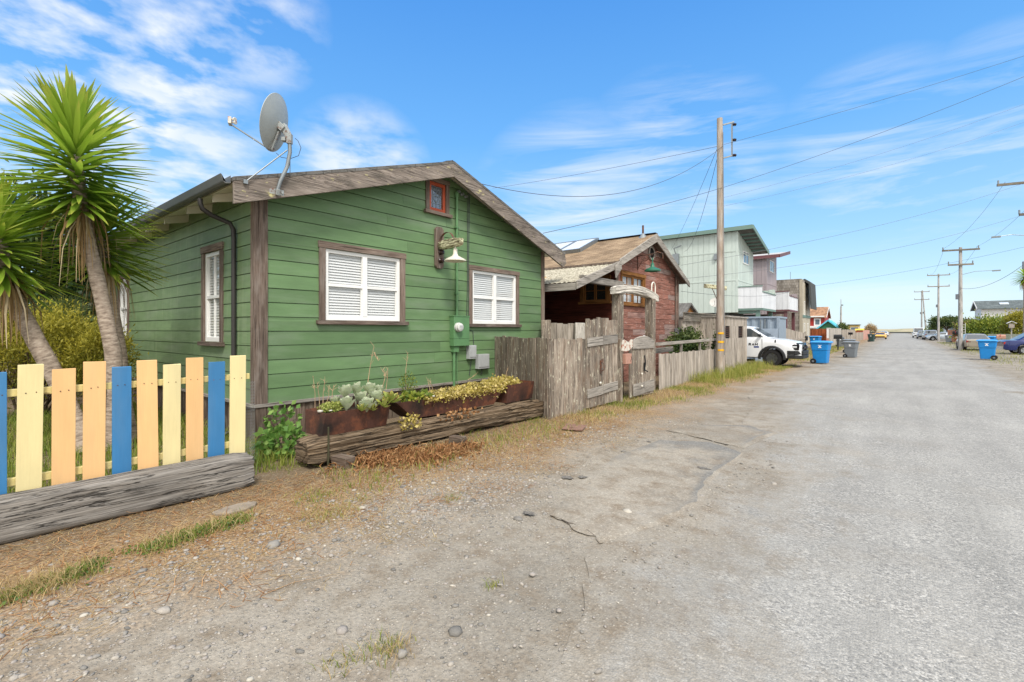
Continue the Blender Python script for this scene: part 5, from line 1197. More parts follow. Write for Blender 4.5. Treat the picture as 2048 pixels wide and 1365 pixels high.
b = MB(); planks(b, (-6.95, 19.6, 0), (-6.8, 24.4, 0), 2.12, 0, (.2, .28)); b.build('boards', 'far_fence_wood', tf)
b = MB(); b.bar((-6.88, 19.6, 2.30), (-6.72, 24.4, 2.30), .04, .34, jit=.004); b.bar((-6.85, 19.6, 2.49), (-6.70, 24.4, 2.49), .12, .03); b.build('top_board', 'weathered_wood', tf, bevel=.004)
bush('ivy_hedge', 'dark ivy hedge tangled behind the open rail fence', 'hedge', (-6.45, 18.9, .85), (.32, 1.7, .78), 60, 6000, .10, .04, 'ivy_leaf', stem=(10, .02), base=0, spread=.16, clump_t=.4)
bush('ivy_climber', 'ivy climbing the foot of the utility pole', 'ivy', gp(1431, 748) + Z * .6, (.14, .2, .85), 24, 1100, .09, .035, 'ivy_leaf', base=0, spread=.2, stem=(4, .012))
# ---------------------------------------------------------------- brick red cottage
RX = -7.30; RB = RX + .34
ry0, ry1 = onX(1232, 600, RX).y, onX(1356, 600, RX).y; rm = 17.0
rap = onX(1313, 468, RB).z; rtip = onX(1378.7, 566.5, RB); rsl = .432
def zq(y): return rap - rsl * abs(y - rm)
ylt = onX(1239, 516, RB).y; RL = 8.0
rc = thing('red_cottage', 'weathered brick red plank cottage with brown shingle roof behind the arched gate', 'house', (RX, rm, 0))
WQ = Wall((RX, ry0, 0), (0, 1, 0), (1, 0, 0)); WQL = Wall((RX, ry0, 0), (-1, 0, 0), (0, -1, 0)); rw = ry1 - ry0
def qu(px): return onX(px, 660, RX).y - ry0
def qz(px, py): return onX(px, py, RX).z
fw = (qu(1243), qu(1287), qz(1265, 609), qz(1265, 553)); lw = (RX - onY(1214, 600, ry0).x, RX - onY(1168, 600, ry0).x, onY(1190, 604, ry0).z, onY(1190, 560, ry0).z)
pg = [(0, 0), (rw, 0), (rw, zq(ry1) - .08), (rm - ry0, zq(rm) - .08), (0, zq(ry0) - .08)]
b = MB(); siding(b, WQ.P0, WQ.U, WQ.N, pg, [fw], 0, .20, gap=.008, th=.015, joint=2.0); b.build('wall', 'red_siding', rc)
b = MB(); siding(b, WQL.P0, WQL.U, WQL.N, [(0, 0), (RL, 0), (RL, zq(ry0) - .05), (0, zq(ry0) - .05)], [lw], 0, .19, gap=.008, th=.015, joint=3); b.build('wall', 'shaded_red_siding', rc); b = MB(); WQR = Wall((RX, ry1, 0), (-1, 0, 0), (0, 1, 0)); siding(b, WQR.P0, WQR.U, WQR.N, [(0, 0), (RL, 0), (RL, zq(ry1) - .05), (0, zq(ry1) - .05)], [], 0, .19, gap=.008, th=.015); b.build('wall', 'shaded_red_siding', rc)
for u0, u1, zt in ((-.03, .11, zq(ry0) - .1), (rw - .12, rw + .03, zq(ry1) - .12)):
    b = MB(); WQ.box(b, u0, u1, 0, zt, .001, .035); b.build('corner_board', 'trim_wood', rc, bevel=.004)
xb = RX - RL - .2; rr = MB()
for ys in ((ylt - .15, rm), (rm, rtip.y - .02)):
    rr.prism([(ys[0], zq(ys[0]) - .06), (ys[1], zq(ys[1]) - .06), (ys[1], zq(ys[1])), (ys[0], zq(ys[0]))], (RB + .02, 0, 0), (0, 1, 0), Z, (xb - RB, 0, 0), .5, swap=False)
rroof = MB(); 
for s, ys in ((0, (ylt - .15, rm)), (1, (rm, rtip.y - .02))):
    P_ = [V((RB + .02, ys[0], zq(ys[0]))), V((RB + .02, ys[1], zq(ys[1]))), V((xb, ys[1], zq(ys[1]))), V((xb, ys[0], zq(ys[0])))]
    nrm = Z * .004; ll = math.hypot(ys[1] - ys[0], zq(ys[0]) - zq(ys[1])); w = RB - xb
    rroof.poly([p + nrm for p in P_], .5, [(0, 0), (0, ll), (w, ll), (w, 0)] if s == 0 else [(0, ll), (0, 0), (w, 0), (w, ll)])
rfo = rroof.build('roof', 'brown_shingles', rc); rr.build('roof_deck', 'trim_wood', rfo)
b = MB(); b.prism([(ylt, zq(ylt) + .01), (rm, rap + .01), (rm, rap - .30), (ylt, zq(ylt) - .22)], (RB - .02, 0, 0), (0, 1, 0), Z, (.05, 0, 0), .9); b.build('bargeboard', 'grey_wood', rc, bevel=.006)
b = MB(); b.prism([(rm + .001, rap + .01), (rtip.y, rtip.z + .01), (rtip.y, rtip.z - .18), (rm + .001, rap - .30)], (RB - .02, 0, 0), (0, 1, 0), Z, (.05, 0, 0), .5); b.build('bargeboard', 'grey_wood', rc, bevel=.006)
b = MB(); b.bar((RB, rm, rap + .02), (xb, rm, rap + .02), .22, .03); b.build('ridge_cap', 'dark_void', rfo)
# porch roof of lichen covered corrugated sheet
pt = onX(1153.5, 564, RB); pz = zq(ylt) - .10; psl = (pz - pt.z) / (ylt - pt.y); por = MB(); nC = 150; P0 = []
for i in range(nC + 1):
    x = RB - .02 - (RB - xb) * i / nC; dz = .012 * math.sin(i * 2.2); por.v += [(x, ylt - .02, pz + dz), (x, pt.y - .03, pt.z + dz)]
for i in range(nC): por.f.append([2 * i, 2 * i + 2, 2 * i + 3, 2 * i + 1]); x0, x1 = i * .06, i * .06 + .06; por.uv.extend([(x0, 0), (x1, 0), (x1, 2), (x0, 2)]); por.t.append(.5)
por.build('porch_roof', 'lichen_corrugated', rc)
b = MB(); b.prism([(pt.y - .02, pt.z + .03), (ylt - .1, pz + .03), (ylt - .1, pz - .17), (pt.y - .02, pt.z - .20)], (RB - .02, 0, 0), (0, 1, 0), Z, (.05, 0, 0), .8); b.prism([(ylt - .42, zq(ylt) - .26), (ylt + .0, zq(ylt) + .0), (ylt + .02, zq(ylt) - .3), (ylt - .36, zq(ylt) - .62)], (RB + .035, 0, 0), (0, 1, 0), Z, (.04, 0, 0), .7); b.build('bargeboard', 'grey_wood', rc, bevel=.005)
b = MB(); b.bar((RB - .03, pt.y, pt.z - .12), (xb, pt.y, pt.z - .12), .04, .20); b.build('fascia', 'grey_wood', rc)
b = MB(); b.bar((RB - .12, pt.y + .45, pt.z + .14), (RB - .12, ry0 - .01, pt.z + .14), .16, .20, jit=.004); b.build('porch_beam', 'grey_wood', rc, bevel=.006)
b = MB(); b.box((RX - 2.6, pt.y + .25, pt.z / 2), (.13, .13, pt.z)); b.build('porch_post', 'trim_wood', rc)
window(rc, WQ, *fw, tw=.09, headw=.12, trim='brown_window_wood', sash='brown_window_wood', cols=2, meet=False, blinds=False, muntin=(2, 3), sashw=.06, back='balcony_white')
window(rc, WQL, *lw, tw=.14, headw=.14, trim='brown_window_wood', sash='brown_window_wood', cols=2, meet=False, blinds=False, muntin=(1, 2), sashw=.06, pane='dark_glass')
vc = WQ.p(qu(1301), qz(1301, 507), .02); b = MB(); b.lathe([(.20, 0), (.27, 0), (.27, .05), (.23, .06), (.20, .04)], vc, (1, 0, 0), 24); v_ = b.build('round_vent', 'grey_wood', rc, smooth=40); b = MB(); b.lathe([(0, .0), (.20, .0), (.20, .012), (0, .012)], vc, (1, 0, 0), 24); b.build('grille', 'dark_void', v_)
b = MB(); b.tube([WQ.p(qu(1349), .5, .06), WQ.p(qu(1349), qz(1349, 548), .06)], .035, 8); b.build('conduit', 'trim_wood', rc, smooth=60)
def rp(px, py):   # point on the left roof plane
    n = V((0, -rsl, 1)); d = ray(px, py); p0 = V((0, rm, rap)); t_ = (p0 - EYE).dot(n) / d.dot(n); return EYE + d * t_
a, c = rp(1160, 505), rp(1190, 484); up_ = V((0, 1, rsl)).normalized(); nu = V((0, -rsl, 1)).normalized(); ls = (c - a).dot(up_); sk = MB(); fk = MB()
for k in range(3):
    o = V((a.x - k * 1.02, a.y, zq(a.y))); fk.bar(o + nu * .07, o + nu * .07 + up_ * ls, .07, .16, up=nu); fk.bar(o + V((-.96, 0, 0)) + nu * .07, o + V((-.96, 0, 0)) + nu * .07 + up_ * ls, .07, .159, up=nu)
    fk.bar(o + nu * .07 + V((-.035, 0, 0)), o + nu * .07 - V((.925, 0, 0)), .08, .158, up=nu); fk.bar(o + up_ * ls + nu * .07 + V((-.035, 0, 0)), o + up_ * ls + nu * .07 - V((.925, 0, 0)), .08, .157, up=nu)
    q = [o + nu * .13 + up_ * .04, o + nu * .13 + up_ * (ls - .04), o + nu * .13 + up_ * (ls - .04) - V((.96, 0, 0)), o + nu * .13 + up_ * .04 - V((.96, 0, 0))]; sk.poly(q)
f_ = fk.build('skylight', 'galv_metal', rfo); 
b = MB(); q = rp(1286, 474); q.z = zq(q.y); b.tube([q, q + Z * .42], .04, 8); b.build('vent_pipe', 'rust_iron', rfo, smooth=60); b = MB(); b.lathe([(.20, -.08), (.06, .10), (.045, .12)], q, Z, 16); b.build('flashing', 'galv_metal', rfo, smooth=60)
sk.build('skylight_glass', 'skylight_white', rfo)
# green enamel gooseneck lamp on the gable
gl = thing('gooseneck_lamp', 'green enamel lamp on a scrolled iron bracket on the brick red gable', 'wall lamp', WQ.p(qu(1274), qz(1274, 535), 0))
sx = RX + .75; sc_ = onX(1305, 532, sx)
b = MB(); w0 = WQ.p(qu(1274), qz(1274, 513), .03); w1 = WQ.p(qu(1274), qz(1274, 541), .03); b.tube([w0, w1], .014, 6); tp_ = V((sx, sc_.y, w0.z - .05)); b.tube([w0, tp_, tp_ + V((.14, .1, .08)), tp_ + V((.28, .2, .02)), tp_ + V((.28, .22, -.16))], .016, 8)
m_ = w1.lerp(tp_, .55); b.tube([w1 + Z * .05, w1.lerp(tp_, .3) + Z * .16, m_ + Z * .02, tp_ - Z * .02], .011, 6)
for c_, r_ in ((w1.lerp(tp_, .38) + Z * .20, .07), (tp_ + V((.12, .09, -.14)), .08)): b.tube([c_ + V((math.cos(k * .5) * r_ * (1 - k / 18), math.cos(k * .5) * r_ * .7 * (1 - k / 18), math.sin(k * .5) * r_ * (1 - k / 18))) for k in range(14)], .009, 5)
b.build('bracket', 'rust_iron', gl, smooth=60)
b = MB(); b.lathe([(.02, .22), (.02, .05), (.05, .03), (.065, -.08), (.09, -.11), (.20, -.15), (.265, -.19), (.27, -.24), (.26, -.24), (.19, -.17), (.06, -.1), (0, -.1)], sc_ + Z * .05, Z, 26); b.build('shade', 'enamel_green', gl, smooth=45)
rmx = thing('electric_meter', 'grey electric meter box on the right corner of the brick red cottage', 'electric meter', WQ.p(rw, .9, .05)); b = MB(); WQ.box(b, qu(1347), qu(1360), qz(1350, 688), qz(1350, 657), .04, .20); b.build('cabinet', 'galv_metal', rmx, bevel=.008); b = MB(); b.lathe([(0, 0), (.10, 0), (.10, .08), (.08, .11), (0, .115)], WQ.p(qu(1356), qz(1356, 668), .20), (1, 0, 0), 18); b.build('dial', 'meter_white', rmx, smooth=40)
ps = thing('house_sign', 'small white sign with dark letters low on the brick red wall', 'sign', WQ.p(qu(1290), qz(1290, 677), .02)); b = MB(); WQ.box(b, qu(1285), qu(1295), qz(1290, 679), qz(1290, 671), .018, .03); b.build('plate', 'decal_white', ps); b = MB()
for k in (.25, .6): WQ.box(b, qu(1285) + .4 * k, qu(1285) + .4 * k + .08, qz(1290, 677), qz(1290, 673), .0301, .033)
b.build('lettering', 'decal_dark', ps)
# ---------------------------------------------------------------- utility pole by the fence
pb = gp(1441, 751); pole = thing('utility_pole', 'tall bare wooden utility pole with three yellow reflectors beside the low fence', 'utility pole', pb)
ptop = onX(1437, 233, pb.x).z
b = MB(); b.tube([pb - Z * .1, pb + Z * 2, pb + Z * 5, pb + V((-.02, -.03, ptop))], [.165, .155, .135, .105], 18); b.build('shaft', 'pole_wood', pole, smooth=60)
for py_ in (667, 684.5, 701):
    z_ = onX(1446, py_, pb.x + .15).z; b = MB(); b.rings([[pb + V((.168 * math.cos(a), .168 * math.sin(a), z_ + dz)) for dz in (-.035, .035)] + [pb + V((.160 * math.cos(a), .160 * math.sin(a), z_ + dz)) for dz in (.035, -.035)] for a in np.linspace(-1.9, -.35, 7)], True, True); b.build('reflector', 'reflector_yellow', pole)
z_ = onX(1425, 573, pb.x).z; b = MB(); b.bar(at(1409, 572, 19.7), at(1452, 577, 20.0), .10, .17, jit=.004); b.build('cross_board', 'mossy_wood', pole, bevel=.006)
b = MB(); b.bar(at(1424, 576, 19.8), at(1434, 600, 19.9), .02, .02); b.build('brace', 'rust_iron', pole)
b = MB(); za = ptop - .55
for z_ in (ptop - .25, ptop - 1.55): b.bar(pb + V((.08, .05, z_)), pb + V((.42, .28, z_ + .10)), .05, .05)
b.bar(pb + V((.36, .24, ptop - .2)), pb + V((.36, .24, ptop - 1.5)), .05, .05, up=(1, 0, 0)); b.build('bracket_frame', 'galv_metal', pole)
for k in range(3):
    c = pb + V((.44, .30, ptop - .25 - k * .6)); b = MB(); b.lathe([(.02, -.10), (.06, -.08), (.04, -.05), (.065, -.02), (.04, .01), (.06, .04), (.02, .07)], c, (1, .65, 0), 12); b.build('insulator', 'insulator_brown', pole, smooth=50)
b = MB(); b.tube([pb + V((.12, -.1, ptop - .6)), pb + V((.15, -.12, 6)), pb + V((.17, -.13, 2.6)), pb + V((.18, -.12, .8))], .012, 6); b.build('ground_wire', 'cable_grey', pole, smooth=60)
sb = thing('satellite_dish', 'small white satellite dish beside the utility pole against the mint house', 'satellite dish', at(1437, 620, 34)); c = at(1430, 606, 34); b = MB(); nv = (RV * -.4 - DV * .8 + Z * .45).normalized(); b.lathe([(0, 0), (.2, .02), (.36, .06), (.36, .075), (.2, .035), (0, .015)], c, nv, 24); b.build('reflector', 'pale_grey_paint', sb, smooth=50); b = MB(); b.tube([c - nv * .02 - Z * .3, c + nv * .5 - Z * .1], .015, 6); b.tube([c - nv * .05, c - nv * .25 - Z * .1, c - nv * .25 - Z * .9], .025, 6); b.build('arm', 'galv_metal', sb, smooth=60)
# grey plank enclosure with two barred openings
EX = -5.78; ey0, ey1 = 21.6, onX(1493, 660, EX).y; WE = Wall((EX, ey0, 0), (0, 1, 0), (1, 0, 0)); ez = onX(1480, 637, EX).z
enc = thing('plank_enclosure', 'narrow grey plank enclosure with two barred openings beside the utility pole', 'enclosure', (EX, ey0, 0))
def eu(px): return onX(px, 660, EX).y - ey0
o1 = (eu(1476), eu(1485), onX(1480, 676, EX).z, onX(1480, 653, EX).z); o2 = (eu(1450.5), eu(1459), o1[2], o1[3])
b = MB(); vboards(b, WE.P0, WE.U, WE.N, [(0, 0), (ey1 - ey0, 0), (ey1 - ey0, ez), (0, ez)], [o1, o2], .13, .02, gap=.008); WE2 = Wall((EX - .02, ey1, 0), (-1, 0, 0), (0, 1, 0)); vboards(b, WE2.P0, WE2.U, WE2.N, [(0, 0), (2.4, 0), (2.4, ez), (0, ez)], [], .13, .02)
WE3 = Wall((EX - .02, ey0, 0), (-1, 0, 0), (0, -1, 0)); vboards(b, WE3.P0, WE3.U, WE3.N, [(0, 0), (2.4, 0), (2.4, ez), (0, ez)], [], .13, .02); b.build('boards', 'far_fence_wood', enc)
b = MB(); b.box((EX - 1.2, (ey0 + ey1) / 2, ez + .04), (2.56, ey1 - ey0 + .12, .07)); b.build('cap', 'grey_wood', enc, bevel=.005)
for o in (o1, o2):
    b = MB(); WE.box(b, *o, -.12, -.03, .0); w_ = b.build('opening', 'dark_void', enc); b = MB()
    for k in range(1, 6): z_ = o[2] + (o[3] - o[2]) * k / 6; WE.box(b, o[0], o[1], z_ - .012, z_ + .012, -.02, .005)
    b.build('grate', 'rust_iron', w_)
sr = thing('lean_to_shed', 'small dark shingle roofed shed just right of the brick red cottage', 'shed', at(1370, 690, 24.5)); q = at(1357, 642, 24.5); e = at(1383, 606, 24.2)
b = MB(); X0, X1 = -12.0, e.x; b.prism([(e.y - 1.6, e.z - 1.05), (e.y, e.z), (e.y + 2, e.z - .9), (e.y + 2, e.z - 1.0), (e.y, e.z - .1), (e.y - 1.6, e.z - 1.15)], (X1, 0, 0), (0, 1, 0), Z, (X0 - X1, 0, 0)); b.build('roof', 'grey_roof', sr)
b = MB(); b.prism([(e.y - 1.3, 0), (e.y + 1.7, 0), (e.y + 1.7, e.z - .85), (e.y, e.z - .11), (e.y - 1.3, e.z - .98)], (X1 - .15, 0, 0), (0, 1, 0), Z, (X0 - X1 + .3, 0, 0)); b.build('wall', 'brown_window_wood', sr)

c = gp(1149, 857); b = MB(); b.box(c + Z * .022, (.36, .50, .012), .35, .5, .004); tag(b.build('rusty_plate', rusty('rust_plate', '#86695b', '#6e5142', .5, 8, .8), bevel=.003), 'flat rusty metal plate lying in the grass before the plank fence', 'metal plate')
c = gp(474, 1020); b = MB(); b.prism([(math.cos(k * .7) * .20 * U(.8, 1.2), math.sin(k * .7) * .11 * U(.8, 1.2)) for k in range(9)], c + Z * .004, (0, 1, 0), (-1, 0, 0), Z * .028); tag(b.build('flat_stone', plain('dusty_stone', '#8b8072', .95, 0, .2, 12), bevel=.008), 'flat pale stone half sunk in the straw near the end of the grey beam', 'stone')
# ---------------------------------------------------------------- wheeled bins
def make_bin(lab, body, lid, s=1.0, decal=True, group='wheeled rubbish bins along the road'):
    t0 = thing('wheeled_bin', lab, 'wheelie bin', (0, 0, 0), group); b = MB()
    def rr(lx, ly, z, dx=0): 
        return [V((dx + lx * .5 * a, ly * .5 * c, z)) * s for a, c in ((-1, -.88), (-.88, -1), (.88, -1), (1, -.88), (1, .88), (.88, 1), (-.88, 1), (-1, .88))]
    b.rings([rr(.56, .52, .05), rr(.58, .54, .10), rr(.66, .62, .66), rr(.70, .66, .70), rr(.76, .70, 1.0), rr(.80, .74, 1.02), rr(.80, .74, 1.05)], True, True); b.build('body', body, t0, bevel=.006 * s)
    b = MB(); b.rings([rr(.84, .78, 1.051, .03), rr(.86, .80, 1.08, .03), rr(.80, .74, 1.12, .02), rr(.50, .5, 1.145, .0)], True, True); b.bar(V((-.40, -.3, 1.06)) * s, V((-.40, .3, 1.06)) * s, .05 * s, .05 * s); b.build('lid', lid, t0, bevel=.006 * s)
    for y in (-1, 1):
        b = MB(); c = V((-.27, y * .31, .135)) * s; b.lathe([(0, -.035 * s), (.12 * s, -.035 * s), (.135 * s, -.02 * s), (.135 * s, .02 * s), (.12 * s, .035 * s), (0, .035 * s)], c, (0, 1, 0), 20); w = b.build('wheel', 'black_rubber', t0, smooth=40)
        b = MB(); b.lathe([(0, -.04 * s), (.05 * s, -.04 * s), (.05 * s, .04 * s), (0, .04 * s)], c, (0, 1, 0), 12); b.build('hub', 'bin_grey', w)
    b = MB(); b.tube([V((-.40, -.28, .98)) * s, V((-.49, -.26, .99)) * s, V((-.49, .26, .99)) * s, V((-.40, .28, .98)) * s], .016 * s, 7); b.tube([V((-.27, -.3, .135)) * s, V((-.27, .3, .135)) * s], .014 * s, 6); b.build('handle', 'black_plastic', t0, smooth=60)
    if decal:
        b = MB()
        for y in (-1, 1):
            M = V((.02, y * .343, .86)) * s; 
            for dx, dz, lx, lz in ((0, .065, .16, .022), (0, .01, .07, .06), (-.035, -.045, .06, .04), (.035, -.045, .06, .04)): b.box(M + V((dx, y * .004, dz)) * s, (lx * s, .012, lz * s), None)
        b.build('emblem', 'decal_white', t0)
    return t0
bA = make_bin('large bright blue wheeled bin with white emblem standing in front of the white pickup', 'bin_blue', 'bin_blue_lid', 1.05); place(bA, gp(1642, 728), R(-6))
dup(bA, gp(1631, 698), R(170), 'blue wheeled bin half hidden beside the brown plank gate')
dup(bA, gp(1975, 720), R(172), 'bright blue wheeled bin on the right roadside in front of the beige sedan')
dup(bA, gp(1976, 700) + V((.3, 1.5, 0)), R(160), 'blue wheeled bin standing behind the beige sedan')
bG = make_bin('front grey wheeled bin at the left edge of the road', 'bin_grey', 'bin_grey_lid', .92); place(bG, gp(1702, 716), R(-10))
dup(bG, gp(1698, 706), R(-4), 'grey wheeled bin just behind the front grey one, partly covered by it')
dup(bG, gp(1680, 695), R(5), 'grey wheeled bin behind the black mailbox on the left')
dup(bG, gp(1897, 686), R(175), 'grey wheeled bin on the right verge next to the orange board fence')
bN = make_bin('dark green wheeled bin near the yellow car', 'bin_green', 'bin_green', 1.0); place(bN, gp(1743, 684), R(-15))
# ---------------------------------------------------------------- vehicles
def vehicle(name, lab, cat, paint_, L, W, top, cab, zbelt, zroof, wr, wx, clear=.28, gl='car_glass', group='parked vehicles', tall=False, bumper='black_plastic', flare=False, wheel_w=.22, rimm='rim_metal', tail=True):
    """local frame: +x forward, wheels on z = 0; cab = (x base rear, x top rear, x top front, x base front)"""
    t0 = thing(name, lab, cat, (0, 0, 0), group); hw = W / 2; b = MB(); rs = []
    n = int(L / .07); xs = [-L / 2 + L * i / n for i in range(n + 1)]
    for x in xs:
        e = max(0, (abs(x) - (L / 2 - .45)) / .45); w = hw * (1 - .13 * e ** 2.2); zt = lerp_tab(top, x); zb = clear + .10 * e ** 2
        for q in wx:
            d = abs(x - q); a = wr + .07
            if d < a: zb = max(zb, wr + math.sqrt(a * a - d * d))
        zb = min(zb, zt - .12); zm = zb + (zt - zb) * .5
        rs.append([V((x, -w * .90, zb)), V((x, -w * .985, zb + .04)), V((x, -w, zm)), V((x, -w * .985, zt - .14)), V((x, -w * .93, zt - .03)), V((x, -w * .6, zt)), V((x, 0, zt + .012)),
                   V((x, w * .6, zt)), V((x, w * .93, zt - .03)), V((x, w * .985, zt - .14)), V((x, w, zm)), V((x, w * .985, zb + .04)), V((x, w * .90, zb))])
    b.rings(rs, True, True)
    xr, xtr, xtf, xf = cab; wb, wt = hw * .93, hw * (.80 if tall else .70); zb0 = zbelt - .05
    def ring(x0, x1, w, z, r=.10): return [V((x, y, z)) for x, y in ((x0 + r, -w), (x1 - r, -w), (x1, -w + r), (x1, w - r), (x1 - r, w), (x0 + r, w), (x0, w - r), (x0, -w + r))]
    b.rings([ring(xr, xf, wb, zb0), ring(xtr, xtf, wt, zroof - .05), ring(xtr + .10, xtf - .10, wt - .09, zroof), ring((xtr + xtf) / 2 - .3, (xtr + xtf) / 2 + .3, wt * .5, zroof + .02)], True, True)
    b.build('body', paint_, t0, smooth=38)
    def P(side, fx, fz, off=.006):
        z = zb0 + (zroof - .05 - zb0) * fz; x = (xr + (xtr - xr) * fz) + ((xf + (xtf - xf) * fz) - (xr + (xtr - xr) * fz)) * fx; w = wb + (wt - wb) * fz
        return V((x, side * (w + off), z))
    for s in (-1, 1):
        for f0, f1 in ((.06, .47), (.53, .94)):
            g0 = .15; q = [P(s, f0, g0), P(s, f1, g0), P(s, f1 - .02, .88), P(s, f0 + .02, .88)]; m = MB(); m.poly(q if s < 0 else q[::-1]); m.build('side_window', gl, t0)
    for nm, x0, x1, sg in (('windscreen', xf, xtf, 1), ('rear_window', xr, xtr, -1)):
        m = MB(); z1, z2 = zb0 + (zroof - .05 - zb0) * .14, zb0 + (zroof - .05 - zb0) * .92; f = lambda z: x0 + (x1 - x0) * (z - zb0) / (zroof - .05 - zb0) + sg * .008; ww = lambda z: (wb + (wt - wb) * (z - zb0) / (zroof - .05 - zb0)) * .86
        q = [V((f(z1), -ww(z1), z1)), V((f(z1), ww(z1), z1)), V((f(z2), ww(z2), z2)), V((f(z2), -ww(z2), z2))]; m.poly(q if sg > 0 else q[::-1]); m.build(nm, gl, t0)
    for q in wx:
        for s in (-1, 1):
            c = V((q, s * (hw - wheel_w / 2 - .01), wr)); m = MB(); a, h = wheel_w / 2, wr
            m.lathe([(h * .58, -a * .8), (h * .62, -a), (h * .93, -a), (h, -a * .7), (h, a * .7), (h * .93, a), (h * .62, a), (h * .58, a * .8)], c, (0, 1, 0), 28); wl = m.build('wheel', 'tyre_rubber', t0, smooth=40)
            m = MB(); m.lathe([(0, -a * .4), (h * .60, -a * .5), (h * .62, -a * .2), (h * .62, a * .2), (h * .60, a * .5), (0, a * .4)], c, (0, 1, 0), 20)
            for k in range(6):
                an = k * math.pi / 3; d = V((math.cos(an), 0, math.sin(an))); m.bar(c + V((0, s * a * .72, 0)) + d * h * .08, c + V((0, s * a * .72, 0)) + d * h * .58, h * .14, a * .35, up=V((0, 1, 0)))
            m.build('rim', rimm, wl, smooth=35)
    for s in (-1, 1):
        zt = lerp_tab(top, L / 2 - .1); m = MB(); m.box((L / 2 - .13, s * hw * .74, zt - .13), (.22, hw * .32, .14))
        if not flare: m.build('headlight', 'lamp_lens', t0, bevel=.02)
        if tail:
            zt = lerp_tab(top, -L / 2 + .1); m = MB(); m.box((-L / 2 + .11, s * hw * .74, zt - .17), (.22, hw * .32, .17)); m.build('tail_light', 'tail_red', t0, bevel=.02)
        m = MB(); xm = xf - (xf - xtf) * .30 - .15; m.box((xm, s * (hw + .07), zbelt + .10), (.10, .20, .14)); m.bar((xm, s * hw * .9, zbelt + .03), (xm, s * (hw + .02), zbelt + .06), .05, .04); m.build('mirror', bumper if flare else paint_, t0, bevel=.02)
    for sg, nm in ((1, 'front_bumper'), (-1, 'rear_bumper')):
        m = MB(); x0 = sg * L / 2; m.rings([[V((x0 - sg * .30, y * hw * .96, z)) if abs(y) == 1 else V((x0 + sg * .035, y * hw, z)) for y in (-1, -.72, .72, 1)] + [V((x0 - sg * .34, y * hw * .93, z)) if abs(y) == 1 else V((x0 - sg * .12, y * hw, z)) for y in (1, .72, -.72, -1)] for z in (clear + .06, clear + .10, clear + .27, clear + .30)], True, True); m.build(nm, bumper, t0, smooth=50)
    return t0
def plate(t0, x, z, s):
    m = MB(); m.box((x, 0, z), (.02, .32, .16)); m.build('number_plate', 'decal_white', t0)
# white pickup
tk = vehicle('pickup_truck', 'white pickup truck with black wheels nosing out beside the grey plank enclosure', 'pickup truck', 'car_white', 5.85, 2.02,
             [(-2.95, 1.36), (-1.0, 1.36), (-.9, 1.40), (1.0, 1.42), (1.35, 1.40), (2.2, 1.32), (2.7, 1.22), (2.93, 1.08)], (-1.0, -.80, .78, 1.62), 1.40, 1.95, .42, (-1.95, 1.72), .42, tall=True, flare=True, wheel_w=.27, rimm='rim_dark')
hw = 1.01
for q in (-1.95, 1.72):
    for s in (-1, 1):
        m = MB(); rs = []
        for a in np.linspace(-.42, math.pi + .42, 22):
            c_, s_ = math.cos(a), math.sin(a); f = lambda r, y: V((q + c_ * r, s * y, max(.42 + s_ * r, .36))); rs.append([f(.485, hw - .04), f(.485, hw + .035), f(.56, hw + .045), f(.60, hw + .012), f(.60, hw - .04)])
        m.rings(rs, True, True); m.build('wheel_arch_flare', 'black_plastic', tk, smooth=50)
m = MB(); m.rings([[V((2.955 - .13 * abs(y) ** 3 + .02 * math.sin(k * 1.05), y * .93, z)) for y in (-1, -.5, 0, .5, 1)] + [V((2.66, y * .93, z)) for y in (1, .5, 0, -.5, -1)] for k, z in enumerate((.78, .88, .98, 1.08, 1.16))], True, True); gr = m.build('grille', 'black_gloss', tk, smooth=50)
m = MB(); m.bar((2.985, -.6, .93), (2.985, .6, .93), .03, .10); m.bar((2.985, 0, .78), (2.985, 0, 1.06), .03, .10, up=(1, 0, 0)); m.build('grille_bar', 'decal_dark', gr, bevel=.01)
m = MB()
for z0, z1 in ((.42, .60), (.605, .80)): m.rings([[V((2.60, -y_ * 1.0, z)) if False else V((x, y, z)) for x, y in ((2.36, -1.03), (2.70, -1.02), (3.0, -.82), (3.06, 0), (3.0, .82), (2.70, 1.02), (2.36, 1.03), (2.36, -.9))] for z in (z0, (z0 + z1) / 2, z1)], True, True)
m.build('bumper_guard', 'black_plastic', tk, bevel=.03)
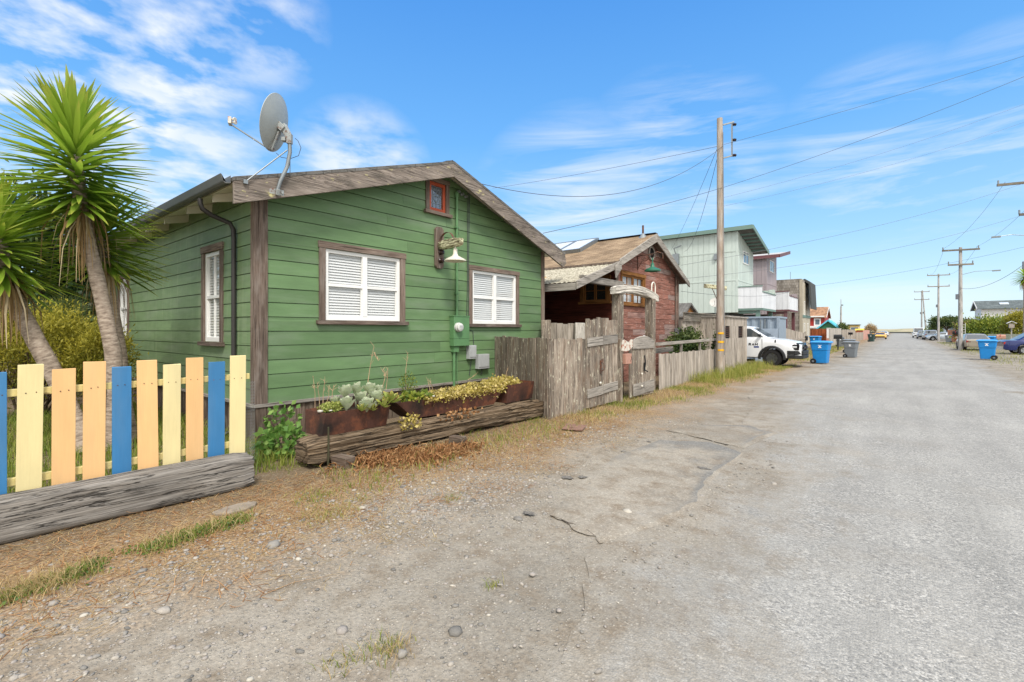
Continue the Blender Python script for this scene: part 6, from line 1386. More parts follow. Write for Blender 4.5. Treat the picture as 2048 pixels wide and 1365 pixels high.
for s in (-1, 1):
    m = MB(); m.prism([(2.36, .84), (2.84, .83), (2.87, 1.06), (2.66, 1.10), (2.42, .99)], (0, s * .93, 0), (1, 0, 0), Z, (0, s * .065, 0)); hl = m.build('headlight_surround', 'black_gloss', tk, bevel=.01)
    m = MB(); m.box((2.66, s * .985, .97), (.20, .036, .10)); m.build('lens', 'lamp_lens', hl, bevel=.02); m = MB(); m.prism([(2.40, .86), (2.52, .86), (2.50, .96)], (0, s * .985, 0), (1, 0, 0), Z, (0, s * .018, 0)); m.build('amber_marker', 'amber_lens', hl)
    m = MB(); m.box((1.42 + .45, s * 1.006, 1.24), (.05, .02, .13)); m.build('side_vent', 'black_plastic', tk)
    # the white pickup carries its three letter badge on the front door
    m = MB(); X, Zb, g = .72, 1.02, -s if s < 0 else -1
    fx = (lambda t_: X + t_) if s < 0 else (lambda t_: X + .40 - t_)
    for lt, o in (('R', 0), ('A', .14), ('M', .28)):
        S = {'R': [(0, 0, 0, .10), (0, .10, .08, .10), (.08, .10, .08, .05), (0, .05, .08, .05), (.03, .05, .09, 0)], 'A': [(0, 0, .045, .10), (.045, .10, .09, 0), (.02, .035, .07, .035)], 'M': [(0, 0, 0, .10), (0, .10, .05, .03), (.05, .03, .10, .10), (.10, .10, .10, 0)]}[lt]
        for x0, z0, x1, z1 in S: m.bar((fx(o + x0), s * 1.012, Zb + z0), (fx(o + x1), s * 1.012, Zb + z1), .012, .024, up=V((1, 0, 0)) if abs(x1 - x0) < .01 else Z)
    m.build('door_lettering', 'decal_dark', tk); m = MB(); m.box((fx(.33), s * 1.011, Zb - .075), (.22, .01, .075)); m.build('badge', 'decal_blue', tk)
    m = MB()
    for x0 in (1.30, .16): m.box((x0, s * 1.006, .90), (.012, .02, .92))
    m.build('door_seam', 'decal_dark', tk); m = MB(); m.box((.30, s * 1.02, 1.19), (.20, .03, .045)); m.build('door_handle', 'car_white', tk, bevel=.008)
tky = 25.55; nx_ = onX(1606, 660, 1).x; tx = EYE + ray(1606, 660) * ((tky + .2) / ray(1606, 660).y); place(tk, V((tx.x - 2.98, tky + 1.01, 0)), 0)
SED = dict(L=4.7, W=1.80, top=[(-2.35, .86), (-2.2, .98), (-1.5, 1.0), (1.0, .98), (2.0, .86), (2.35, .66)], cab=(-1.75, -1.0, .25, 1.05), zbelt=.98, zroof=1.42, wr=.32, wx=(-1.4, 1.42))
c1 = vehicle('sedan', 'beige sedan parked on the right, seen from behind near the blue bin', 'car', 'car_beige', **SED, bumper='car_beige'); plate(c1, -2.37, .80, 1); place(c1, gp(1953, 702) + V((0, 2.2, 0)), R(94))
c2 = vehicle('sedan', 'dark blue car cut off by the right edge, rear end with chrome bumper showing', 'car', 'car_blue', **{**SED, 'L': 4.9, 'W': 1.9, 'top': [(-2.45, .92), (-2.25, 1.04), (-1.5, 1.06), (1.0, 1.0), (2.0, .9), (2.45, .68)], 'zroof': 1.62, 'zbelt': 1.08}, bumper='chrome'); q = gp(2007, 709); place(c2, q + V((2.3, 1.0, 0)), R(8))
c3 = vehicle('pickup_truck', 'far silver grey pickup with dark windows, parked past the second right hand pole', 'pickup truck', 'car_silver', 5.3, 1.9, [(-2.65, 1.12), (-.6, 1.12), (1.2, 1.1), (2.2, 1.02), (2.65, .8)], (-1.9, -1.7, .55, 1.2), 1.10, 1.72, .36, (-1.6, 1.65), .36, tall=True); plate(c3, -2.68, .7, 1); place(c3, gp(1861, 680.5) + V((0, 2.6, 0)), R(92))
c4 = vehicle('hatchback', 'pale silver hatchback on the right verge beside the second pole', 'car', 'car_silver', **{**SED, 'L': 4.1, 'cab': (-1.85, -1.35, .2, 1.0), 'top': [(-2.05, .9), (-1.8, .98), (1.0, .95), (1.8, .84), (2.05, .64)], 'wx': (-1.25, 1.25)}); place(c4, gp(1885, 682) + V((0, 1, 0)), R(186))
c5 = vehicle('van', 'white camper van, farthest vehicle on the right side of the road', 'van', 'car_white', 5.4, 2.0, [(-2.7, 1.1), (1.5, 1.1), (2.3, 1.0), (2.7, .8)], (-2.65, -2.55, 1.2, 1.95), 1.1, 2.25, .36, (-1.7, 1.75), .34, tall=True); place(c5, gp(1830, 676) + V((.6, 2.0, 0)), R(90))
c6 = vehicle('hatchback', 'small pale car between the camper van and the far pickup', 'car', 'car_silver', **{**SED, 'L': 4.2, 'cab': (-1.9, -1.4, .2, 1.0), 'zroof': 1.6, 'top': [(-2.1, .9), (-1.8, 1.0), (1.0, 1.0), (1.8, .9), (2.1, .7)], 'wx': (-1.28, 1.28)}); place(c6, gp(1843, 678) + V((.2, 2.0, 0)), R(90))
c7 = vehicle('sports_car', 'low yellow sports car parked at the left edge of the far road', 'car', 'car_yellow', **{**SED, 'L': 4.5, 'W': 1.95, 'top': [(-2.25, .85), (-2.0, .92), (-1.0, .94), (.9, .90), (1.9, .76), (2.25, .55)], 'cab': (-1.6, -.9, .0, .85), 'zbelt': .92, 'zroof': 1.27, 'wx': (-1.35, 1.4)}); place(c7, gp(1759.5, 679) + V((0, 2.2, 0)), R(-90))
c8 = vehicle('sedan', 'far white car parked just beyond the yellow sports car', 'car', 'car_white', **SED); place(c8, gp(1768, 673.4) + V((0, 2.2, 0)), R(-90))
# ---------------------------------------------------------------- houses down the left side
def far_window(parent, W, u0, u1, z0, z1, fr='far_white_paint', gl='dark_glass', split=0, t=.08):
    b = MB(); W.box(b, u0 - t, u0, z0 - t, z1 + t, .0, .06); W.box(b, u1, u1 + t, z0 - t, z1 + t, .0, .06); W.box(b, u0, u1, z0 - t, z0, .0, .055); W.box(b, u0, u1, z1, z1 + t, .0, .055)
    for k in range(1, split + 1): u = u0 + (u1 - u0) * k / (split + 1); W.box(b, u - .03, u + .03, z0, z1, .0, .05)
    w = b.build('window', fr, parent); b = MB(); W.box(b, u0, u1, z0, z1, .005, .03); b.build('pane', gl, w); return w
plain('far_glass', '#5a6a74', .08, 0, .05, spec=.8)
def townhouse(lab, X, Y0, Y1, xb, zb, zr0, zr1, pnt, trimm, rows, balc, win, side_lines, roofm, ov=1.1):
    t0 = thing('townhouse', lab, 'house', (X, (Y0 + Y1) / 2, 0)); ln = X - xb; wd = Y1 - Y0
    S = Wall((X, Y0, 0), (-1, 0, 0), (0, -1, 0)); Fw = Wall((X, Y0, 0), (0, 1, 0), (1, 0, 0)); N_ = Wall((X, Y1, 0), (-1, 0, 0), (0, 1, 0)); za = zr0 - .12; zc = zr1 - .12
    b = MB(); vboards(b, S.P0, S.U, S.N, [(0, zb), (ln, zb), (ln, za), (0, za)], [], .42, .012, batten=.40, back=-.02); vboards(b, N_.P0, N_.U, N_.N, [(0, zb), (ln, zb), (ln, zc), (0, zc)], [], .42, .012, batten=.40)
    vboards(b, Fw.P0, Fw.U, Fw.N, [(0, zb), (wd, zb), (wd, zc), (0, za)], [], .42, .012, batten=.40); b.poly([(X, Y0, zb), (X, Y1, zb), (xb, Y1, zb), (xb, Y0, zb)]); b.poly([(xb, Y0, zb), (xb, Y1, zb), (xb, Y1, zc), (xb, Y0, za)]); b.build('wall', pnt, t0)
    b = MB()
    for z in side_lines: S.box(b, -.03, ln, z, z + .09, .0, .035); Fw.box(b, 0, wd, z, z + .09, .0, .035)
    S.box(b, -.03, .12, zb, za, .013, .04); b.build('trim_band', pnt, t0)
    b = MB(); sl = (zr1 - zr0) / wd; o = .35; ang = [(Y0 - o, zr0 - sl * o), (Y1 + o, zr1 + sl * o)]
    b.prism([(ang[0][0], ang[0][1] - .10), (ang[1][0], ang[1][1] - .10), (ang[1][0], ang[1][1] + .06), (ang[0][0], ang[0][1] + .06)], (X + ov, 0, 0), (0, 1, 0), Z, (xb - X - ov, 0, 0), .5); r_ = b.build('roof', roofm, t0)
    b = MB(); b.bar((X + ov + .03, ang[0][0], ang[0][1] - .06), (X + ov + .03, ang[1][0], ang[1][1] - .06), .06, .30); b.bar((X + ov, ang[0][0] - .03, ang[0][1] - .06), (xb, ang[0][0] - .03, ang[0][1] - .06), .06, .30); b.build('fascia', trimm, r_)
    for k in range(1, 7):
        y = Y0 + wd * k / 7; z = zr0 + sl * wd * k / 7 - .16; b = MB(); b.bar((X + .02, y, z), (X + ov - .02, y, z), .06, .12); b.build('rafter_tail', trimm, r_)
    b = MB(); b.box(((X + xb) / 2 - .3, (Y0 + Y1) / 2, zb / 2), (ln - .8, wd - .3, zb - .01)); b.build('garage_level', 'dark_wall', t0)
    for w in win: far_window(t0, Fw, *w, split=1, gl='far_glass')
    xb0, zl, zh, zh2 = balc; b = MB(); A = Wall((X, Y0, 0), (1, 0, 0), (0, -1, 0)); d = xb0 - X
    vboards(b, A.P0 + V((0.02, 0, 0)), A.U, A.N, [(0, zl), (d, zl), (d, zh), (0, zh)], [], .42, .012, batten=.40); Bq = Wall((xb0 + .02, Y0, 0), (0, 1, 0), (1, 0, 0)); vboards(b, Bq.P0, Bq.U, Bq.N, [(0, zl), (wd, zl), (wd, zh2), (0, zh2)], [], .42, .012, batten=.40); b.poly([(X, Y0, zl), (xb0, Y0, zl), (xb0, Y1, zl), (X, Y1, zl)]); bl = b.build('balcony', 'balcony_white', t0)
    b = MB(); b.poly([(X + .05, Y1, zl), (xb0, Y1, zl), (xb0, Y1, zh), (X + .05, Y1, zh)]); b.box((xb0 - .25, Y1 - .1, zh - .3), (.4, .12, .7)); b.build('end_screen', pnt, bl)
    b = MB(); A.box(b, 0, d + .06, zh, zh + .06, -.05, .06); Bq.box(b, 0, wd, zh2, zh2 + .06, -.05, .06); A.box(b, 0, d + .06, zl - .16, zl - .01, -.05, .03); Bq.box(b, .1, wd, zl - .16, zl - .01, -.08, .03); b.build('balcony_rail', trimm, bl)
    b = MB(); b.box((xb0 - .3, Y0 + .2, (zl - .17) / 2), (.26, .26, zl - .17)); b.bar((X, Y0 + .2, zl - .28), (xb0 - .2, Y0 + .2, zl - .28), .16, .2); b.build('balcony_post', trimm, bl); b = MB(); b.box((xb0 - .3, Y1 - .3, (zl - .17) / 2), (.26, .26, zl - .17)); b.build('balcony_post', trimm, bl)
    return t0
YM = 38.7; XM = -9.5
def fM(px): return onX(px, 660, XM).y - YM
mh = townhouse('pale mint green two storey house with a single pitch roof and white balcony', XM, YM, 43.5, -18.5, 3.10, 9.35, 8.25, 'mint_paint', 'mint_trim', 3, (-7.85, 3.38, 4.98, 4.55), [(fM(1485.5), fM(1496), onX(1490, 527, XM).z, onX(1490, 506, XM).z)], (5.5, 7.7), 'grey_roof')
b = MB(); WS = Wall((XM, YM, 0), (-1, 0, 0), (0, -1, 0)); ue = XM - onY(1353, 520, YM).x; WS.box(b, ue - .25, ue + .25, onY(1353, 530, YM).z, onY(1353, 509, YM).z, .02, .25); b.tube([WS.p(ue, onY(1353, 510, YM).z, .12), WS.p(ue + .1, onY(1353, 503, YM).z + .2, .3), WS.p(ue - .5, onY(1345, 500, YM).z + .2, .35)], .05, 8); WS.box(b, XM - onY(1432, 512, YM).x - .12, XM - onY(1432, 512, YM).x + .12, 7.2, 7.65, .02, .18); b.build('service_box', 'galv_metal', mh)
lt = thing('carriage_lantern', 'small black lantern on the mint house wall above the lean-to shed', 'wall lamp', onY(1386, 626, YM)); c = onY(1386, 624, YM); b = MB(); b.lathe([(0, -.12), (.10, -.10), (.13, .05), (.16, .08), (.05, .18), (0, .22)], c + V((0, -.2, 0)), Z, 8); b.build('lantern', 'rust_iron', lt)
YV = 48.7
def fV(px): return onX(px, 660, XM).y - YV
townhouse('mauve two storey house with upswept white edged roof behind the mint house', XM, YV, 53.2, -18.5, 3.2, 8.55, 9.35, 'mauve_paint', 'mauve_trim', 3, (-7.7, 3.6, 5.2, 4.8), [(fV(1539), fV(1547), onX(1543, 544, XM).z, onX(1543, 524, XM).z)], (6.0,), 'pale_grey_paint')
XS, YS = -7.5, 54.8
sh_ = thing('shingle_house', 'grey shingle clad house with a dark mansard roof edge and tall slit windows', 'house', (XS, YS + 2, 0)); SS = Wall((XS, YS, 0), (-1, 0, 0), (0, -1, 0)); SF = Wall((XS, YS, 0), (0, 1, 0), (1, 0, 0))
b = MB(); b.prism([(0, 0), (-9, 0), (-9, 6.85), (-.1, 6.85), (0, 6.7)], (XS, YS, 0), (1, 0, 0), Z, (0, 5, 0)); b.build('wall', 'wall_shakes', sh_)
b = MB(); vboards(b, SF.P0, SF.U, SF.N, [(0, 0), (5, 0), (5, 6.5), (0, 6.5)], [], .5, .03, batten=.46); SS.box(b, -.03, .25, 0, 6.75, .01, .06); b.build('front_panel', 'cream_grey' if 'cream_grey' in MAT else paint('cream_grey', '#b9b09c', .6), sh_)
b = MB(); b.prism([(.02, 6.95), (.50, 6.55), (.62, 3.9), (.5, 3.9), (.36, 6.4), (-.2, 6.86)], (XS, YS + 1.4, 0), (1, 0, 0), Z, (0, 3.7, 0)); b.build('mansard', 'dark_wall', sh_)
for (u, z0, z1) in ((.7, .6, 2.4), (.7, 3.3, 4.6), (3.0, .6, 2.4), (3.0, 3.3, 5.0)): far_window(sh_, SF, u, u + .55, z0, z1, gl='far_glass', t=.06)
b = MB(); SF.box(b, -.05, 5, 3.0, 3.25, .0, .08); b.build('band', 'mint_trim', sh_); b = MB(); b.tube([(XS - 1.2, YS + 1, 6.8), (XS - 1.2, YS + 1, 7.7)], .02, 5); b.build('aerial', 'cable_grey', sh_)
def gable_house(lab, x0, x1, y0, y1, zw, zr, axis, wallm, roofm, ov=.4, wins=(), name='house', cat='house', trimm='far_white_paint', th=.12, loc=None):
    """box house with a gable roof; ridge runs along 'x' or 'y'"""
    t0 = thing(name, lab, cat, ((x0 + x1) / 2, (y0 + y1) / 2, 0)); b = MB()
    if axis == 'x': ym = (y0 + y1) / 2; b.prism([(y0, 0), (y1, 0), (y1, zw), (ym, zr - th), (y0, zw)], (x0, 0, 0), (0, 1, 0), Z, (x1 - x0, 0, 0))
    else: xm = (x0 + x1) / 2; b.prism([(x0, 0), (x1, 0), (x1, zw), (xm, zr - th), (x0, zw)], (0, y0, 0), (1, 0, 0), Z, (0, y1 - y0, 0))
    b.build('wall', wallm, t0); b = MB(); f = MB()
    a0, a1 = (y0, y1) if axis == 'x' else (x0, x1); am = (a0 + a1) / 2; sl = (zr - zw) / (am - a0); lo_, hi_ = ((x0, x1) if axis == 'x' else (y0, y1))
    for e0, s in ((a0 - ov, 1), (a1 + ov, -1)):
        pl = [(e0, zw - sl * ov), (am, zr), (am, zr - th), (e0, zw - sl * ov - th)]
        if axis == 'x': b.prism(pl, (lo_ - ov, 0, 0), (0, 1, 0), Z, (hi_ - lo_ + 2 * ov, 0, 0), .5)
        else: b.prism(pl, (0, lo_ - ov, 0), (1, 0, 0), Z, (0, hi_ - lo_ + 2 * ov, 0), .5)
        for q in (lo_ - ov - .02, hi_ + ov + .02):
            if axis == 'x': f.bar((q, e0, zw - sl * ov - .08), (q, am - s * .005, zr - .08), .05, .22)
            else: f.bar((e0, q, zw - sl * ov - .08), (am - s * .005, q, zr - .08), .05, .22)
    r_ = b.build('roof', roofm, t0); f.build('bargeboard', trimm, r_)
    for w in wins: far_window(t0, *w)
    return t0, r_
q0, q1 = at(1616, 660, 92), at(1667, 660, 97); cy = q0.y
ch, cr_ = gable_house('far red two storey cottage with a tan roof above the turquoise shed', q0.x - 1, q1.x - .6, cy, cy + 7, 4.35, 6.25, 'x', 'red_cottage_paint', 'tan_shingles', .35)
Wc = Wall((q0.x - 1, cy, 0), (1, 0, 0), (0, -1, 0)); b = MB(); Wc.box(b, 0, q1.x - q0.x + .4, 2.15, 2.5, .0, .3); Wc.box(b, 0, q1.x - q0.x + .4, 0, 2.15, .0, .08); Wc.box(b, 0, q1.x - q0.x + .4, 4.2, 4.42, .3, .42); b.build('lower_storey', 'far_white_paint', ch); uw = at(1640, 660, 94).x - q0.x + 1; far_window(ch, Wc, uw - .35, uw + .35, 2.75, 3.75, gl='far_glass', t=.2)
q0, q1 = at(1637, 660, 84), at(1679, 660, 84); gable_house('small turquoise edged green shed behind the brown plank gate', q0.x, q1.x, q0.y, q0.y + 4, 2.25, 3.50, 'y', 'shed_green', 'shed_blue', .35, [(Wall((q0.x, q0.y, 0), (1, 0, 0), (0, -1, 0)), 1.3, 2.2, .9, 1.9)], 'shed', 'shed', 'shed_blue')
q0, q1 = at(1668, 660, 140), at(1690, 660, 140); gable_house('distant white low house behind the turquoise shed', q0.x, q1.x, q0.y, q0.y + 6, 2.9, 3.3, 'x', 'far_white_paint', 'dark_shingles', .3)
q0, q1 = at(1690, 660, 150), at(1721, 660, 150); fh = thing('flat_roofed_house', 'distant pale yellow house with a flat dark roof edge', 'house', q0); b = MB(); b.box(((q0.x + q1.x) / 2, q0.y + 3, 1.6), (q1.x - q0.x - .6, 6, 3.2)); b.build('wall', 'far_cream_paint', fh); b = MB(); b.box(((q0.x + q1.x) / 2, q0.y + 3, 3.32), (q1.x - q0.x, 6.8, .22)); b.build('roof', 'dark_wall', fh); far_window(fh, Wall((q0.x, q0.y, 0), (1, 0, 0), (0, -1, 0)), 1.5, 3.4, 1.8, 2.5, gl='far_glass')
# container, panels and fences of the left side
qa, qb = onY(1440, 660, 29.6), onY(1556, 660, 29.6); cz = onY(1530, 637, 29.6).z
cn = thing('shipping_container', 'blue grey corrugated container standing behind the white pickup', 'container', (qb.x, 30.8, 0)); b = MB(); P_ = []
nW = 60
for i in range(nW + 1):
    x = qb.x + (qa.x - qb.x - 3) * i / nW; P_.append((x, 29.6 + (.0, .0, .05, .05)[i % 4]))
b.prism(P_ + [(P_[-1][0], 32.0), (P_[0][0], 32.0)], (0, 0, .12), (1, 0, 0), (0, 1, 0), (0, 0, cz - .12), .5); b.build('wall', 'container_blue', cn)
b = MB(); b.box(((qb.x + P_[-1][0]) / 2, 30.8, cz + .05), (abs(qb.x - P_[-1][0]) + .1, 2.5, .10)); b.box((qb.x + .01, 29.59, cz / 2), (.14, .14, cz)); b.build('frame', 'container_blue', cn, bevel=.01)
b = MB(); zc_ = onY(1530, 658, 29.4).z; A = onY(1510, 660, 29.35).x; B = onY(1555, 660, 29.35).x; b.box(((A + B) / 2, 29.38, zc_ / 2), (B - A, .05, zc_)); b.build('flat_panel', 'panel_blue', cn, bevel=.01)
b = MB(); 
for px_ in (1521, 1530): q = onY(px_, 645, 29.58); b.box((q.x, 29.57, q.z - .1), (.05, .05, .55))
b.build('door_bar', 'galv_metal', cn)
def fence_run(name, lab, A, B, zt, mat, w=(.14, .2), rail=None, cat='fence', zb=0):
    A, B = V(A), V(B); A.z = B.z = 0; t0 = thing(name, lab, cat, A); b = MB(); planks(b, A, B, zt, zb, w); b.build('boards', mat, t0); n = (B - A).normalized().cross(Z)
    b = MB(); z1 = zt(.5) if callable(zt) else zt; k = max(2, int((B - A).length / 2.4))
    for i in range(k + 1): q = A.lerp(B, i / k) - n * .06; b.box(q + Z * (z1 * .48), (.09, .09, z1 * .96))
    b.build('posts', mat, t0)['kind'] = 'stuff'
    if rail: b = MB(); b.bar(A + n * .02 + Z * rail, B + n * .02 + Z * rail, .05, .12); b.build('rail', mat, t0)
    return t0
fence_run('plank_fence', 'pale plank fence with a lower rail just beyond the white pickup', onX(1557, 660, -5.3), onX(1612, 660, -5.3), lambda s: 1.95 - .45 * s, 'far_fence_wood', (.16, .22), 1.15)
fence_run('plank_fence', 'short pale fence end panel beside the half hidden blue bin', onX(1612, 660, -5.3), onX(1612, 660, -5.3) + V((-1.6, .3, 0)), 1.55, 'far_fence_wood')
bx = thing('letter_box', 'small black letter box fixed to the pale fence beside the blue bin', 'letter box', onX(1613, 680, -5.25)); b = MB(); c = onX(1613, 678, -5.2); b.box(c, (.16, .3, .26), None, .5); b.prism([(-.15, 0), (.15, 0), (.1, .08), (-.1, .08)], c + V((-.08, 0, .13)), (0, 1, 0), Z, (.16, 0, 0)); b.build('body', 'black_plastic', bx, bevel=.01)
qa, qb = at(1619, 660, 74), at(1654, 660, 74); fence_run('brown_plank_gate', 'reddish brown stained plank gate closing the far driveway', qa, qb, 1.95, 'brown_gate_wood', (.16, .24), None, 'gate')
q = at(1657.5, 660, 73); ws = thing('gate_pillar', 'white panelled pillar beside the reddish brown gate', 'pillar', (q.x, q.y, 0)); b = MB(); b.box((q.x, q.y, 1.0), (.50, .5, 2.0)); b.box((q.x, q.y, 2.03), (.58, .58, .06)); b.build('shaft', 'far_white_paint', ws, bevel=.02); b = MB(); b.box((q.x, q.y - .27, .25), (.52, .06, .5)); b.build('plinth', 'copper_pink', ws)
fence_run('plank_fence', 'pale grey plank fence beyond the brown gate, behind the black mailbox', (-5.8, 61, 0), (-5.6, 71, 0), 1.95, 'pale_boards' if 'pale_boards' in MAT else paint('pale_boards', '#b4ada4', .8, .12, tv=(.8, 1.1)), (.18, .26))
fence_run('plank_fence', 'grey fence stretch with a small dark mailbox in front', (-5.6, 72, 0), (-5.3, 90, 0), lambda s: 1.8, 'far_fence_wood', (.25, .35))
fence_run('picket_run', 'far weathered fence in front of the yellow tarpaulin', (-5.3, 91, 0), (-5.0, 104, 0), 1.35, 'far_fence_wood', (.25, .4))
qa, qb = (-5.0, 105, 0), (-4.7, 118, 0); fence_run('pink_wall', 'pinkish plank wall near the dark green bin', qa, qb, 1.7, 'pink_wall_paint', (.3, .5))
tp = thing('yellow_tarpaulin', 'bright yellow tarpaulin roof behind the far left fence', 'tarpaulin', at(1720, 664, 112)); a, c, d, e = at(1709, 662.5, 108), at(1736, 661.5, 118), at(1733, 658, 122), at(1710, 658.5, 112); b = MB(); b.prism([(0, 0), (1, 0), (1, .06), (0, .06)], a, (c - a), Z, (e - a)); b.build('sheet', 'tarp_yellow', tp); b = MB(); b.tube([V((a.x, a.y, 0)), a], .05, 6); b.tube([V((c.x, c.y, 0)), c], .05, 6); b.build('post', 'far_pole_wood', tp)
rs_ = thing('red_shed', 'low rust red shed under the yellow tarpaulin', 'shed', at(1719, 670, 109)); q = at(1719, 660, 110); b = MB(); b.box((q.x, q.y, .8), (1.9, 1.6, 1.6)); b.build('wall', 'brick_red', rs_); b = MB(); b.box((q.x, q.y, 1.65), (2.2, 1.9, .08)); b.build('roof', 'grey_roof', rs_)
bush('thatch_bush', 'rounded brown dry bush near the end of the road', 'bush', at(1741, 661, 112), (1.0, 1.2, 1.2), 40, 2600, .22, .05, 'yucca_dead', base=0, spread=.2)
bush('small_bush', 'small green bush peeping over the far left fence', 'bush', at(1686, 663, 75), (.8, .8, 1.0), 24, 900, .2, .08, 'tree_leaf', base=0)
mp = thing('mast', 'thin grey mast rising behind the left fences', 'mast', at(1682, 690, 78)); q = at(1682, 660, 78); b = MB(); b.tube([(q.x, q.y, 0), (q.x, q.y, 5.6)], [.16, .11], 8); b.tube([(q.x, q.y, 5.6), (q.x, q.y, at(1682, 599, 78).z)], .05, 6); b.build('tube', 'far_pole_wood', mp, smooth=60); b = MB(); b.box((q.x + .15, q.y, 5.8), (.3, .2, .2)); b.build('head', 'galv_metal', mp)
def mailbox(lab, base, h, s, post, body, rz=0):
    t0 = thing('mailbox', lab, 'mailbox', base, 'mailboxes on posts'); M = Matrix.Rotation(rz, 3, 'Z'); b = MB(); b.box(base + Z * (h * .5 - .02), (.10, .10, h - .02), M); b.build('post', post, t0)
    b = MB(); pr = [(-.5, 0), (.5, 0), (.5, .55)] + [(.5 * math.cos(a), .55 + .45 * math.sin(a)) for a in np.linspace(.2, math.pi - .2, 8)] + [(-.5, .55)]; d = M @ V((s, 0, 0))
    b.prism([(p[0] * s * .55, p[1] * s * .62) for p in pr], base + Z * (h - .02) - d * .5, M @ V((0, 1, 0)), Z, d, .5); bo = b.build('box', body, t0, bevel=.008)
    b = MB(); b.box(base + M @ V((s * .1, s * .30, h + s * .45)), (.03, .02, s * .4), M); b.build('flag', 'tail_red', bo); return t0
mailbox('large dark grey mailbox on a black post on the left verge', gp(1676, 701), 1.0, .62, 'black_plastic', 'black_plastic')
mailbox('small black mailbox before the far grey fence', gp(1701, 687), 1.15, .5, 'far_pole_wood', 'black_gloss')
mailbox('black mailbox on a reddish brown post on the right verge', gp(1912, 691), 1.25, .62, 'brown_gate_wood', 'black_gloss', 3.1)
mailbox('brown mailbox on a pale post beside the dark blue car', gp(2002, 702), 1.05, .55, 'far_pole_wood', 'copper_pink', 3.1)
# ---------------------------------------------------------------- right side: poles, houses, trees
def rpole(lab, base, top, r, arms, lean=V((0, 0, 0)), lamp_=False, group='utility poles along the right of the road'):
    t0 = thing('utility_pole', lab, 'utility pole', base, group); b = MB(); b.tube([base - Z * .1, base + lean * .5 + Z * top * .5, base + lean + Z * top], [r, r * .85, r * .65], 10); b.build('shaft', 'far_pole_wood', t0, smooth=60)
    for z, w, yw in arms:
        c = base + lean * (z / top) + Z * z; d = V((math.cos(yw), math.sin(yw), .0)); b = MB(); b.bar(c - d * w + V((0, -r, 0)), c + d * w + V((0, -r, 0)), .12, .14); ar = b.build('crossarm', 'weathered_wood', t0); 
        for k in (-.95, .95): b = MB(); b.tube([c + d * w * k + Z * .06, c + d * w * k + Z * .32], .05, 6); b.build('insulator', 'galv_metal', ar)
    if lamp_:
        b = MB(); z = lamp_; c = base + Z * z; b.tube([c, c + V((.9, 0, .25)), c + V((2.0, 0, .25))], .02, 6); b.box(c + V((2.2, 0, .22)), (.5, .18, .10)); b.build('lamp_arm', 'galv_metal', t0)
    b = MB(); b.box(base + lean * .55 + V((-r - .05, -.05, top * .52)), (.2, .2, .45)); b.tube([base + V((-r * .9, -r * .5, .3)), base + lean * .5 + V((-r * .8, -r * .5, top * .5))], .02, 5); b.build('riser', 'cable_grey', t0); return t0
RP = [(1921, 701, 495, .17), (1877, 682, 548, .17), (1843.5, 675, 582, .17)]
labs = ['nearest full utility pole on the right with two crossarms beside the beige sedan', 'second right hand utility pole with two crossarms beyond the tree', 'third utility pole with two crossarms far down the right side']
poles = []
for (bx_, by_, ty_, r), lb in zip(RP, labs):
    b0 = gp(bx_, by_); t_ = (b0 - EYE).dot(DV); top = H + (HY - ty_) / F * t_; a2 = top - (top * .17 if by_ > 690 else top * .19); rpole(lb, b0, top, r, [(top - .25, 1.25 if by_ > 690 else 1.45, .25), (a2, .85 if by_ > 690 else 1.4, .25)], lamp_=(top * .73 if by_ > 690 else False)); poles.append((b0, top))
b0 = gp(1853, 674.5); t_ = (b0 - EYE).dot(DV); rpole('leaning bare utility pole next to the third one', b0, H + (HY - 581) / F * t_, .16, [], at(1845, 660, t_) - at(1853, 660, t_))
b0 = V((at(2060, 660, 28.6).x, at(2060, 660, 28.6).y, 0)); tz_ = at(2047, 366, 28.6).z; rpole('utility pole at the right edge with a crossarm reaching into view', b0, tz_ + .3, .17, [(tz_, 1.5, .25), (tz_ - 1.9, .5, .25)]); pe = b0
b = MB(); c = pe + Z * (at(2047, 472, 28.6).z); b.tube([c, c + V((-.8, -.3, .12)), c + V((-1.35, -.5, .05))], .02, 6); b.box(c + V((-1.5, -.55, .03)), (.4, .16, .09)); tag(b.build('street_lamp_arm', 'galv_metal'), 'thin street lamp arm reaching out from the pole at the right edge', 'street lamp')
q0 = at(1957, 660, 74); wh, wr_ = gable_house('white two storey house with a grey roof and skylight behind the right hand bushes', q0.x + .3, q0.x + 13, q0.y, q0.y + 8, 5.2, 6.40, 'x', 'far_white_paint', 'dark_shingles', .5)
Ww = Wall((q0.x + .3, q0.y, 0), (1, 0, 0), (0, -1, 0)); far_window(wh, Ww, 3.3, 4.2, 2.7, 3.7, gl='far_glass'); far_window(wh, Ww, 2.2, 2.9, 3.0, 3.9, gl='far_glass'); b = MB(); y = q0.y + 1.9; z = 5.2 + 1.2 * 1.9 / 4; b.box((q0.x + 3.0, y, z + .06), (1.0, .9, .12), Matrix.Rotation(math.atan2(1.2, 4), 3, 'X')); b.build('skylight', 'skylight_white', wr_)
q0 = at(1906, 660, 92); gable_house('low house with a long grey roof behind the reddish bush', q0.x, q0.x + 13, q0.y, q0.y + 6, 2.55, 3.95, 'x', 'far_white_paint', 'dark_shingles', .4)
q0 = at(1872, 660, 120); gable_house('distant blue grey gabled house behind the tree', q0.x, q0.x + 5, q0.y, q0.y + 6, 1.9, 3.0, 'y', 'panel_blue', 'dark_shingles', .4)
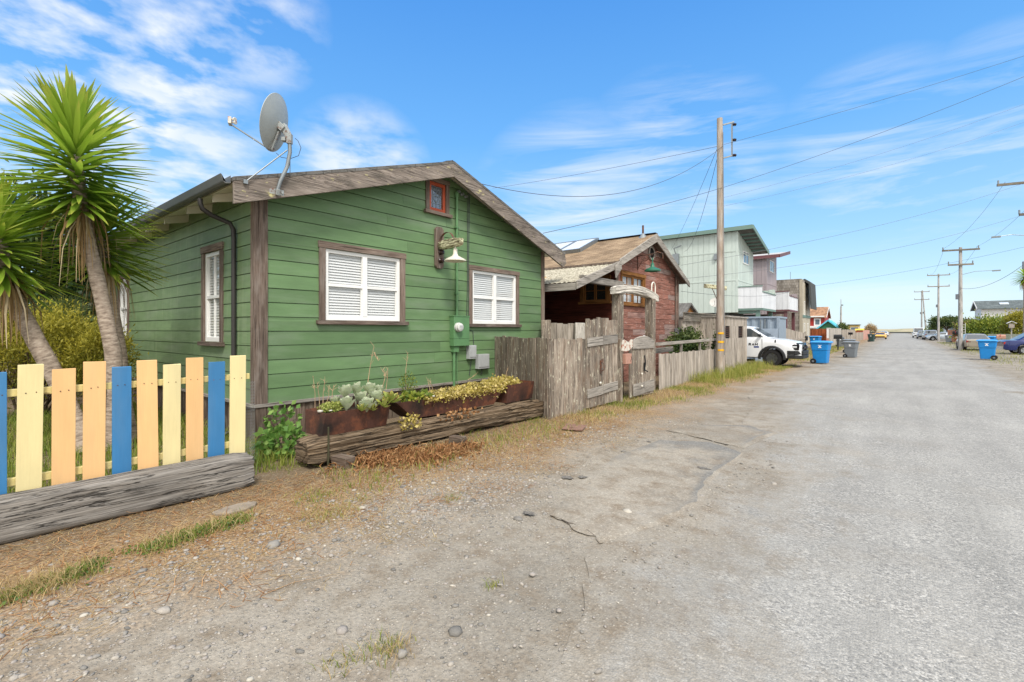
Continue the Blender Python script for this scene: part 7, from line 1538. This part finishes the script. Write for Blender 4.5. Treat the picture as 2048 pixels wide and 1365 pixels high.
def tree(lab, C, rad, n, L, mat, trunk_h, tr=.12, ncl=40, group='trees and bushes on the right', name='tree'):
    C = V(C); t0 = bush(name, lab, 'tree', C, rad, ncl, n, L, L * .4, mat, group, .17, base=C.z - rad[2], clump_t=.4); b = MB()
    g_ = V((C.x, C.y, 0)); b.tube([g_, V((C.x + .1, C.y, C.z - rad[2] * .5)), C], [tr, tr * .7, tr * .3], 8)
    for k in range(6): a = k * 1.05; b.tube([g_.lerp(C, .6), C + V((math.cos(a) * rad[0] * .6, math.sin(a) * rad[1] * .6, rad[2] * U(-.2, .5)))], [tr * .5, tr * .15], 6)
    b.build('trunk', 'bark', t0, smooth=60); return t0
tree('wind swept dark green tree beside the second right hand pole', at(1893, 648, 88), (2.3, 2.0, 1.25), 3600, .26, 'tree_leaf', 2, .15)
tree('small dark tree left of the second right hand pole', at(1872, 653, 90), (1.0, 1.0, .8), 900, .24, 'tree_leaf', 1.5, .1)
bush('garden_bush', 'low green bush between the far pickup and the tree', 'bush', at(1868, 664, 92), (1.2, 1.0, .9), 24, 1200, .22, .09, 'bush_leaf', 'trees and bushes on the right', base=0)
bush('garden_bush', 'reddish brown bush left of the big green shrub', 'bush', at(1938, 665, 60), (1.2, 1.2, 1.15), 40, 3800, .18, .07, 'red_bush_leaf', 'trees and bushes on the right', base=0, stem=(8, .03))
bush('garden_bush', 'big bright green shrub in front of the white house', 'bush', at(1988, 668, 58), (2.7, 1.8, 1.7), 90, 10000, .20, .08, 'bush_leaf', 'trees and bushes on the right', base=0, stem=(10, .04), clump_t=.45)
bush('garden_bush', 'yellow green shrub at the right edge below the pole', 'bush', at(2044, 660, 50), (1.3, 1.4, 1.5), 60, 6000, .18, .07, 'heather_leaf', 'trees and bushes on the right', base=0, stem=(8, .03), clump_t=.4)
yucca('cabbage palm with brown hanging leaves at the right edge of the picture', [V((at(2052, 660, 36).x, at(2052, 660, 36).y, 0)), at(2052, 600, 36), at(2051, 560, 36)], .16, .13, at(2050, 548, 36), .85, 90, 150, -30, 80)['group'] = 'palms'
fence_run('plank_fence', 'orange brown board fence behind the grey bin on the right', at(1895, 660, 70), at(1911, 660, 66), 1.75, 'brown_gate_wood' if False else wood('orange_boards', '#b06a48', '#c98762', '#d9a07c', grain=20).name, (.2, .3))
fence_run('board_fence', 'low pale green board fence behind the dark blue car', at(1976, 660, 50), at(2060, 660, 46), 1.35, 'pale_green_boards' if 'pale_green_boards' in MAT else paint('pale_green_boards', '#a9ad96', .8, .1).name, (.2, .3))
gt = thing('trellis', 'white ladder like trellis beside the nearest right hand pole', 'trellis', at(1926, 660, 58)); b = MB(); q = at(1926, 660, 58)
for s in (-.2, .2): b.bar((q.x + s, q.y, 0), (q.x + s, q.y, 2.6), .04, .04, up=(0, 1, 0))
for k in range(8): b.bar((q.x - .2, q.y, .3 + k * .3), (q.x + .2, q.y, .3 + k * .3), .03, .03)
b.build('frame', 'far_white_paint', gt)
bh = thing('birdhouse', 'pale birdhouse on a post in front of the big green shrub', 'birdhouse', at(2023, 660, 44)); q = at(2023, 652, 44); b = MB(); b.box(q, (.35, .35, .4)); b.build('house', 'far_fence_wood', bh); b = MB(); b.bar(q + V((-.32, 0, .22)), q + V((0, 0, .42)), .5, .03); b.bar(q + V((.32, 0, .22)), q + V((0, 0, .42)), .5, .03); b.build('roof', 'far_white_paint', bh); b = MB(); b.box((q.x, q.y, q.z / 2 - .1), (.08, .08, q.z - .2)); b.build('post', 'far_pole_wood', bh)
# ---------------------------------------------------------------- overhead wires
def wire(lab, A, B, sag, r=.012, n=26, mat='wire_black'):
    r *= .68
    A, B = V(A), V(B); b = MB(); b.tube([A.lerp(B, i / n) - Z * (4 * sag * (i / n) * (1 - i / n)) for i in range(n + 1)], r, 5); o = b.build('overhead_wire', mat, smooth=180); return tag(o, lab, 'wire', 'overhead wires')
PT = lambda py_: V((pb.x, pb.y, onX(1438, py_, pb.x).z))
apx = onX(962, 368, XF + .02)
wire('sagging service wire from the green gable to the near utility pole', apx, PT(290) + V((.1, 0, 0)), .95, .011)
wire('straight wire from the green cottage right eave up to the near utility pole', onX(1086, 467, XF + .03), PT(374) + V((.1, 0, 0)), .06, .011)
wire('wire running from the near utility pole out of the picture at upper right', PT(374) + V((.12, 0, 0)), at(2110, 128, 16), .15, .010)
wire('thin top wire leaving the near utility pole towards the upper right', PT(288) + V((.12, 0, 0)), at(2110, 92, 18), .1, .009)
wire('long straight wire coming over the cottage roof to the near utility pole', at(985, 377, 31), PT(289), .10, .012)
wire('pale thin wire crossing the sky right of the near pole at middle height', PT(395), at(2110, 185, 20), .25, .006, mat='cable_grey')
wire('lowest pale wire crossing the sky right of the near pole', PT(412), at(2110, 222, 22), .3, .006, mat='cable_grey')
wire('steep service wire dropping from the near pole to the mint house', PT(285) + V((-.1, .1, 0)), onY(1345, 503, YM) + V((0, -.4, 0)), .25, .012)
wire('second steep service wire from the near pole to the mint house', PT(300) + V((-.1, .1, 0)), onY(1372, 505, YM) + V((0, -.4, 0)), .9, .014)
wire('wire crossing the mint house wall above the cross board', onX(1362, 531, RB), pe + Z * (tz_ + .1), .4, .010, mat='cable_grey')
wire('wire crossing the mint house wall just above the balcony', onX(1366, 558, RB), pe + Z * (tz_ - 1.8), .5, .010, mat='cable_grey')
wire('nearly level wire crossing the mint balcony', onX(1362, 583, RB), onX(1575, 586, -7.6), .25, .012)
wire('wire sloping up to the right from the shingle house', at(1612, 574, 56), at(2060, 492, 40), .3, .014)
p1, p2 = poles[0], poles[1]
for k, (a, lab) in enumerate(((1.1, 'outer wire between the nearest two right hand poles'), (-1.1, 'inner wire between the nearest two right hand poles'))):
    d = V((math.cos(.25) * a, math.sin(.25) * a, 0)); wire(lab, p1[0] + d + Z * p1[1], p2[0] + d + Z * p2[1], .8, .014, mat='cable_grey'); wire(lab.replace('between the nearest two right hand poles', 'from the right edge pole to the next pole'), pe + d + Z * (tz_ + .2), p1[0] + d + Z * p1[1], .5, .012, mat='cable_grey')
wire('sagging dark cable from the nearest right hand pole to the right edge', p1[0] + Z * at(1922, 577, (p1[0] - EYE).dot(DV)).z, at(2052, 526, 30), .55, .018)
